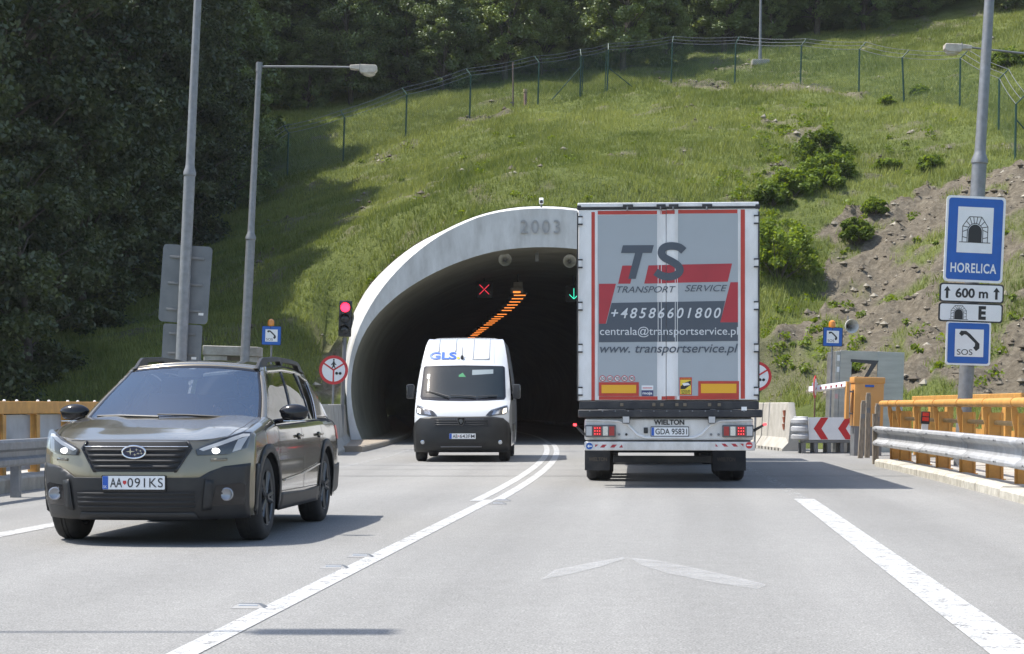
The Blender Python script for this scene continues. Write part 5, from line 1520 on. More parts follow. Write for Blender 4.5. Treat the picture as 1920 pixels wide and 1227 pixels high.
M_INT = pm("dark cabin trim", (0.030, 0.031, 0.034), 0.8)
M_SEAT = pm("grey seat fabric", (0.055, 0.056, 0.060), 0.9)
M_DRL = pm("lit white lamp", (.8, .8, .8), 0.3, emit=(1.0, 0.97, 0.92), estr=.12)
M_HEAD = pm("bright headlamp", (1, 1, 1), 0.3, emit=(1.0, 0.97, 0.90), estr=2.2)
M_LAMPIN = pm("lamp inner black", (0.03, 0.03, 0.033), 0.3)
M_REFLEC = pm("lamp reflector", (0.60, 0.62, 0.65), 0.2, 0.9)
M_PLATE = pm("number plate white", (0.80, 0.81, 0.82), 0.4)
M_PBLUE = pm("number plate blue", (0.02, 0.10, 0.45), 0.4)
M_UNDER = pm("underbody black", (0.012, 0.012, 0.013), 0.9)

def wheel(parent, x, y, r, w, side, rim=M_RIM, spokes=5, double=True, rr=None, name="wheel"):
    """wheel on a sideways axle; side = +1 shows its face to +x"""
    wro = bpy.data.objects.new(name, None); wro.empty_display_size = .1; put(wro, parent); wro.location = (x, y, r)
    rr = rr or r * .66
    M = Matrix.Rotation(R(90) * side, 4, 'Y')
    mb = MB(); h = w / 2
    mb.lathe([(rr, -h * .9), (rr + .02, -h), (r - .05, -h), (r - .015, -h * .86), (r, -h * .6), (r, -h * .2), (r - .006, -h * .17), (r - .006, -h * .10), (r, -h * .07), (r, h * .07), (r - .006, h * .10), (r - .006, h * .17), (r, h * .2), (r, h * .6), (r - .015, h * .86), (r - .05, h), (rr + .02, h), (rr, h * .9)], 40, M, 0, False)
    mb.build("tyre", M_TYRE, wro, True, 40)
    mb = MB(); mb.lathe([(rr, -h * .9), (rr * .96, -h * .7), (rr * .93, h * .2), (rr * .96, h * .85), (rr + .004, h * .95)], 40, M, 0, False); o = mb.build("rim", rim, wro, True, 40)
    mb = MB(); mb.lathe([(0, h * .1), (rr * .93, h * .1), (rr * .93, h * .05), (0, h * .05)], 24, M); mb.build("brake_disc", M_UNDER, wro)
    mb = MB()
    for k in range(spokes):
        for d in ((-.11, .11) if double else (0,)):
            a = 2 * math.pi * k / spokes + .3
            c0, c1 = a + d * .8, a + d * 1.5
            p0 = M @ Vector((rr * .16 * math.cos(c0), rr * .16 * math.sin(c0), h * .75)); p1 = M @ Vector((rr * .98 * math.cos(c1), rr * .98 * math.sin(c1), h * .82))
            mb.tube([p0, (p0 + p1) / 2, p1], [.026, .020, .024], 6)
    o2 = mb.build("spokes", rim, wro, True, 50)
    mb = MB(); mb.lathe([(0, h * .84), (rr * .15, h * .83), (rr * .20, h * .72), (rr * .2, h * .3)], 18, M); mb.build("hub_cap", rim, wro)
    return wro

CARL = 4.86
AX = (0.94, 3.685); AR = 0.40; WR = 0.362
def c_wy(y): return interp(y, [0, .22, .5, .9, 1.6, 3.7, 4.4, 4.86], [.78, .86, .905, .928, .930, .935, .905, .84])
def c_wz(z): return interp(z, [.20, .32, .5, .66, .80, .93, 1.03, 1.1], [.955, .985, 1.0, 1.0, .992, .972, .935, .90])
def c_W(y, z): return c_wy(y) * c_wz(z)
def c_fz(z): return interp(z, [.2, .28, .36, .48, .58, .66, .80, .88, .95, 1.1], [.11, .055, .02, .005, .0, .012, .035, .075, .15, .3])
def c_F(u, z): return .05 * u * u + .40 * abs(u) ** 4.5 + c_fz(z)
def c_R(u, z): return CARL - .10 * abs(u) ** 4 - interp(z, [.2, .4, .6, .9, 1.1], [.10, .0, .03, .06, .16])
def c_Zt(u, y):
    au = abs(u)
    hood = interp(y, [0, .08, .2, .4, .75, 1.15, 1.3], [.857, .888, .922, .968, 1.028, 1.080, 1.084]) - .030 * au ** 2
    hood += .016 * sstep(.42, .56, au) * sstep(.1, .45, y) - .010 * sstep(.70, .85, au)
    belt = 0.985 + .035 * sstep(1.2, 4.6, y)
    z = lerp(hood, belt, sstep(1.15, 1.45, y))
    if au > .92:
        t = (au - .92) / .08
        z -= .055 * (1 - math.sqrt(max(0, 1 - t * t)))
    return z
def c_Zb(u, y):
    b = .235 + .03 * sstep(4.2, 4.86, y)
    if abs(u) >= .735:
        for ya in AX:
            d = abs(y - ya)
            if d < AR: b = max(b, WR + math.sqrt(AR * AR - d * d))
    return b
def c_map(u, v, w):
    y0 = lerp(c_F(u, .6), c_R(u, .6), w)
    z = lerp(c_Zb(u, y0), c_Zt(u, y0), v)
    y = lerp(c_F(u, z), c_R(u, z), w)
    return (u * c_W(y, z), y, z)
car = thing("estate_car", "olive green estate car with black cladding and its headlamps on", "car", (-3.09, 16.15, 0), -0.085)
def build_shell(name, fmap, us, vs, ws, mats, parent, mi_fn=None, sharp=40):
    mb = MB()
    def sheet(f, A, B):
        V = [f(a, b) for a in A for b in B]; nb = len(B)
        F = [(i * nb + j, i * nb + j + 1, (i + 1) * nb + j + 1, (i + 1) * nb + j) for i in range(len(A) - 1) for j in range(nb - 1)]
        k = len(mb.v); mb.v += [Vector(p) for p in V]
        for f_ in F:
            mb.f.append([q + k for q in f_])
            c = sum((Vector(V[q]) for q in f_), Vector()) / 4
            mb.m.append(mi_fn(c) if mi_fn else 0)
    sheet(lambda u, v: fmap(u, v, 0), us, vs); sheet(lambda u, v: fmap(u, v, 1), us, vs)
    for q in (-1, 1): sheet(lambda w, v: fmap(q, v, w), ws, vs)
    sheet(lambda u, w: fmap(u, 1, w), us, ws)
    k0 = len(mb.m); sheet(lambda u, w: fmap(u, 0, w), us, ws)
    for i in range(k0, len(mb.m)): mb.m[i] = 1
    return mb.build(name, mats, parent, True, sharp, merge=0.0004)
uh = [0, .15, .3, .42, .49, .56, .65, .70, .73, .738, .78, .85, .92, .945, .965, .98, .992, 1.0]
us = [-x for x in uh[:0:-1]] + uh
def c_mi(c):
    if c.z > .93 and c.y > 1.30 and c.y < 4.7 and abs(c.x) < .86: return 1
    return 0
body = build_shell("body", c_map, us, [0, .05, .12, .2, .3, .4, .5, .6, .7, .8, .88, .94, .98, 1], frange(0, 1, 1 / 130), [M_OLIVE, M_UNDER], car, c_mi, 32)
# surfaces for panels
def c_front(x, z):
    u = x / .88
    for _ in range(6): u = x / c_W(c_F(u, z), z)
    return (x, c_F(u, z), z)
def c_side(sg):
    return (lambda y, z: (c_W(y, z), y, z)) if sg > 0 else (lambda a, z: (-c_W(-a, z), -a, z))
def spoly(poly, sg): return poly if sg > 0 else [(-a, b) for a, b in poly][::-1]
def c_hood(x, y):
    u = x / .85
    for _ in range(5): u = x / c_W(y, c_Zt(u, y))
    return (x, y, c_Zt(u, y))
mirror = lambda P: [(-a, b) for a, b in P][::-1]
# lower bumper cladding, grille, intake
patch("bumper_cladding", c_front, [(-.85, .22), (.85, .22), (.868, .675), (.70, .655), (.60, .615), (.52, .565), (-.52, .565), (-.60, .615), (-.70, .655), (-.868, .675)], M_CLAD, car, .05, .04, .012, .010)
patch("lower_intake", c_front, [(-.47, .30), (.47, .30), (.54, .46), (-.54, .46)], M_GRILLE, car, .06, .05, .018)
for z in (.325, .36, .395, .43): patch("intake_slat", c_front, [(-.48, z), (.48, z), (.485, z + .014), (-.485, z + .014)], M_CLAD, car, .08, .05, .026, .008)
patch("skid_plate", c_front, [(-.50, .225), (.50, .225), (.47, .285), (-.47, .285)], M_CLAD, car, .08, .05, .022, .008)
for sg in (-1, 1):
    P = [(.60, .335), (.825, .335), (.835, .50), (.80, .515), (.64, .50)]
    pod = patch("fog_lamp_pod", c_front, P if sg > 0 else mirror(P), M_GLOSSB, car, .05, .05, .016)
    p = Vector(c_front(sg * .725, .425))
    mb = MB(); mb.lathe([(.055, -.01), (.055, .02), (.046, .024), (.03, .012), (0, .010)], 20, Matrix.Translation(p) @ Matrix.Rotation(R(90), 4, 'X') @ Matrix.Translation((0, 0, .038))); mb.build("fog_lamp", pm("dim fog lamp", (.30, .31, .33), .25, .6), pod)
    P = [(.53, .30), (.60, .31), (.62, .54), (.56, .55)]
    patch("bumper_fin", c_front, P if sg > 0 else mirror(P), M_CLAD, car, .05, .05, .030, .012)
gr = patch("grille", c_front, [(-.325, .612), (.325, .612), (.40, .72), (.445, .80), (.41, .852), (-.41, .852), (-.445, .80), (-.40, .72)], M_GRILLE, car, .06, .05, .008)
for z, hw in ((.640, .33), (.685, .36), (.730, .385), (.775, .405)): patch("grille_bar", c_front, [(-hw, z), (hw, z), (hw + .008, z + .022), (-hw - .008, z + .022)], M_GRILLE, gr, .08, .05, .022, .012)
patch("grille_wing", c_front, [(-.425, .806), (.425, .806), (.430, .811), (-.430, .811)], M_CHROME, gr, .08, .05, .026, .01)
for sg in (-1, 1):
    P = [(.325, .606), (.345, .606), (.462, .80), (.425, .862), (.41, .852), (.445, .80)]
    patch("grille_frame", c_front, P if sg > 0 else mirror(P), M_GLOSSB, gr, .06, .05, .016, .008)
# emblem: oval with six stars
em = bpy.data.objects.new("emblem", None); put(em, car); em.location = Vector(c_front(0, .775)) + Vector((0, -.045, 0)); em.empty_display_size = .05
flat("oval_field", circ(0, 0, .092, 32, .046), 0, pm("emblem blue", (.02, .025, .07), .2), em, .012)
mb = MB(); ring = [Vector((.096 * math.cos(a), -.004, .050 * math.sin(a))) for a in [2 * math.pi * k / 36 for k in range(37)]]
mb.tube(ring, .0075, 8, caps=False); mb.build("oval_rim", M_CHROME, em)
def star(cx, cz, r, y): return [(cx + (r if k % 2 == 0 else r * .22) * math.cos(R(90 + 45 * k)) * 1.25, cz + (r if k % 2 == 0 else r * .22) * math.sin(R(90 + 45 * k))) for k in range(8)]
for cx, cz, r in ((-.030, .004, .032), (.022, .018, .014), (.055, .010, .013), (.062, -.010, .013), (.035, -.012, .013), (.008, -.022, .014)): flat("star", star(cx, cz, r, 0), -.004, M_CHROME, em)
# headlamps
for sg in (-1, 1):
    fx = lambda P: P if sg > 0 else mirror(P)
    HL = [(.50, .745), (.72, .752), (.835, .80), (.855, .93), (.80, .935), (.66, .875), (.53, .815), (.485, .79)]
    hl = patch("headlamp", c_front, fx(HL), M_LAMPIN, car, .04, .03, .006)
    patch("daylight_strip", c_front, fx([(.51, .795), (.66, .855), (.80, .915), (.845, .915), (.845, .895), (.80, .885), (.67, .825), (.54, .78)]), M_DRL, hl, .04, .03, .012)
    patch("daylight_strip", c_front, fx([(.745, .77), (.80, .79), (.84, .895), (.775, .87)]), pm("soft white lamp", (.5, .52, .56), .3, emit=(.85, .92, 1.0), estr=.12), hl, .04, .03, .011)
    p = Vector(c_front(sg * .635, .782))
    mb = MB(); mb.ell(p + Vector((0, -.012, 0)), (.038, .02, .024), 18, 10); mb.build("projector", M_HEAD, hl)
    patch("lens", c_front, fx(HL), M_LENS, hl, .04, .03, .032, smooth=True)
    P = [(.60, .695), (.72, .70), (.715, .722), (.60, .717)]
    patch("washer_cover", c_front, fx(P), M_OLIVE, car, .05, .05, .006, .004)
# hood shut line
mb = MB()
patch("hood_gap", lambda x, z: c_front(x, z), [(-.58, .868), (-.3, .872), (0, .873), (.3, .872), (.58, .868), (.58, .862), (.3, .866), (0, .867), (-.3, .866), (-.58, .862)], M_BLACK, car, .06, .05, .003)
for sg in (-1, 1):
    P = [(.60, .10), (.74, .24), (.79, .55), (.80, 1.10), (.79, 1.10), (.78, .55), (.73, .245), (.595, .107)]
    patch("hood_gap", c_hood, P if sg > 0 else mirror(P), M_BLACK, car, .05, .06, .003)
# plate
pl = bpy.data.objects.new("number_plate", None); put(pl, car); pl.location = Vector(c_front(0, .525)) + Vector((0, -.030, 0))
flat("plate_holder", rnd_poly(-.268, .268, -.072, .060, .008), .004, M_GLOSSB, pl, .03)
flat("plate", rnd_poly(-.26, .26, -.055, .055, .008), 0, M_PLATE, pl)
flat("country_band", [(-.258, -.053), (-.212, -.053), (-.212, .053), (-.258, .053)], -.002, M_PBLUE, pl)
lettering("SK", -.252, -.222, -.045, -.022, -.004, M_WHITE, pl)
lettering("AA", -.195, -.095, -.038, .038, -.003, M_BLACK, pl, bold=.008)
lettering("091KS", -.050, .245, -.038, .038, -.003, M_BLACK, pl, bold=.0, space=1.1)
flat("state_shield", [(-.088, .016), (-.060, .016), (-.060, -.004), (-.074, -.018), (-.088, -.004)], -.003, M_RED, pl)
# sides
for sg in (1, -1):
    f = c_side(sg)
    for ya in AX:
        o_ = [(ya + .465 * math.cos(R(a)), WR + .465 * math.sin(R(a))) for a in range(-16, 197, 9)]
        i_ = [(ya + .392 * math.cos(R(a)), WR + .392 * math.sin(R(a))) for a in range(196, -17, -9)]
        patch("arch_cladding", f, spoly([(max(a, .50), b) for a, b in o_ + i_], sg), M_CLAD, car, .06, .05, .014, .012)
    patch("sill_cladding", f, spoly([(1.38, .235), (3.26, .235), (3.24, .375), (2.6, .36), (1.40, .385)], sg), M_CLAD, car, .15, .05, .014, .012)
    patch("front_corner_cladding", f, spoly([(.57, .24), (.60, .24), (.56, .36), (.56, .56), (.62, .66), (.50, .67), (.48, .5), (.50, .36)], sg), M_CLAD, car, .05, .05, .012, .010)
    patch("rear_corner_cladding", f, spoly([(4.13, .27), (4.75, .30), (4.75, .56), (4.08, .55)], sg), M_CLAD, car, .08, .05, .012, .010)
    for P in ([(1.40, .40), (1.408, .40), (1.43, .96), (1.422, .96)], [(2.47, .38), (2.478, .38), (2.478, .96), (2.47, .96)], [(3.25, .42), (3.258, .42), (3.50, .80), (3.50, .97), (3.492, .97), (3.492, .80)], [(1.40, .395), (3.25, .385), (3.25, .391), (1.40, .401)]):
        patch("door_gap", f, spoly(P, sg), M_BLACK, car, .1, .06, .003)
    for yh in (2.28, 3.28):
        P = rnd_poly(yh - .05, yh + .09, .845, .90, .02)
        rc = patch("handle_recess", f, spoly(P, sg), M_UNDER, car, .05, .05, .003)
        p = Vector((sg * (c_W(yh, .87) + .022), yh + .02, .878)); mb = MB(); mb.box(p, (.022, .20, .030), ch=.01); mb.build("door_handle", M_OLIVE, rc)
    # side crease along the doors
    patch("side_crease", f, spoly([(1.45, .50), (2.3, .53), (3.2, .60), (3.2, .585), (2.3, .515), (1.45, .485)], sg), M_OLIVE, car, .1, .04, .010, .008)
    # tail lamp
    patch("tail_lamp", f, spoly([(4.42, .82), (4.74, .80), (4.74, .95), (4.46, .95)], sg), M_REDR, car, .06, .05, .008)
# greenhouse
def g_hw(v, y): return (lerp(.838, .612, v) + .024 * math.sin(math.pi * v)) * (1 - .075 * sstep(3.0, 4.75, y))
def g_map(u, v, w):
    yf = 1.00 + 1.02 * v + .14 * u * u * (1 - .45 * v)
    yb = lerp(4.80, 4.33, v) - .07 * u * u
    y = lerp(yf, yb, w)
    zr = interp(y, [1.9, 2.2, 2.9, 3.6, 4.4], [1.485, 1.515, 1.540, 1.530, 1.485]) + .055 * (1 - u * u) 
    z = lerp(.965, zr, v) + .02 * math.sin(math.pi * v) * (1 - u * u)
    return (u * g_hw(v, y), y, z)
def gsurf_front(u, v): return g_map(u, v, 0)
def gsurf_side(sg): return (lambda w, v: g_map(1, v, w)) if sg > 0 else (lambda a, v: g_map(-1, v, -a))
roof = patch("roof", lambda u, w: g_map(u, 1, w), [(-1, 0), (1, 0), (1, 1), (-1, 1)], M_OLIVE, car, .1, .05, .0, .03, sharp=60)
patch("windscreen_header", gsurf_front, [(-1, .945), (1, .945), (1, 1.0), (-1, 1.0)], M_OLIVE, car, .1, .03, .0, .02)
for sg in (-1, 1):
    P = [(.945, 0), (1.0, 0), (1.0, .95), (.945, .95)]
    patch("front_pillar", gsurf_front, P if sg > 0 else mirror(P), M_OLIVE, car, .05, .08, .0, .02)
    f = gsurf_side(sg)
    for nm, P in (("front_pillar", [(0, 0), (.03, 0), (.046, .9), (.046, 1.0), (0, 1.0)]), ("roof_edge", [(.046, .90), (.80, .90), (.9, .82), (1, .82), (1, 1), (.046, 1)]), ("window_sill", [(.03, 0), (1, 0), (1, .10), (.03, .10)]),
                  ("rear_pillar", [(.745, .10), (1, .10), (1, .82), (.9, .82)])):
        patch(nm, f, spoly(P, sg), M_OLIVE, car, .04, .08, .0, .02)
    for nm, P in (("centre_pillar", [(.335, .10), (.36, .10), (.365, .90), (.335, .90)]), ("side_pillar", [(.615, .10), (.635, .10), (.66, .90), (.635, .90)])):
        patch(nm, f, spoly(P, sg), M_GLOSSB, car, .04, .08, .001, .02)
    for nm, P in (("side_window", [(.03, .10), (.335, .10), (.335, .90), (.046, .90)]), ("side_window", [(.36, .10), (.615, .10), (.635, .90), (.365, .90)]), ("quarter_window", [(.635, .10), (.745, .10), (.9, .82), (.80, .90), (.66, .90)])):
        patch(nm, f, spoly(P, sg), M_GLASSD, car, .04, .08, -.006)
    # bright lower window trim
    patch("window_trim", f, spoly([(.03, .085), (.745, .085), (.90, .80), (.892, .80), (.738, .105), (.03, .105)], sg), M_CHROME, car, .04, .06, .006, .006)
ws = patch("windscreen", gsurf_front, [(-.945, .03), (.945, .03), (.945, .945), (-.945, .945)], M_GLASS, car, .08, .06, .004)
bk = patch("windscreen_border", gsurf_front, [(-.945, .03), (.945, .03), (.945, .10), (-.945, .10)], M_GLOSSB, ws, .08, .06, .006)
patch("windscreen_border", gsurf_front, [(-.945, .915), (.945, .915), (.945, .945), (-.945, .945)], M_GLOSSB, ws, .08, .06, .006)
for sg in (-1, 1):
    P = [(.918, .10), (.945, .10), (.945, .915), (.918, .915)]
    patch("windscreen_border", gsurf_front, P if sg > 0 else mirror(P), M_GLOSSB, ws, .04, .06, .006)
patch("camera_shroud", gsurf_front, [(-.16, .78), (.16, .78), (.20, .915), (-.20, .915)], M_INT, ws, .06, .06, -.012)
patch("rear_window", lambda u, v: g_map(-u, v, 1), [(-.9, .2), (.9, .2), (.9, .9), (-.9, .9)], M_GLASSD, car, .08, .08, .003)
patch("tailgate", lambda u, v: g_map(-u, v, 1), [(-1, 0), (1, 0), (1, .2), (-1, .2)], M_OLIVE, car, .1, .08, .0, .01)
# cabin
mb = MB(); mb.add([(-.76, 1.20, .97), (.76, 1.20, .97), (.74, 1.86, 1.045), (-.74, 1.86, 1.045), (-.76, 1.25, .9), (.76, 1.25, .9), (.74, 1.9, .9), (-.74, 1.9, .9)], [(0, 1, 2, 3), (4, 5, 6, 7), (2, 3, 7, 6), (0, 1, 5, 4), (1, 2, 6, 5), (0, 3, 7, 4)]); mb.build("dashboard", M_INT, car, bevel=.02)
mb = MB(); c = Vector((.36, 1.99, 1.045)); n_ = Vector((0, -.55, -.32)).normalized(); e1 = Vector((1, 0, 0)); e2 = n_.cross(e1)
RINGW = [c + (e1 * math.cos(a) + e2 * math.sin(a)) * .185 for a in [2 * math.pi * k / 28 for k in range(29)]]
mb.tube(RINGW, .014, 8, caps=False)
for a in (R(200), R(-20), R(90)): mb.tube([c, c + (e1 * math.cos(a) + e2 * math.sin(a)) * .18], .016, 6)
mb.ell(c, (.06, .03, .05), 12, 8); mb.build("steering_wheel", M_PLAST, car)
for sx in (-.37, .37):
    mb = MB(); mb.box((sx, 2.62, 1.02), (.48, .16, .50), Matrix.Rotation(R(-14), 4, 'X'), ch=.05); st = mb.build("seat", M_SEAT, car)
    mb = MB(); mb.box((sx, 2.72, 1.345), (.26, .10, .17), Matrix.Rotation(R(-8), 4, 'X'), ch=.04); mb.build("headrest", M_SEAT, st)
mb = MB(); mb.box((0, 3.55, 1.06), (1.24, .18, .40), Matrix.Rotation(R(-16), 4, 'X'), ch=.05); mb.build("rear_bench", M_SEAT, car)
mb = MB(); mb.box((0, 1.93, 1.425), (.20, .03, .065), ch=.012); mb.build("rear_view_mirror", M_PLAST, car)
for x0, x1 in ((-.70, -.10), (-.12, .56)):
    pts = [Vector(g_map(u, v, 0)) + Vector((0, -.016, .012)) for u, v in ((x0 / .83, .16), ((x0 * .6 + x1 * .4) / .83, .15), (x1 / .83, .125))]
    mb = MB(); mb.tube(pts, [.006, .010, .012], 6); mb.build("wiper", M_PLAST, car)
# door mirrors
for sg in (-1, 1):
    mb = MB(); mb.ell((0, 0, 0), (.125, .075, .085), 18, 12)
    for v in mb.v:
        if v.y > 0.03: v.y = .03 + (v.y - .03) * .3
        if v.z < -.05: v.z = -.05 + (v.z + .05) * .3
        v.x *= 1 + .15 * (v.z > 0)
    m_ = mb.build("door_mirror", M_GLOSSB, car, loc=(sg * 1.005, 1.62, 1.085))
    mb = MB(); mb.tube([(-sg * .19, .05, -.075), (-sg * .05, .02, -.055)], .022, 8); mb.build("mirror_arm", M_GLOSSB, m_)
    mb = MB(); mb.box((sg * .01, -.02, -.068), (.20, .08, .010), ch=.003); mb.build("indicator_strip", M_CHROME, m_)
# roof rails
for sg in (-1, 1):
    rx = .565
    def rz(y): return g_map(rx / .60, 1, .5)[2] - .012 if False else interp(y, [1.9, 2.2, 2.9, 3.6, 4.4], [1.485, 1.515, 1.540, 1.530, 1.485]) + .004
    top = lambda y: rz(y) + .082 * sstep(2.02, 2.30, y) * (1 - sstep(3.95, 4.25, y))
    mb = MB()
    ys = frange(2.02, 4.25, .08)
    V = []
    for y in ys:
        zt = top(y); zb = rz(y) - .01
        if 2.36 < y < 3.00 or 3.08 < y < 3.86: zb = zt - .046
        V += [(sg * (rx - .022), y, zb), (sg * (rx + .035), y, zb), (sg * (rx + .018), y, zt), (sg * (rx - .014), y, zt)]
    nn = len(ys)
    F = [(i * 4 + j, i * 4 + (j + 1) % 4, (i + 1) * 4 + (j + 1) % 4, (i + 1) * 4 + j) for i in range(nn - 1) for j in range(4)] + [(0, 1, 2, 3), (nn * 4 - 4, nn * 4 - 3, nn * 4 - 2, nn * 4 - 1)]
    mb.add(V, F); mb.build("roof_rail", M_CLAD, car, True, 40, bevel=.006)
for sx in (-1, 1):
    for k, ya in enumerate(AX): wheel(car, sx * .795, ya, WR, .228, sx, M_RIM, 5, True, .235)
mb = MB(); mb.bx(-.62, .62, .35, 4.5, .20, .40); mb.bx(-.70, .70, AX[0] - .05, AX[0] + .05, .30, .40); mb.bx(-.70, .70, AX[1] - .05, AX[1] + .05, .30, .40); mb.build("underbody", M_UNDER, car, bevel=.03)

# driver at the wheel
def skin_body(name, verts, edges, radii, mat, parent, root=0, sub=2):
    me = bpy.data.meshes.new(name); me.from_pydata([tuple(v) for v in verts], edges, []); me.update()
    o = put(bpy.data.objects.new(name, me), parent)
    o.modifiers.new("skin", 'SKIN'); 
    sv = me.skin_vertices[0].data
    for i, r_ in enumerate(radii): sv[i].radius = (r_, r_) if not isinstance(r_, tuple) else r_; sv[i].use_root = (i == root)
    sb = o.modifiers.new("sub", 'SUBSURF'); sb.levels = 1; sb.render_levels = sub
    me.materials.append(mat)
    return o
drv = thing("person", "driver in a dark top with both hands on the estate car's steering wheel", "person", car.matrix_world.translation, 0)
drv.location = Vector((-3.09, 16.15, 0)) ; drv.rotation_euler = (0, 0, -0.085)
M_SKIN = pm("skin", (0.46, 0.28, 0.20), 0.55, var=.05)
M_TOP = pm("dark knit top", (0.05, 0.055, 0.07), 0.9)
M_HAIR = pm("brown hair", (0.035, 0.024, 0.016), 0.7)
hx = .37
V = [(hx, 2.50, .80), (hx, 2.47, 1.02), (hx, 2.46, 1.17), (hx, 2.44, 1.235), (hx + .17, 2.45, 1.16), (hx - .17, 2.45, 1.16), (hx + .25, 2.28, 1.00), (hx - .25, 2.28, 1.00), (hx + .165, 2.08, 1.06), (hx - .165, 2.08, 1.06)]
E = [(0, 1), (1, 2), (2, 3), (2, 4), (2, 5), (4, 6), (6, 8), (5, 7), (7, 9)]
skin_body("torso", V, E, [.17, .16, .12, .055, .075, .075, .050, .050, .034, .034], M_TOP, drv)
skin_body("head", [(hx, 2.44, 1.22), (hx, 2.43, 1.30), (hx, 2.42, 1.37), (hx, 2.435, 1.43), (hx, 2.33, 1.345), (hx, 2.36, 1.28)], [(0, 1), (1, 2), (2, 3), (2, 4), (1, 5)], [.05, .075, .088, .06, .018, .04], M_SKIN, drv)
skin_body("hair", [(hx, 2.46, 1.38), (hx, 2.45, 1.445), (hx, 2.50, 1.36)], [(0, 1), (0, 2)], [.092, .07, .075], M_HAIR, drv)
for sg in (-1, 1):
    b0 = Vector((hx + sg * .165, 2.08, 1.06)); gp = Vector((hx + sg * .165, 1.985, 1.115))
    V = [b0, b0.lerp(gp, .6)]; E = [(0, 1)]; Rr = [.028, .034]
    for k in range(4):
        off = Vector((sg * (.012 - .018 * k), 0, .030 - .012 * k))
        a = gp + off + Vector((0, .02, .012)); b_ = gp + off + Vector((0, -.028, .004)); c_ = gp + off + Vector((-sg * .004, -.022, -.022))
        i = len(V); V += [a, b_, c_]; E += [(1, i), (i, i + 1), (i + 1, i + 2)]; Rr += [.0105, .0095, .008]
    i = len(V); V += [b0.lerp(gp, .7) + Vector((-sg * .035, -.01, .0)), gp + Vector((-sg * .03, .0, -.03))]; E += [(1, i), (i, i + 1)]; Rr += [.012, .009]
    skin_body("hand", V, E, Rr, M_SKIN, drv)
# ================================================================== DELIVERY VAN
M_VANW = pm("white van paint", (0.53, 0.55, 0.57), 0.30, coat=0.8, var=0.02, scale=1.5, dirt=(0.50, 0.48, 0.44), dirt_amt=0.16, dscale=2.0)
M_VANP = pm("charcoal van bumper", (0.011, 0.012, 0.013), 0.5, var=0.12, scale=6, dirt=(0.035, 0.034, 0.031), dirt_amt=0.3, dscale=4)
M_VGLASS = glass_material("van windscreen glass", (.30, .34, .35), .05, (.35, .42, .45), .10)
VL = 5.95
# front-and-roof profile of the van seen from the side: (y, z)
VP = [(.16, .20), (.05, .28), (.0, .42), (.0, .66), (.03, .86), (.07, .96), (.16, 1.10), (.36, 1.20), (.56, 1.265), (.70, 1.38), (1.02, 1.72), (1.28, 1.985), (1.40, 2.07), (1.62, 2.24), (1.98, 2.50), (2.22, 2.60), (2.55, 2.645), (3.4, 2.665), (5.7, 2.655), (5.90, 2.62), (5.95, 2.54)]
_vp = np.array(VP); _vd = np.concatenate([[0], np.cumsum(np.linalg.norm(np.diff(_vp, axis=0), axis=1))])
def smooth_profile(n=160):
    q = _vp.copy()
    for _ in range(2):
        r = [q[0]]
        for a, b in zip(q[:-1], q[1:]): r += [a * .78 + b * .22, a * .22 + b * .78]
        q = np.array(r + [q[-1]])
    d = np.concatenate([[0], np.cumsum(np.linalg.norm(np.diff(q, axis=0), axis=1))])
    t = np.linspace(0, d[-1], n)
    return np.stack([np.interp(t, d, q[:, 0]), np.interp(t, d, q[:, 1])], 1)
VPS = smooth_profile(170)
VZF = VPS[:np.argmax(VPS[:, 1]) + 1]
def v_prof_y(z): return float(np.interp(z, VZF[:, 1], VZF[:, 0]))
def v_prof_z(y): return float(np.interp(y, VPS[:, 0][np.argmin(VPS[:, 0]):], VPS[:, 1][np.argmin(VPS[:, 0]):]))
def v_hw(z): return interp(z, [.2, .35, .6, .9, 1.2, 1.5, 1.9, 2.2, 2.45, 2.58, 2.66], [.985, 1.01, 1.025, 1.025, 1.02, 1.0, .945, .895, .85, .81, .755])
def v_nose(y): return interp(y, [0, .3, .6, 1.0, 1.6], [.955, .965, .98, .992, 1.0])
def v_sweep(u, z): return (.05 * u * u + .20 * abs(u) ** 5) * interp(z, [.2, 1.2, 2.0, 2.6], [1.25, 1.25, .9, .2])
def v_front(u, z):
    y = v_prof_y(z); return (u * v_hw(z) * v_nose(y), y + v_sweep(u, z), z)
def v_fx(x, z):
    return v_front(x / (v_hw(z) * v_nose(v_prof_y(z))), z)
AXV = (.93, 4.95 - .0); ARV = .40; WRV = .345
def v_bottom(y, inner=False):
    b = .30
    if inner: return b
    for ya in AXV:
        d = abs(y - ya)
        if d < ARV: b = max(b, WRV + math.sqrt(ARV ** 2 - d * d))
    return b
van = thing("delivery_van", "white high roof delivery van with a black bumper leaving the tunnel", "van", (-1.045, 40.5, 0), -0.022)
mb = MB()
uh = [0, .12, .25, .38, .5, .62, .72, .80, .86, .91, .95, .98, 1.0]
us = [-x for x in uh[:0:-1]] + uh
nu = len(us)
V, F = [], []
for (y, z) in VPS:
    for u in us:
        if y < 2.3 and z < 2.62:
            p = v_front(u, z) if y <= v_prof_y(min(z, 2.66)) + .05 else (u * v_hw(z), y, z)
        else:
            zz = z - .075 * max(0, (abs(u) - .80) / .20) ** 2
            p = (u * v_hw(z), y + v_sweep(u, z) * (1 - sstep(2.0, 2.6, y)), zz - .015 * u * u)
        V.append(p)
for i in range(len(VPS) - 1):
    for j in range(nu - 1): F.append((i * nu + j, i * nu + j + 1, (i + 1) * nu + j + 1, (i + 1) * nu + j))
mb.add(V, F)
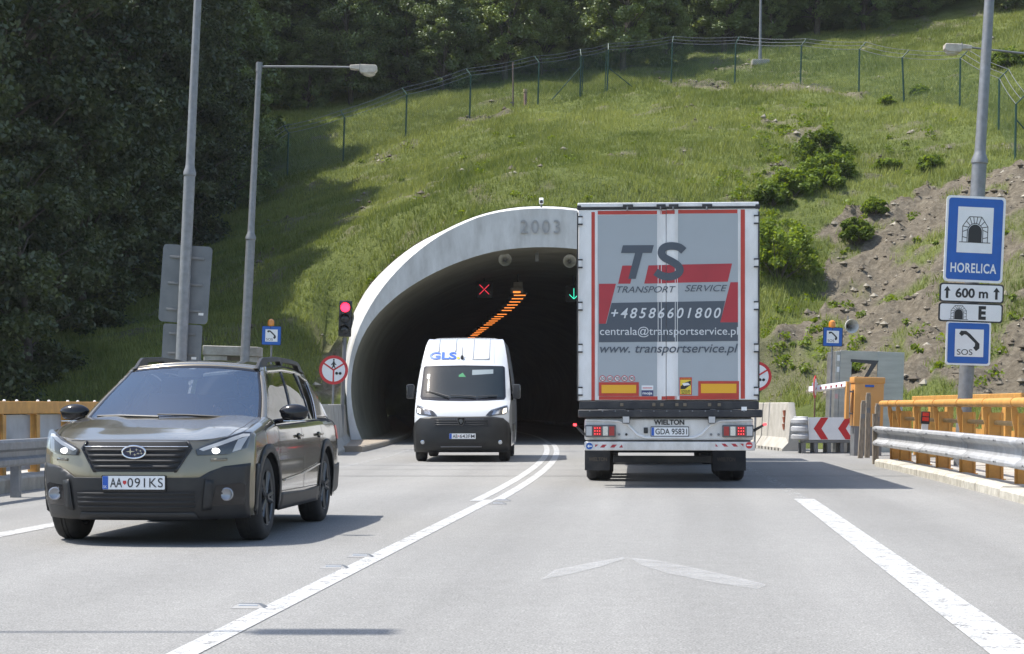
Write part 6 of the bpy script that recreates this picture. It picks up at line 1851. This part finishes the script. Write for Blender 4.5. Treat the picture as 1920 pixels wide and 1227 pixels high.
# sides: from the front edge back to the tail
zs = [0.30, .42, .56, .7, .85, 1.0, 1.15, 1.3, 1.5, 1.7, 1.9, 2.1, 2.25, 2.38, 2.48, 2.545, 2.575]
ws_ = frange(0, 1, 1 / 110)
for sg in (-1, 1):
    V, F = [], []
    for w in ws_:
        for z in zs:
            e = v_front(sg, max(z, .2)); y = lerp(e[1], VL, w)
            zz = z
            bt = v_bottom(y)
            if z < bt + .0: zz = bt
            else: zz = z
            hw = lerp(e[0] * sg, v_hw(z), min(1, w * 8))
            V.append((sg * hw, y, zz))
    k = len(zs)
    for i in range(len(ws_) - 1):
        for j in range(k - 1): F.append((i * k + j, i * k + j + 1, (i + 1) * k + j + 1, (i + 1) * k + j))
    mb.add(V, F)
V = [(u * v_hw(z), VL, z) for z in zs for u in us]
mb.add(V, [(i * nu + j, i * nu + j + 1, (i + 1) * nu + j + 1, (i + 1) * nu + j) for i in range(len(zs) - 1) for j in range(nu - 1)])
vb = mb.build("body", M_VANW, van, True, 38, merge=.0006)
mb = MB(); mb.bx(-.80, .80, .25, 5.8, .22, .60); mb.bx(-.93, .93, 1.5, 4.4, .30, .5); mb.build("underbody", M_UNDER, van, bevel=.02)
# windscreen
WS = [(-.86, 1.285), (-.5, 1.262), (0, 1.255), (.5, 1.262), (.86, 1.285), (.895, 1.34), (.86, 1.97), (.82, 2.0), (0, 2.015), (-.82, 2.0), (-.86, 1.97), (-.895, 1.34)]
wsb = patch("windscreen_border", v_fx, WS, M_GLOSSB, van, .08, .06, .004)
WS2 = [(-.82, 1.335), (0, 1.305), (.82, 1.335), (.845, 1.37), (.815, 1.945), (.79, 1.965), (0, 1.98), (-.79, 1.965), (-.815, 1.945), (-.845, 1.37)]
M_VSCREEN = pm("van windscreen", (0.012, 0.017, 0.018), 0.03, coat=.3, spec=.5)
wsc = patch("windscreen", v_fx, WS2, M_VSCREEN, van, .08, .06, .009)
patch("sun_visor", v_fx, [(.18, 1.80), (.62, 1.83), (.62, 1.92), (.18, 1.91)], pm("visor grey", (.20, .24, .26), .4), wsc, .1, .06, .0105)
patch("dashboard_sticker", v_fx, [(-.10, 1.76), (.05, 1.76), (-.02, 1.85), (-.10, 1.80)], pm("green sticker", (.03, .20, .08), .4), wsc, .1, .06, .0105)
patch("permit_sticker", v_fx, [(-.77, 1.73), (-.71, 1.73), (-.71, 1.82), (-.77, 1.82)], pm("pale sticker", (.45, .5, .5), .4), wsc, .1, .06, .0105)
for pts in ([(-.80, 1.46), (-.52, 1.40), (-.28, 1.325)], [(-.25, 1.36), (.1, 1.345), (.28, 1.325)], [(.32, 1.33), (.5, 1.345), (.72, 1.35)]):
    mb = MB(); mb.tube([Vector(v_fx(*p)) + Vector((0, -.035, .02)) for p in pts], [.008, .012, .014], 6); mb.build("wiper", M_PLAST, van)
# bumper and grille
BP = [(-.985, .21), (.985, .21), (.99, .70), (.97, .80), (.85, .905), (.60, .935), (0, .93), (-.60, .935), (-.85, .905), (-.97, .80), (-.99, .70)]
bp = patch("bumper", v_fx, BP, M_VANP, van, .07, .05, .014, .012)
gr = patch("grille", v_fx, [(-.56, .72), (.56, .72), (.62, .905), (-.62, .905)], M_GRILLE, van, .08, .05, .020)
for z in (.755, .80, .845): patch("grille_bar", v_fx, [(-.54, z), (.54, z), (.545, z + .018), (-.545, z + .018)], M_VANP, gr, .1, .05, .028, .008)
for x0, x1 in ((-.44, -.10), (.10, .44)):
    for k in range(9):
        x = lerp(x0, x1, k / 8); patch("grille_tooth", v_fx, [(x - .012, .868), (x + .010, .868), (x + .018, .895), (x - .004, .895)], M_RIM, gr, .1, .05, .028)
patch("lower_grille", v_fx, [(-.50, .34), (.50, .34), (.50, .40), (-.50, .40)], M_GRILLE, van, .1, .05, .020)
patch("bumper_step", v_fx, [(-.42, .315), (.42, .315), (.42, .332), (-.42, .332)], pm("grey strip", (.16, .16, .17), .5), van, .1, .05, .022, .01)
for sg in (-1, 1):
    p = Vector(v_fx(sg * .80, .41)); mb = MB(); mb.lathe([(.042, 0), (.042, .02), (.03, .024), (.02, .012), (0, .012)], 16, Matrix.Translation(p) @ Matrix.Rotation(R(90), 4, 'X') @ Matrix.Translation((0, 0, .018))); mb.build("fog_lamp", M_REFLEC, bp)
    mr = lambda P: P if sg > 0 else [(-a, b) for a, b in P][::-1]
    HL = [(.50, .955), (.60, .945), (.90, .985), (.945, 1.03), (.935, 1.165), (.88, 1.155), (.62, 1.075), (.565, 1.03)]
    hl = patch("headlamp", v_fx, mr(HL), M_LAMPIN, van, .05, .04, .004)
    patch("reflector", v_fx, mr([(.62, .965), (.76, .985), (.80, 1.10), (.66, 1.06)]), M_REFLEC, hl, .05, .04, .010)
    patch("daylight_lamp", v_fx, mr([(.84, .99), (.915, 1.02), (.915, 1.11), (.85, 1.085)]), pm("lit warm lamp", (1, 1, 1), .3, emit=(1.0, .85, .62), estr=2.4), hl, .05, .04, .010)
    patch("light_guide", v_fx, mr([(.60, 1.062), (.88, 1.142), (.925, 1.15), (.925, 1.13), (.88, 1.122), (.62, 1.045)]), M_REFLEC, hl, .05, .04, .011)
    patch("lens", v_fx, mr(HL), M_LENS, hl, .05, .04, .018)
# emblem shield
p = Vector(v_fx(0, .83)) + Vector((0, -.045, 0))
em = bpy.data.objects.new("emblem", None); put(em, van); em.location = p
flat("shield", [(-.075, .085), (.075, .085), (.07, .0), (.04, -.06), (0, -.09), (-.04, -.06), (-.07, .0)], 0, M_GLOSSB, em, .02)
mb = MB(); P = [(-.075, .085), (.075, .085), (.07, .0), (.04, -.06), (0, -.09), (-.04, -.06), (-.07, .0), (-.075, .085)]; mb.tube([(a, -.003, b) for a, b in P], .006, 6); mb.build("shield_rim", M_RIM, em)
flat("lion_head", [(-.045, .045), (-.01, .06), (.02, .05), (.045, .03), (.03, .015), (.045, -.005), (.02, -.015), (.01, -.045), (-.02, -.03), (-.03, 0), (-.05, .015)], -.004, M_RIM, em)
pl = bpy.data.objects.new("number_plate", None); put(pl, van); pl.location = Vector(v_fx(0, .535)) + Vector((0.03, -.04, 0))
flat("plate", rnd_poly(-.27, .27, -.055, .055, .008), 0, M_PLATE, pl, .015)
flat("country_band", [(-.268, -.053), (-.22, -.053), (-.22, .053), (-.268, .053)], -.003, M_PBLUE, pl)
lettering("AB", -.20, -.10, -.036, .036, -.004, M_BLACK, pl, bold=.008)
lettering("643FM", -.055, .25, -.036, .036, -.004, M_BLACK, pl, bold=.004)
flat("state_shield", [(-.088, .014), (-.068, .014), (-.068, -.004), (-.078, -.014), (-.088, -.004)], -.004, M_RED, pl)
# roof lettering and pressings
def v_roof(x, y):
    z = v_prof_z(y); return (x, y + v_sweep(x / .9, z) , z)
M_VRIB = pm("painted pressing shade", (0.40, 0.42, 0.44), 0.4)  # darker grey paints in the shading lines along the pressings
for x in (-.56, -.20, .18, .52):
    patch("roof_pressing", v_fx, [(x - .011, 2.31 if x < 0 else 2.14), (x + .011, 2.31 if x < 0 else 2.14), (x + .009, 2.60), (x - .009, 2.60)], M_VRIB, van, .1, .05, .012, .010)
patch("roof_pressing", v_fx, [(.18, 2.135), (.52, 2.135), (.52, 2.155), (.18, 2.155)], M_VRIB, van, .1, .05, .012, .010)
for sg in (-1, 1):
    P = [(.63, 2.05), (.642, 2.05), (.612, 2.60), (.60, 2.60)]; patch("roof_gutter", v_fx, P if sg > 0 else [(-a, b) for a, b in P][::-1], M_VRIB, van, .1, .05, .003)
def v_letter(body, x0, x1, z0, z1, mat, off):
    me = text_mesh(body, 1.0, 0, .03)
    bm = bmesh.new(); bm.from_mesh(me)
    bmesh.ops.triangulate(bm, faces=bm.faces[:]); bmesh.ops.subdivide_edges(bm, edges=[e for e in bm.edges if e.calc_length() > .25], cuts=2); bmesh.ops.triangulate(bm, faces=bm.faces[:])
    xs = [v.co.x for v in bm.verts]; zz = [v.co.z for v in bm.verts]
    for v in bm.verts:
        x = lerp(x0, x1, (v.co.x - min(xs)) / (max(xs) - min(xs))); z = lerp(z0, z1, (v.co.z - min(zz)) / (max(zz) - min(zz)))
        p = Vector(v_fx(x, z)); v.co = p + Vector((0, -off * .8, off))
    bm.to_mesh(me); bm.free(); me.materials.clear(); me.materials.append(mat); me.polygons.foreach_set("material_index", [0] * len(me.polygons))
    return put(bpy.data.objects.new("lettering", me), van)
v_letter("GLS", -.755, -.175, 2.14, 2.30, pm("vivid blue print", (.02, .10, .50), .45), .009)
patch("yellow_dot", v_fx, rnd_poly(-.16, -.105, 2.15, 2.19, .01), pm("yellow print", (.75, .55, .03), .4), van, .1, .1, .014)
p = Vector(v_fx(-.05, 2.17)); 
mb = MB(); mb.ell(p + Vector((0, -.02, .02)), (.035, .04, .05), 12, 8); mb.tube([p + Vector((0, 0, .02)), p + Vector((0, .06, .24))], [.010, .005], 6); mb.build("aerial", M_PLAST, van)
# mirrors, side windows, wheels
for sg in (-1, 1):
    mb = MB(); mb.box((0, 0, 0), (.17, .13, .31), ch=.05); m_ = mb.build("door_mirror", M_PLAST, van, True, 40, loc=(sg * 1.12, 1.10, 1.46))
    mb = MB(); mb.tube([(-sg * .25, .12, -.05), (-sg * .06, .02, -.04)], .04, 8); mb.build("mirror_arm", M_PLAST, m_)
    mb = MB(); mb.box((sg * .07, -.03, .02), (.03, .10, .22), ch=.01); mb.build("indicator", M_LENS, m_)
    f = (lambda y, z: (lerp(v_hw(z), v_hw(z), 1) + .0, y, z)) if sg > 0 else (lambda a, z: (-v_hw(z), -a, z))
    sp = lambda P: P if sg > 0 else [(-a, b) for a, b in P][::-1]
    patch("door_window", f, sp([(1.02, 1.28), (2.10, 1.28), (2.10, 1.95), (1.62, 1.95), (1.30, 1.72)]), M_GLOSSB, van, .2, .08, .008)
    patch("rub_strip", f, sp([(1.45, .62), (4.4, .62), (4.4, .78), (1.45, .78)]), M_VANP, van, .4, .08, .014, .012)
    for y in (1.50, 2.28, 3.45): patch("door_gap", f, sp([(y, .45), (y + .012, .45), (y + .012, 2.2), (y, 2.2)]), M_BLACK, van, .2, .1, .003)
    for ya in AXV: wheel(van, sg * .87, ya, WRV, .23, sg, M_RIM, 6, False, .215)
    patch("tail_lamp", lambda x, z: (x, VL, z), [(sg * .80, 1.0), (sg * .93, 1.0), (sg * .93, 1.5), (sg * .80, 1.5)], M_REDR, van, .2, .2, .01)
# ================================================================== ARTICULATED LORRY (rear of the trailer)
M_TRW = pm("trailer white panel", (0.80, 0.80, 0.80), 0.42, var=0.04, scale=2, dirt=(0.42, 0.40, 0.36), dirt_amt=0.5, dscale=2.5, stretch=(1, 1, .35))
M_TRW2 = pm("road grimed white panel", (0.70, 0.69, 0.67), 0.5, var=0.08, scale=3, dirt=(0.30, 0.27, 0.22), dirt_amt=0.65, dscale=3.5, stretch=(1, 1, .5))
M_TRG = pm("trailer grey print", (0.375, 0.412, 0.44), 0.42, var=0.04, scale=2, dirt=(0.25, 0.26, 0.27), dirt_amt=0.3, dscale=2)
M_TRS = pm("trailer slate print", (0.070, 0.085, 0.110), 0.42, var=0.04, scale=2)
M_TRR = pm("trailer red print", (0.40, 0.032, 0.045), 0.42, var=0.06, scale=3)
M_TAPE = pm("red conspicuity tape", (0.47, 0.045, 0.030), 0.4, var=0.08, scale=5)
M_YEL = pm("yellow reflective plate", (0.78, 0.40, 0.02), 0.4)
M_TRB = pm("grimy chassis black", (0.022, 0.024, 0.030), 0.6, var=0.2, scale=5, dirt=(0.085, 0.078, 0.066), dirt_amt=0.45, dscale=5)
M_LTXT = pm("pale print", (0.66, 0.68, 0.70), 0.45)
M_CLEAR = pm("milky lamp", (0.50, 0.50, 0.50), 0.3)
M_TAILR = pm("red tail lamp", (0.35, 0.03, 0.03), 0.25)
M_TAILL = pm("lit red led", (0.9, 0.02, 0.03), 0.3, emit=(1.0, .05, .06), estr=2.2)
M_SMOKE = pm("smoky lamp housing", (0.10, 0.10, 0.105), 0.25)
TS = 133.0
LOR = Vector(((1252.5 - 960) / TS, FPX / TS, 0))
lorry = thing("lorry", "articulated lorry with grey, red and white printed trailer doors driving to the tunnel", "lorry", LOR, -0.062)
def tx(px): return (px - 1252.5) / TS
def tz(py): return CAMZ + (HORIZON - py) / TS
def R4(x0, x1, y0, y1): return [(tx(x0), tz(y1)), (tx(x1), tz(y1)), (tx(x1), tz(y0)), (tx(x0), tz(y0))]
def PX(pts): return [(tx(a), tz(b)) for a, b in pts]
TW = 1.275
# box body
mb = MB(); mb.bx(-TW, TW, .06, 13.5, tz(752), tz(382)); box = mb.build("box_body", M_TRW, lorry, bevel=.02)
dl = MB(); dl.bx(tx(1085), tx(1248.6), .0, .055, tz(751), tz(393)); DL = dl.build("door", M_TRW, lorry, bevel=.006)
dr = MB(); dr.bx(tx(1249.6), tx(1420), .0, .055, tz(750), tz(392)); DR = dr.build("door", M_TRW, lorry, bevel=.006)
mb = MB(); mb.bx(tx(1083), tx(1421.5), -.01, .12, tz(388), tz(380)); mb.build("top_rail", M_TRW, lorry, bevel=.008)
mb = MB(); mb.bx(tx(1083), tx(1421.5), -.016, .06, tz(391.6), tz(388.3)); mb.build("top_seal", M_TRB, lorry)
for a, b in ((1168, 1187), (1231, 1248), (1254, 1272), (1316, 1335)):
    mb = MB(); mb.bx(tx(a), tx(b), -.035, -.012, tz(391), tz(383.5), ch=.006); k = mb.build("lock_keeper", M_TRB, lorry)
    mb = MB(); mb.cyl((tx((a + b) / 2 - 1), -.03, tz(395)), (tx((a + b) / 2 - 1), -.03, tz(388)), .012, n=8); mb.build("lock_cam", M_GALV, k)
for px0, px1 in ((1082, 1090), (1415, 1424)):
    mb = MB(); mb.bx(tx(px0), tx(px1), -.012, .05, tz(393), tz(384), ch=.01); mb.build("corner_casting", M_TRB, lorry)
# printed fields (each door carries its own)
y1, y2, y3, y4 = -.003, -.006, -.009, -.012
flat("grey_field", R4(1121, 1232, 403, 742.5), y1, M_TRG, DL); flat("grey_field", R4(1271.5, 1383, 401, 742.5), y1, M_TRG, DR)
for q, d in (((1109, 1115.5, 397, 751), DL), ((1388, 1396, 394, 748), DR), ((1121, 1232, 395, 402), DL), ((1238.5, 1248.5, 395, 402), DL), ((1249.8, 1265, 394.5, 401.5), DR), ((1271.5, 1382, 394, 401), DR),
             ((1123, 1233, 743.5, 750), DL), ((1240, 1248.5, 743.5, 750), DL), ((1249.8, 1268, 743, 749.5), DR), ((1274, 1385, 742.5, 749.5), DR)):
    flat("red_tape", R4(*q), y1, M_TAPE, d)
for x in (1118.5, 1234, 1240, 1266, 1270, 1385.5):
    mb = MB(); mb.bx(tx(x) - .004, tx(x) + .004, -.008, .001, tz(749), tz(396)); mb.build("door_rib", M_TRW, DL if x < 1249 else DR)
flat("red_print", PX([(1167, 498), (1189, 498), (1182, 532), (1159, 532)]), y2, M_TRR, DL)
flat("red_print", PX([(1216, 498), (1248.5, 497), (1248.5, 531.5), (1208, 532)]), y2, M_TRR, DL)
flat("red_print", PX([(1249.7, 497), (1372, 495), (1364, 529), (1249.7, 531)]), y2, M_TRR, DR)
flat("red_print", PX([(1123, 532), (1155, 532), (1136, 607), (1123, 607)]), y2, M_TRR, DL)
flat("red_print", PX([(1369, 530), (1383, 530), (1383, 605), (1350, 605)]), y2, M_TRR, DR)
flat("slate_band", PX([(1147, 568), (1248.5, 566.6), (1248.5, 641), (1123, 642), (1123, 607), (1137, 607)]), y2, M_TRS, DL)
flat("slate_band", PX([(1249.7, 566.6), (1359, 565), (1350, 605), (1383, 605), (1383, 640), (1249.7, 641)]), y2, M_TRS, DR)
flat("print_letter_t", PX([(1168, 460), (1226, 460), (1222, 474.5), (1205, 474.5), (1192, 523), (1178, 523), (1191, 474.5), (1164.5, 474.5)]), y3, M_TRS, DL)
def ribbon_s():
    c = [(1282, 471), (1274, 463.5), (1258, 461), (1244, 464), (1239, 474), (1244, 483), (1258, 490), (1270, 497), (1276, 506), (1271, 515), (1257, 520), (1241, 518), (1229, 510)]
    q = np.array(c, float)
    for _ in range(2):
        r = [q[0]]
        for a, b in zip(q[:-1], q[1:]): r += [a * .75 + b * .25, a * .25 + b * .75]
        q = np.array(r + [q[-1]])
    L_, R_ = [], []
    for i in range(len(q)):
        d = q[min(i + 1, len(q) - 1)] - q[max(i - 1, 0)]; d /= np.linalg.norm(d); n = np.array([-d[1], d[0]]) * 7.2
        L_.append(q[i] + n); R_.append(q[i] - n)
    return L_, R_
Ls, Rs = ribbon_s(); mb = MB()
V = [(tx(p[0]), y3, tz(p[1])) for p in Ls] + [(tx(p[0]), y3, tz(p[1])) for p in Rs]; n_ = len(Ls)
mb.add(V, [(i, i + 1, n_ + i + 1, n_ + i) for i in range(n_ - 1)]); mb.build("print_letter_s", M_TRS, DR, False)
def LT(s, x0, x1, y0, y1_, mat, par, shear=0.0, bold=0.0, dep=y4, space=1.0): return lettering(s, tx(x0), tx(x1), tz(y1_), tz(y0), dep, mat, par, shear=shear, bold=bold, space=space)
LT("TRANSPORT", 1157, 1267, 537, 549, M_TRS, DL, .3); LT("SERVICE", 1284, 1363, 535, 547, M_TRS, DR, .3)
LT("+48586601800", 1146, 1351, 577.5, 597, M_LTXT, DR, .25, .012, space=1.35)
LT("centrala@transportservice.pl", 1125, 1383, 613, 633, M_LTXT, DR, 0, .0)
LT("www. transportservice.pl", 1125, 1383, 645, 667, M_TRS, DR, .25, .008)
for k, num in enumerate(("50", "60", "70", "80", "90")):
    cx = (1130, 1144, 1157.5, 1171, 1185)[k]
    flat("speed_sticker", circ(tx(cx), tz(710), 5.9 / TS, 20), y2, M_RED, DL); flat("speed_sticker_face", circ(tx(cx), tz(710), 4.6 / TS, 20), y3, M_WHITE, DL)
    LT(num, cx - 3.4, cx + 3.4, 707, 713.2, M_BLACK, DL, 0, .01)
for (a, b, c, d), dd in (((1123, 1198, 717, 743), DL), ((1309, 1385, 715, 743), DR)):
    flat("marker_plate", R4(a, b, c, d), y2 - .004, M_TAPE, dd, .006); flat("marker_plate_field", R4(a + 5, b - 5, c + 5, d - 5.5), y2 - .0065, M_YEL, dd)
flat("sticker", R4(1203, 1225, 723, 731.5), y2, M_WHITE, DL); flat("sticker", R4(1203, 1225, 732.5, 743), y2, pm("navy sticker", (.05, .06, .16), .4), DL); LT("moja", 1205, 1223, 735, 741.5, M_WHITE, DL, 0, .02)
flat("sticker_stripe", R4(1205, 1223, 727, 728.5), y3, M_RED, DL)
flat("warning_sticker", R4(1274, 1297, 708, 741), y2, M_RED, DR); flat("warning_sticker_field", R4(1275.5, 1295.5, 712.5, 739.5), y3, pm("warning yellow", (.80, .60, .05), .4), DR)
flat("warning_picture", PX([(1276, 725), (1284, 718), (1295, 714), (1295, 722), (1284, 730), (1276, 730)]), y3 - .002, M_BLACK, DR); flat("warning_picture", PX([(1279, 719), (1290, 718), (1294, 722), (1282, 724)]), y3 - .004, M_WHITE, DR)
LT("ATTENTION", 1276, 1295, 709, 711.8, M_YEL, DR); LT("ANGLES", 1277, 1294, 731.5, 735, M_BLACK, DR, 0, .02); LT("MORTS", 1278, 1293, 736, 739, M_BLACK, DR, 0, .02)
# hinges
for sx, px in ((-1, 1087.5), (1, 1417.5)):
    for py in (413, 494, 574, 653, 734):
        mb = MB(); mb.bx(tx(px - 3), tx(px + 3.5), -.022, .0, tz(py + 6), tz(py - 6), ch=.004); h = mb.build("hinge", M_TRW, lorry)
        for d in (-7.2, 7.2): 
            mb = MB(); mb.bx(tx(px - 5), tx(px + 5), -.026, .01, tz(py + d + 1.3), tz(py + d - 1.3)); mb.build("hinge_strap", M_TRB, h)
    mb = MB(); mb.cyl((tx(px - 4.2 * (1 if sx < 0 else -1)), -.012, tz(752)), (tx(px - 4.2 * (1 if sx < 0 else -1)), -.012, tz(398)), .011, n=8); mb.build("hinge_rod", M_TRB, lorry)
# chassis rear beam, light panel, bumper
mb = MB(); mb.bx(tx(1086), tx(1422), -.02, .25, tz(768), tz(752.5)); mb.build("rear_beam", M_TRB, lorry, bevel=.01)
mb = MB(); mb.bx(tx(1084), tx(1428), -.06, .22, tz(783), tz(768.5)); rb = mb.build("rear_buffer", M_TRB, lorry, bevel=.015)
for px in (1166, 1226, 1241, 1269, 1284, 1330, 1348): 
    mb = MB(); mb.bx(tx(px - 3), tx(px + 3), -.05, -.021, tz(762), tz(756), ch=.004); mb.build("beam_fitting", pm("dull brass fitting", (.16, .13, .09), .6), lorry)
for k in range(13):
    px = 1106 + k * 24; mb = MB(); mb.cyl((tx(px), -.061, tz(771)), (tx(px), -.072, tz(771)), .012, n=8); mb.build("bolt", M_GALVD, rb)
flat("tag_plate", R4(1389, 1399, 763, 770), -.066, M_WHITE, lorry, .004)
pan = MB(); pan.bx(tx(1096), tx(1411.5), .02, .12, tz(826), tz(784.5)); PAN = pan.build("light_panel", M_TRW2, lorry, bevel=.03)
lo = [(1098, 788), (1160, 790), (1178, 797), (1195, 815), (1210, 821), (1300, 821), (1315, 815), (1332, 797), (1350, 790), (1410, 788)]
mb = MB(); mb.tube([(tx(a), .016, tz(b)) for a, b in lo], .018, 8); mb.build("panel_ridge", M_TRW, PAN, True, 60)
LT("WIELTON", 1226, 1283, 787, 797, M_BLACK, PAN, 0, .035, .012)
flat("plate_frame", rnd_poly(tx(1220), tx(1291.5), tz(819.5), tz(800), .01), .006, M_PLAST, PAN, .02)
pl = flat("number_plate", rnd_poly(tx(1221), tx(1290.5), tz(817.5), tz(801.5), .01), .002, M_PLATE, PAN)
flat("country_band", R4(1221.5, 1226.5, 802, 817), -.001, M_PBLUE, PAN)
LT("GDA 95831", 1229, 1288, 804, 815, M_BLACK, PAN, 0, .012, -.001)
mb = MB(); mb.bx(tx(1207), tx(1215), .0, .03, tz(813), tz(802), ch=.01); mb.build("socket", M_PLAST, PAN)
for px in (1161, 1174.5, 1333, 1347):
    mb = MB(); mb.cyl((tx(px), .0, tz(815)), (tx(px), .021, tz(815)), .018, n=12); mb.build("grommet", M_GALV if px != 1174.5 else M_PLAST, PAN)
for sg, (x0, x1) in ((-1, (1097, 1155)), (1, (1353.5, 1412))):
    mb = MB(); mb.bx(tx(x0), tx(x1), -.035, .019, tz(820), tz(797), ch=.015); tl = mb.build("tail_lamp", M_SMOKE, lorry)
    order = ((.04, .22, M_CLEAR), (.27, .53, None), (.58, .74, M_REFLEC), (.78, .95, M_TAILR))
    for f0, f1, mt in order:
        if sg > 0: f0, f1 = 1 - f1, 1 - f0
        a, b = lerp(x0, x1, f0), lerp(x0, x1, f1)
        if mt is None:
            flat("led_field", R4(a, b, 800, 817), -.0365, M_TAILR, tl)
            for i in range(3):
                for j in range(3): flat("led", circ(tx(lerp(a + 3, b - 3, i / 2)), tz(lerp(803, 814, j / 2)), .9 / TS, 8), -.038, M_TAILL, tl)
        else: flat("lamp_field", R4(a, b, 800, 817), -.0365, mt, tl)
for px in (1174, 1334):
    mb = MB(); mb.bx(tx(px - 7), tx(px + 7), -.10, -.03, tz(794.5), tz(780), ch=.015); w = mb.build("work_lamp", M_PLAST, lorry)
    flat("work_lamp_lens", R4(px - 6, px + 6, 781.5, 793), -.102, M_CLEAR, w)
bar = MB(); bar.bx(tx(1096), tx(1414.5), -.03, .09, tz(845), tz(828.5)); BAR = bar.build("underrun_bar", M_TRW2, lorry, bevel=.012)
flat("blue_roundel", circ(tx(1105.3), tz(837), 6.3 / TS, 24), -.033, M_BLUE, BAR); flat("roundel_arrow", PX([(1101, 837), (1105, 833.5), (1105, 836), (1110, 836), (1110, 838), (1105, 838), (1105, 840.5)]), -.036, M_WHITE, BAR)
flat("red_roundel", circ(tx(1403.5), tz(835), 6.3 / TS, 24), -.033, M_RED, BAR); flat("roundel_bar", R4(1399, 1408, 834, 836.2), -.036, M_WHITE, BAR)
for P in ([(1117, 834), (1122, 834), (1116, 839), (1116, 834)], [(1130, 834), (1138, 834), (1133, 839.5), (1125, 839.5)], [(1149, 834), (1157, 834), (1152, 839.5), (1144, 839.5)], [(1166, 834), (1168, 839.5), (1161, 839.5)],
          [(1341, 832), (1346, 837.5), (1341, 837.5)], [(1352, 832), (1359, 832), (1365, 837.5), (1357, 837.5)], [(1370, 832), (1378, 832), (1383, 837.5), (1375, 837.5)], [(1387, 832), (1393, 832), (1393, 837.5)]):
    flat("red_stripe", PX(P), -.033, M_TRR, BAR)
for sg, a, b in ((-1, (1096, 815), (1078, 797)), (1, (1412, 808), (1433, 796))):
    mb = MB(); mb.tube([(tx(a[0]), .05, tz(a[1])), (tx(b[0]), .0, tz(b[1]))], [.022, .014], 8); arm = mb.build("marker_arm", M_PLAST, lorry)
    mb = MB(); mb.box((tx(b[0]), -.005, tz(b[1])), (.05, .05, .035), ch=.01); mb.build("side_marker", M_TAILL, arm)
# mudflaps, axles and wheels
for sg, x0, x1 in ((-1, -1.23, -.85), (1, .72, 1.22)):
    mb = MB(); mb.bx(x0, x1, 2.28, 2.30, .17, .80); fl = mb.build("mudflap", M_TRB, lorry)
    lettering("WIELTON", x0 + .06, x0 + .34, .31, .37, 2.275, pm("faded flap print", (.13, .11, .085), .7), fl, bold=.03)
for y in (2.9, 4.21, 5.52):
    mb = MB(); mb.cyl((-.95, y, .50), (.95, y, .50), .075, n=14); mb.build("axle", M_TRB, lorry)
    for sg in (-1, 1): wheel(lorry, sg * 1.02, y, .50, .385, sg, M_GALVD, 8, False, .29)
mb = MB(); mb.bx(-.60, -.48, .3, 12.8, .72, 1.15); mb.bx(.48, .60, .3, 12.8, .72, 1.15); mb.bx(-1.18, 1.18, .25, .40, .80, 1.10); mb.build("chassis_frame", M_TRB, lorry)
mb = MB(); mb.bx(-.78, .64, .9, 1.02, tz(872), tz(858)); mb.build("cross_member", M_TRB, lorry, bevel=.01)
mb = MB(); mb.bx(-1.20, -.45, .7, 1.0, .55, .85); mb.bx(.45, 1.20, .7, 1.0, .55, .85); mb.build("mud_carrier", M_TRB, lorry)
# tractor unit ahead of the trailer
mb = MB(); mb.bx(-1.24, 1.24, 13.9, 16.1, .95, 3.75); mb.build("cab", M_TRW, lorry, bevel=.12)
mb = MB(); mb.bx(-.95, .95, 10.6, 16.0, .55, .94); mb.build("tractor_frame", M_TRB, lorry)
for y in (11.6, 15.3):
    for sg in (-1, 1): wheel(lorry, sg * 1.0, y, .50, .34, sg, M_GALVD, 8, False, .29)
# ================================================================== ADDED HAZE, lifts the darks like windscreen glare
hz = MB(); hz.bx(-140, 140, -40, 215, -1.6, 64)
HAZE = hz.build("haze", None, None, False)
HAZE.data.materials.clear()
mh = bpy.data.materials.new("added thin haze"); mh.use_nodes = True
nn_, ll_ = mh.node_tree.nodes, mh.node_tree.links
nn_.remove(nn_["Principled BSDF"])
pv = nn_.new("ShaderNodeVolumePrincipled"); pv.inputs['Color'].default_value = (0.93, 0.96, 1.0, 1); pv.inputs['Density'].default_value = 0.00018; pv.inputs['Anisotropy'].default_value = 0.2
ll_.new(pv.outputs[0], nn_["Material Output"].inputs['Volume'])
HAZE.data.materials.append(mh)
tag(HAZE, "thin haze added over the road and hillside to lift the darks", "haze", kind="stuff")
SC.cycles.volume_bounces = 0
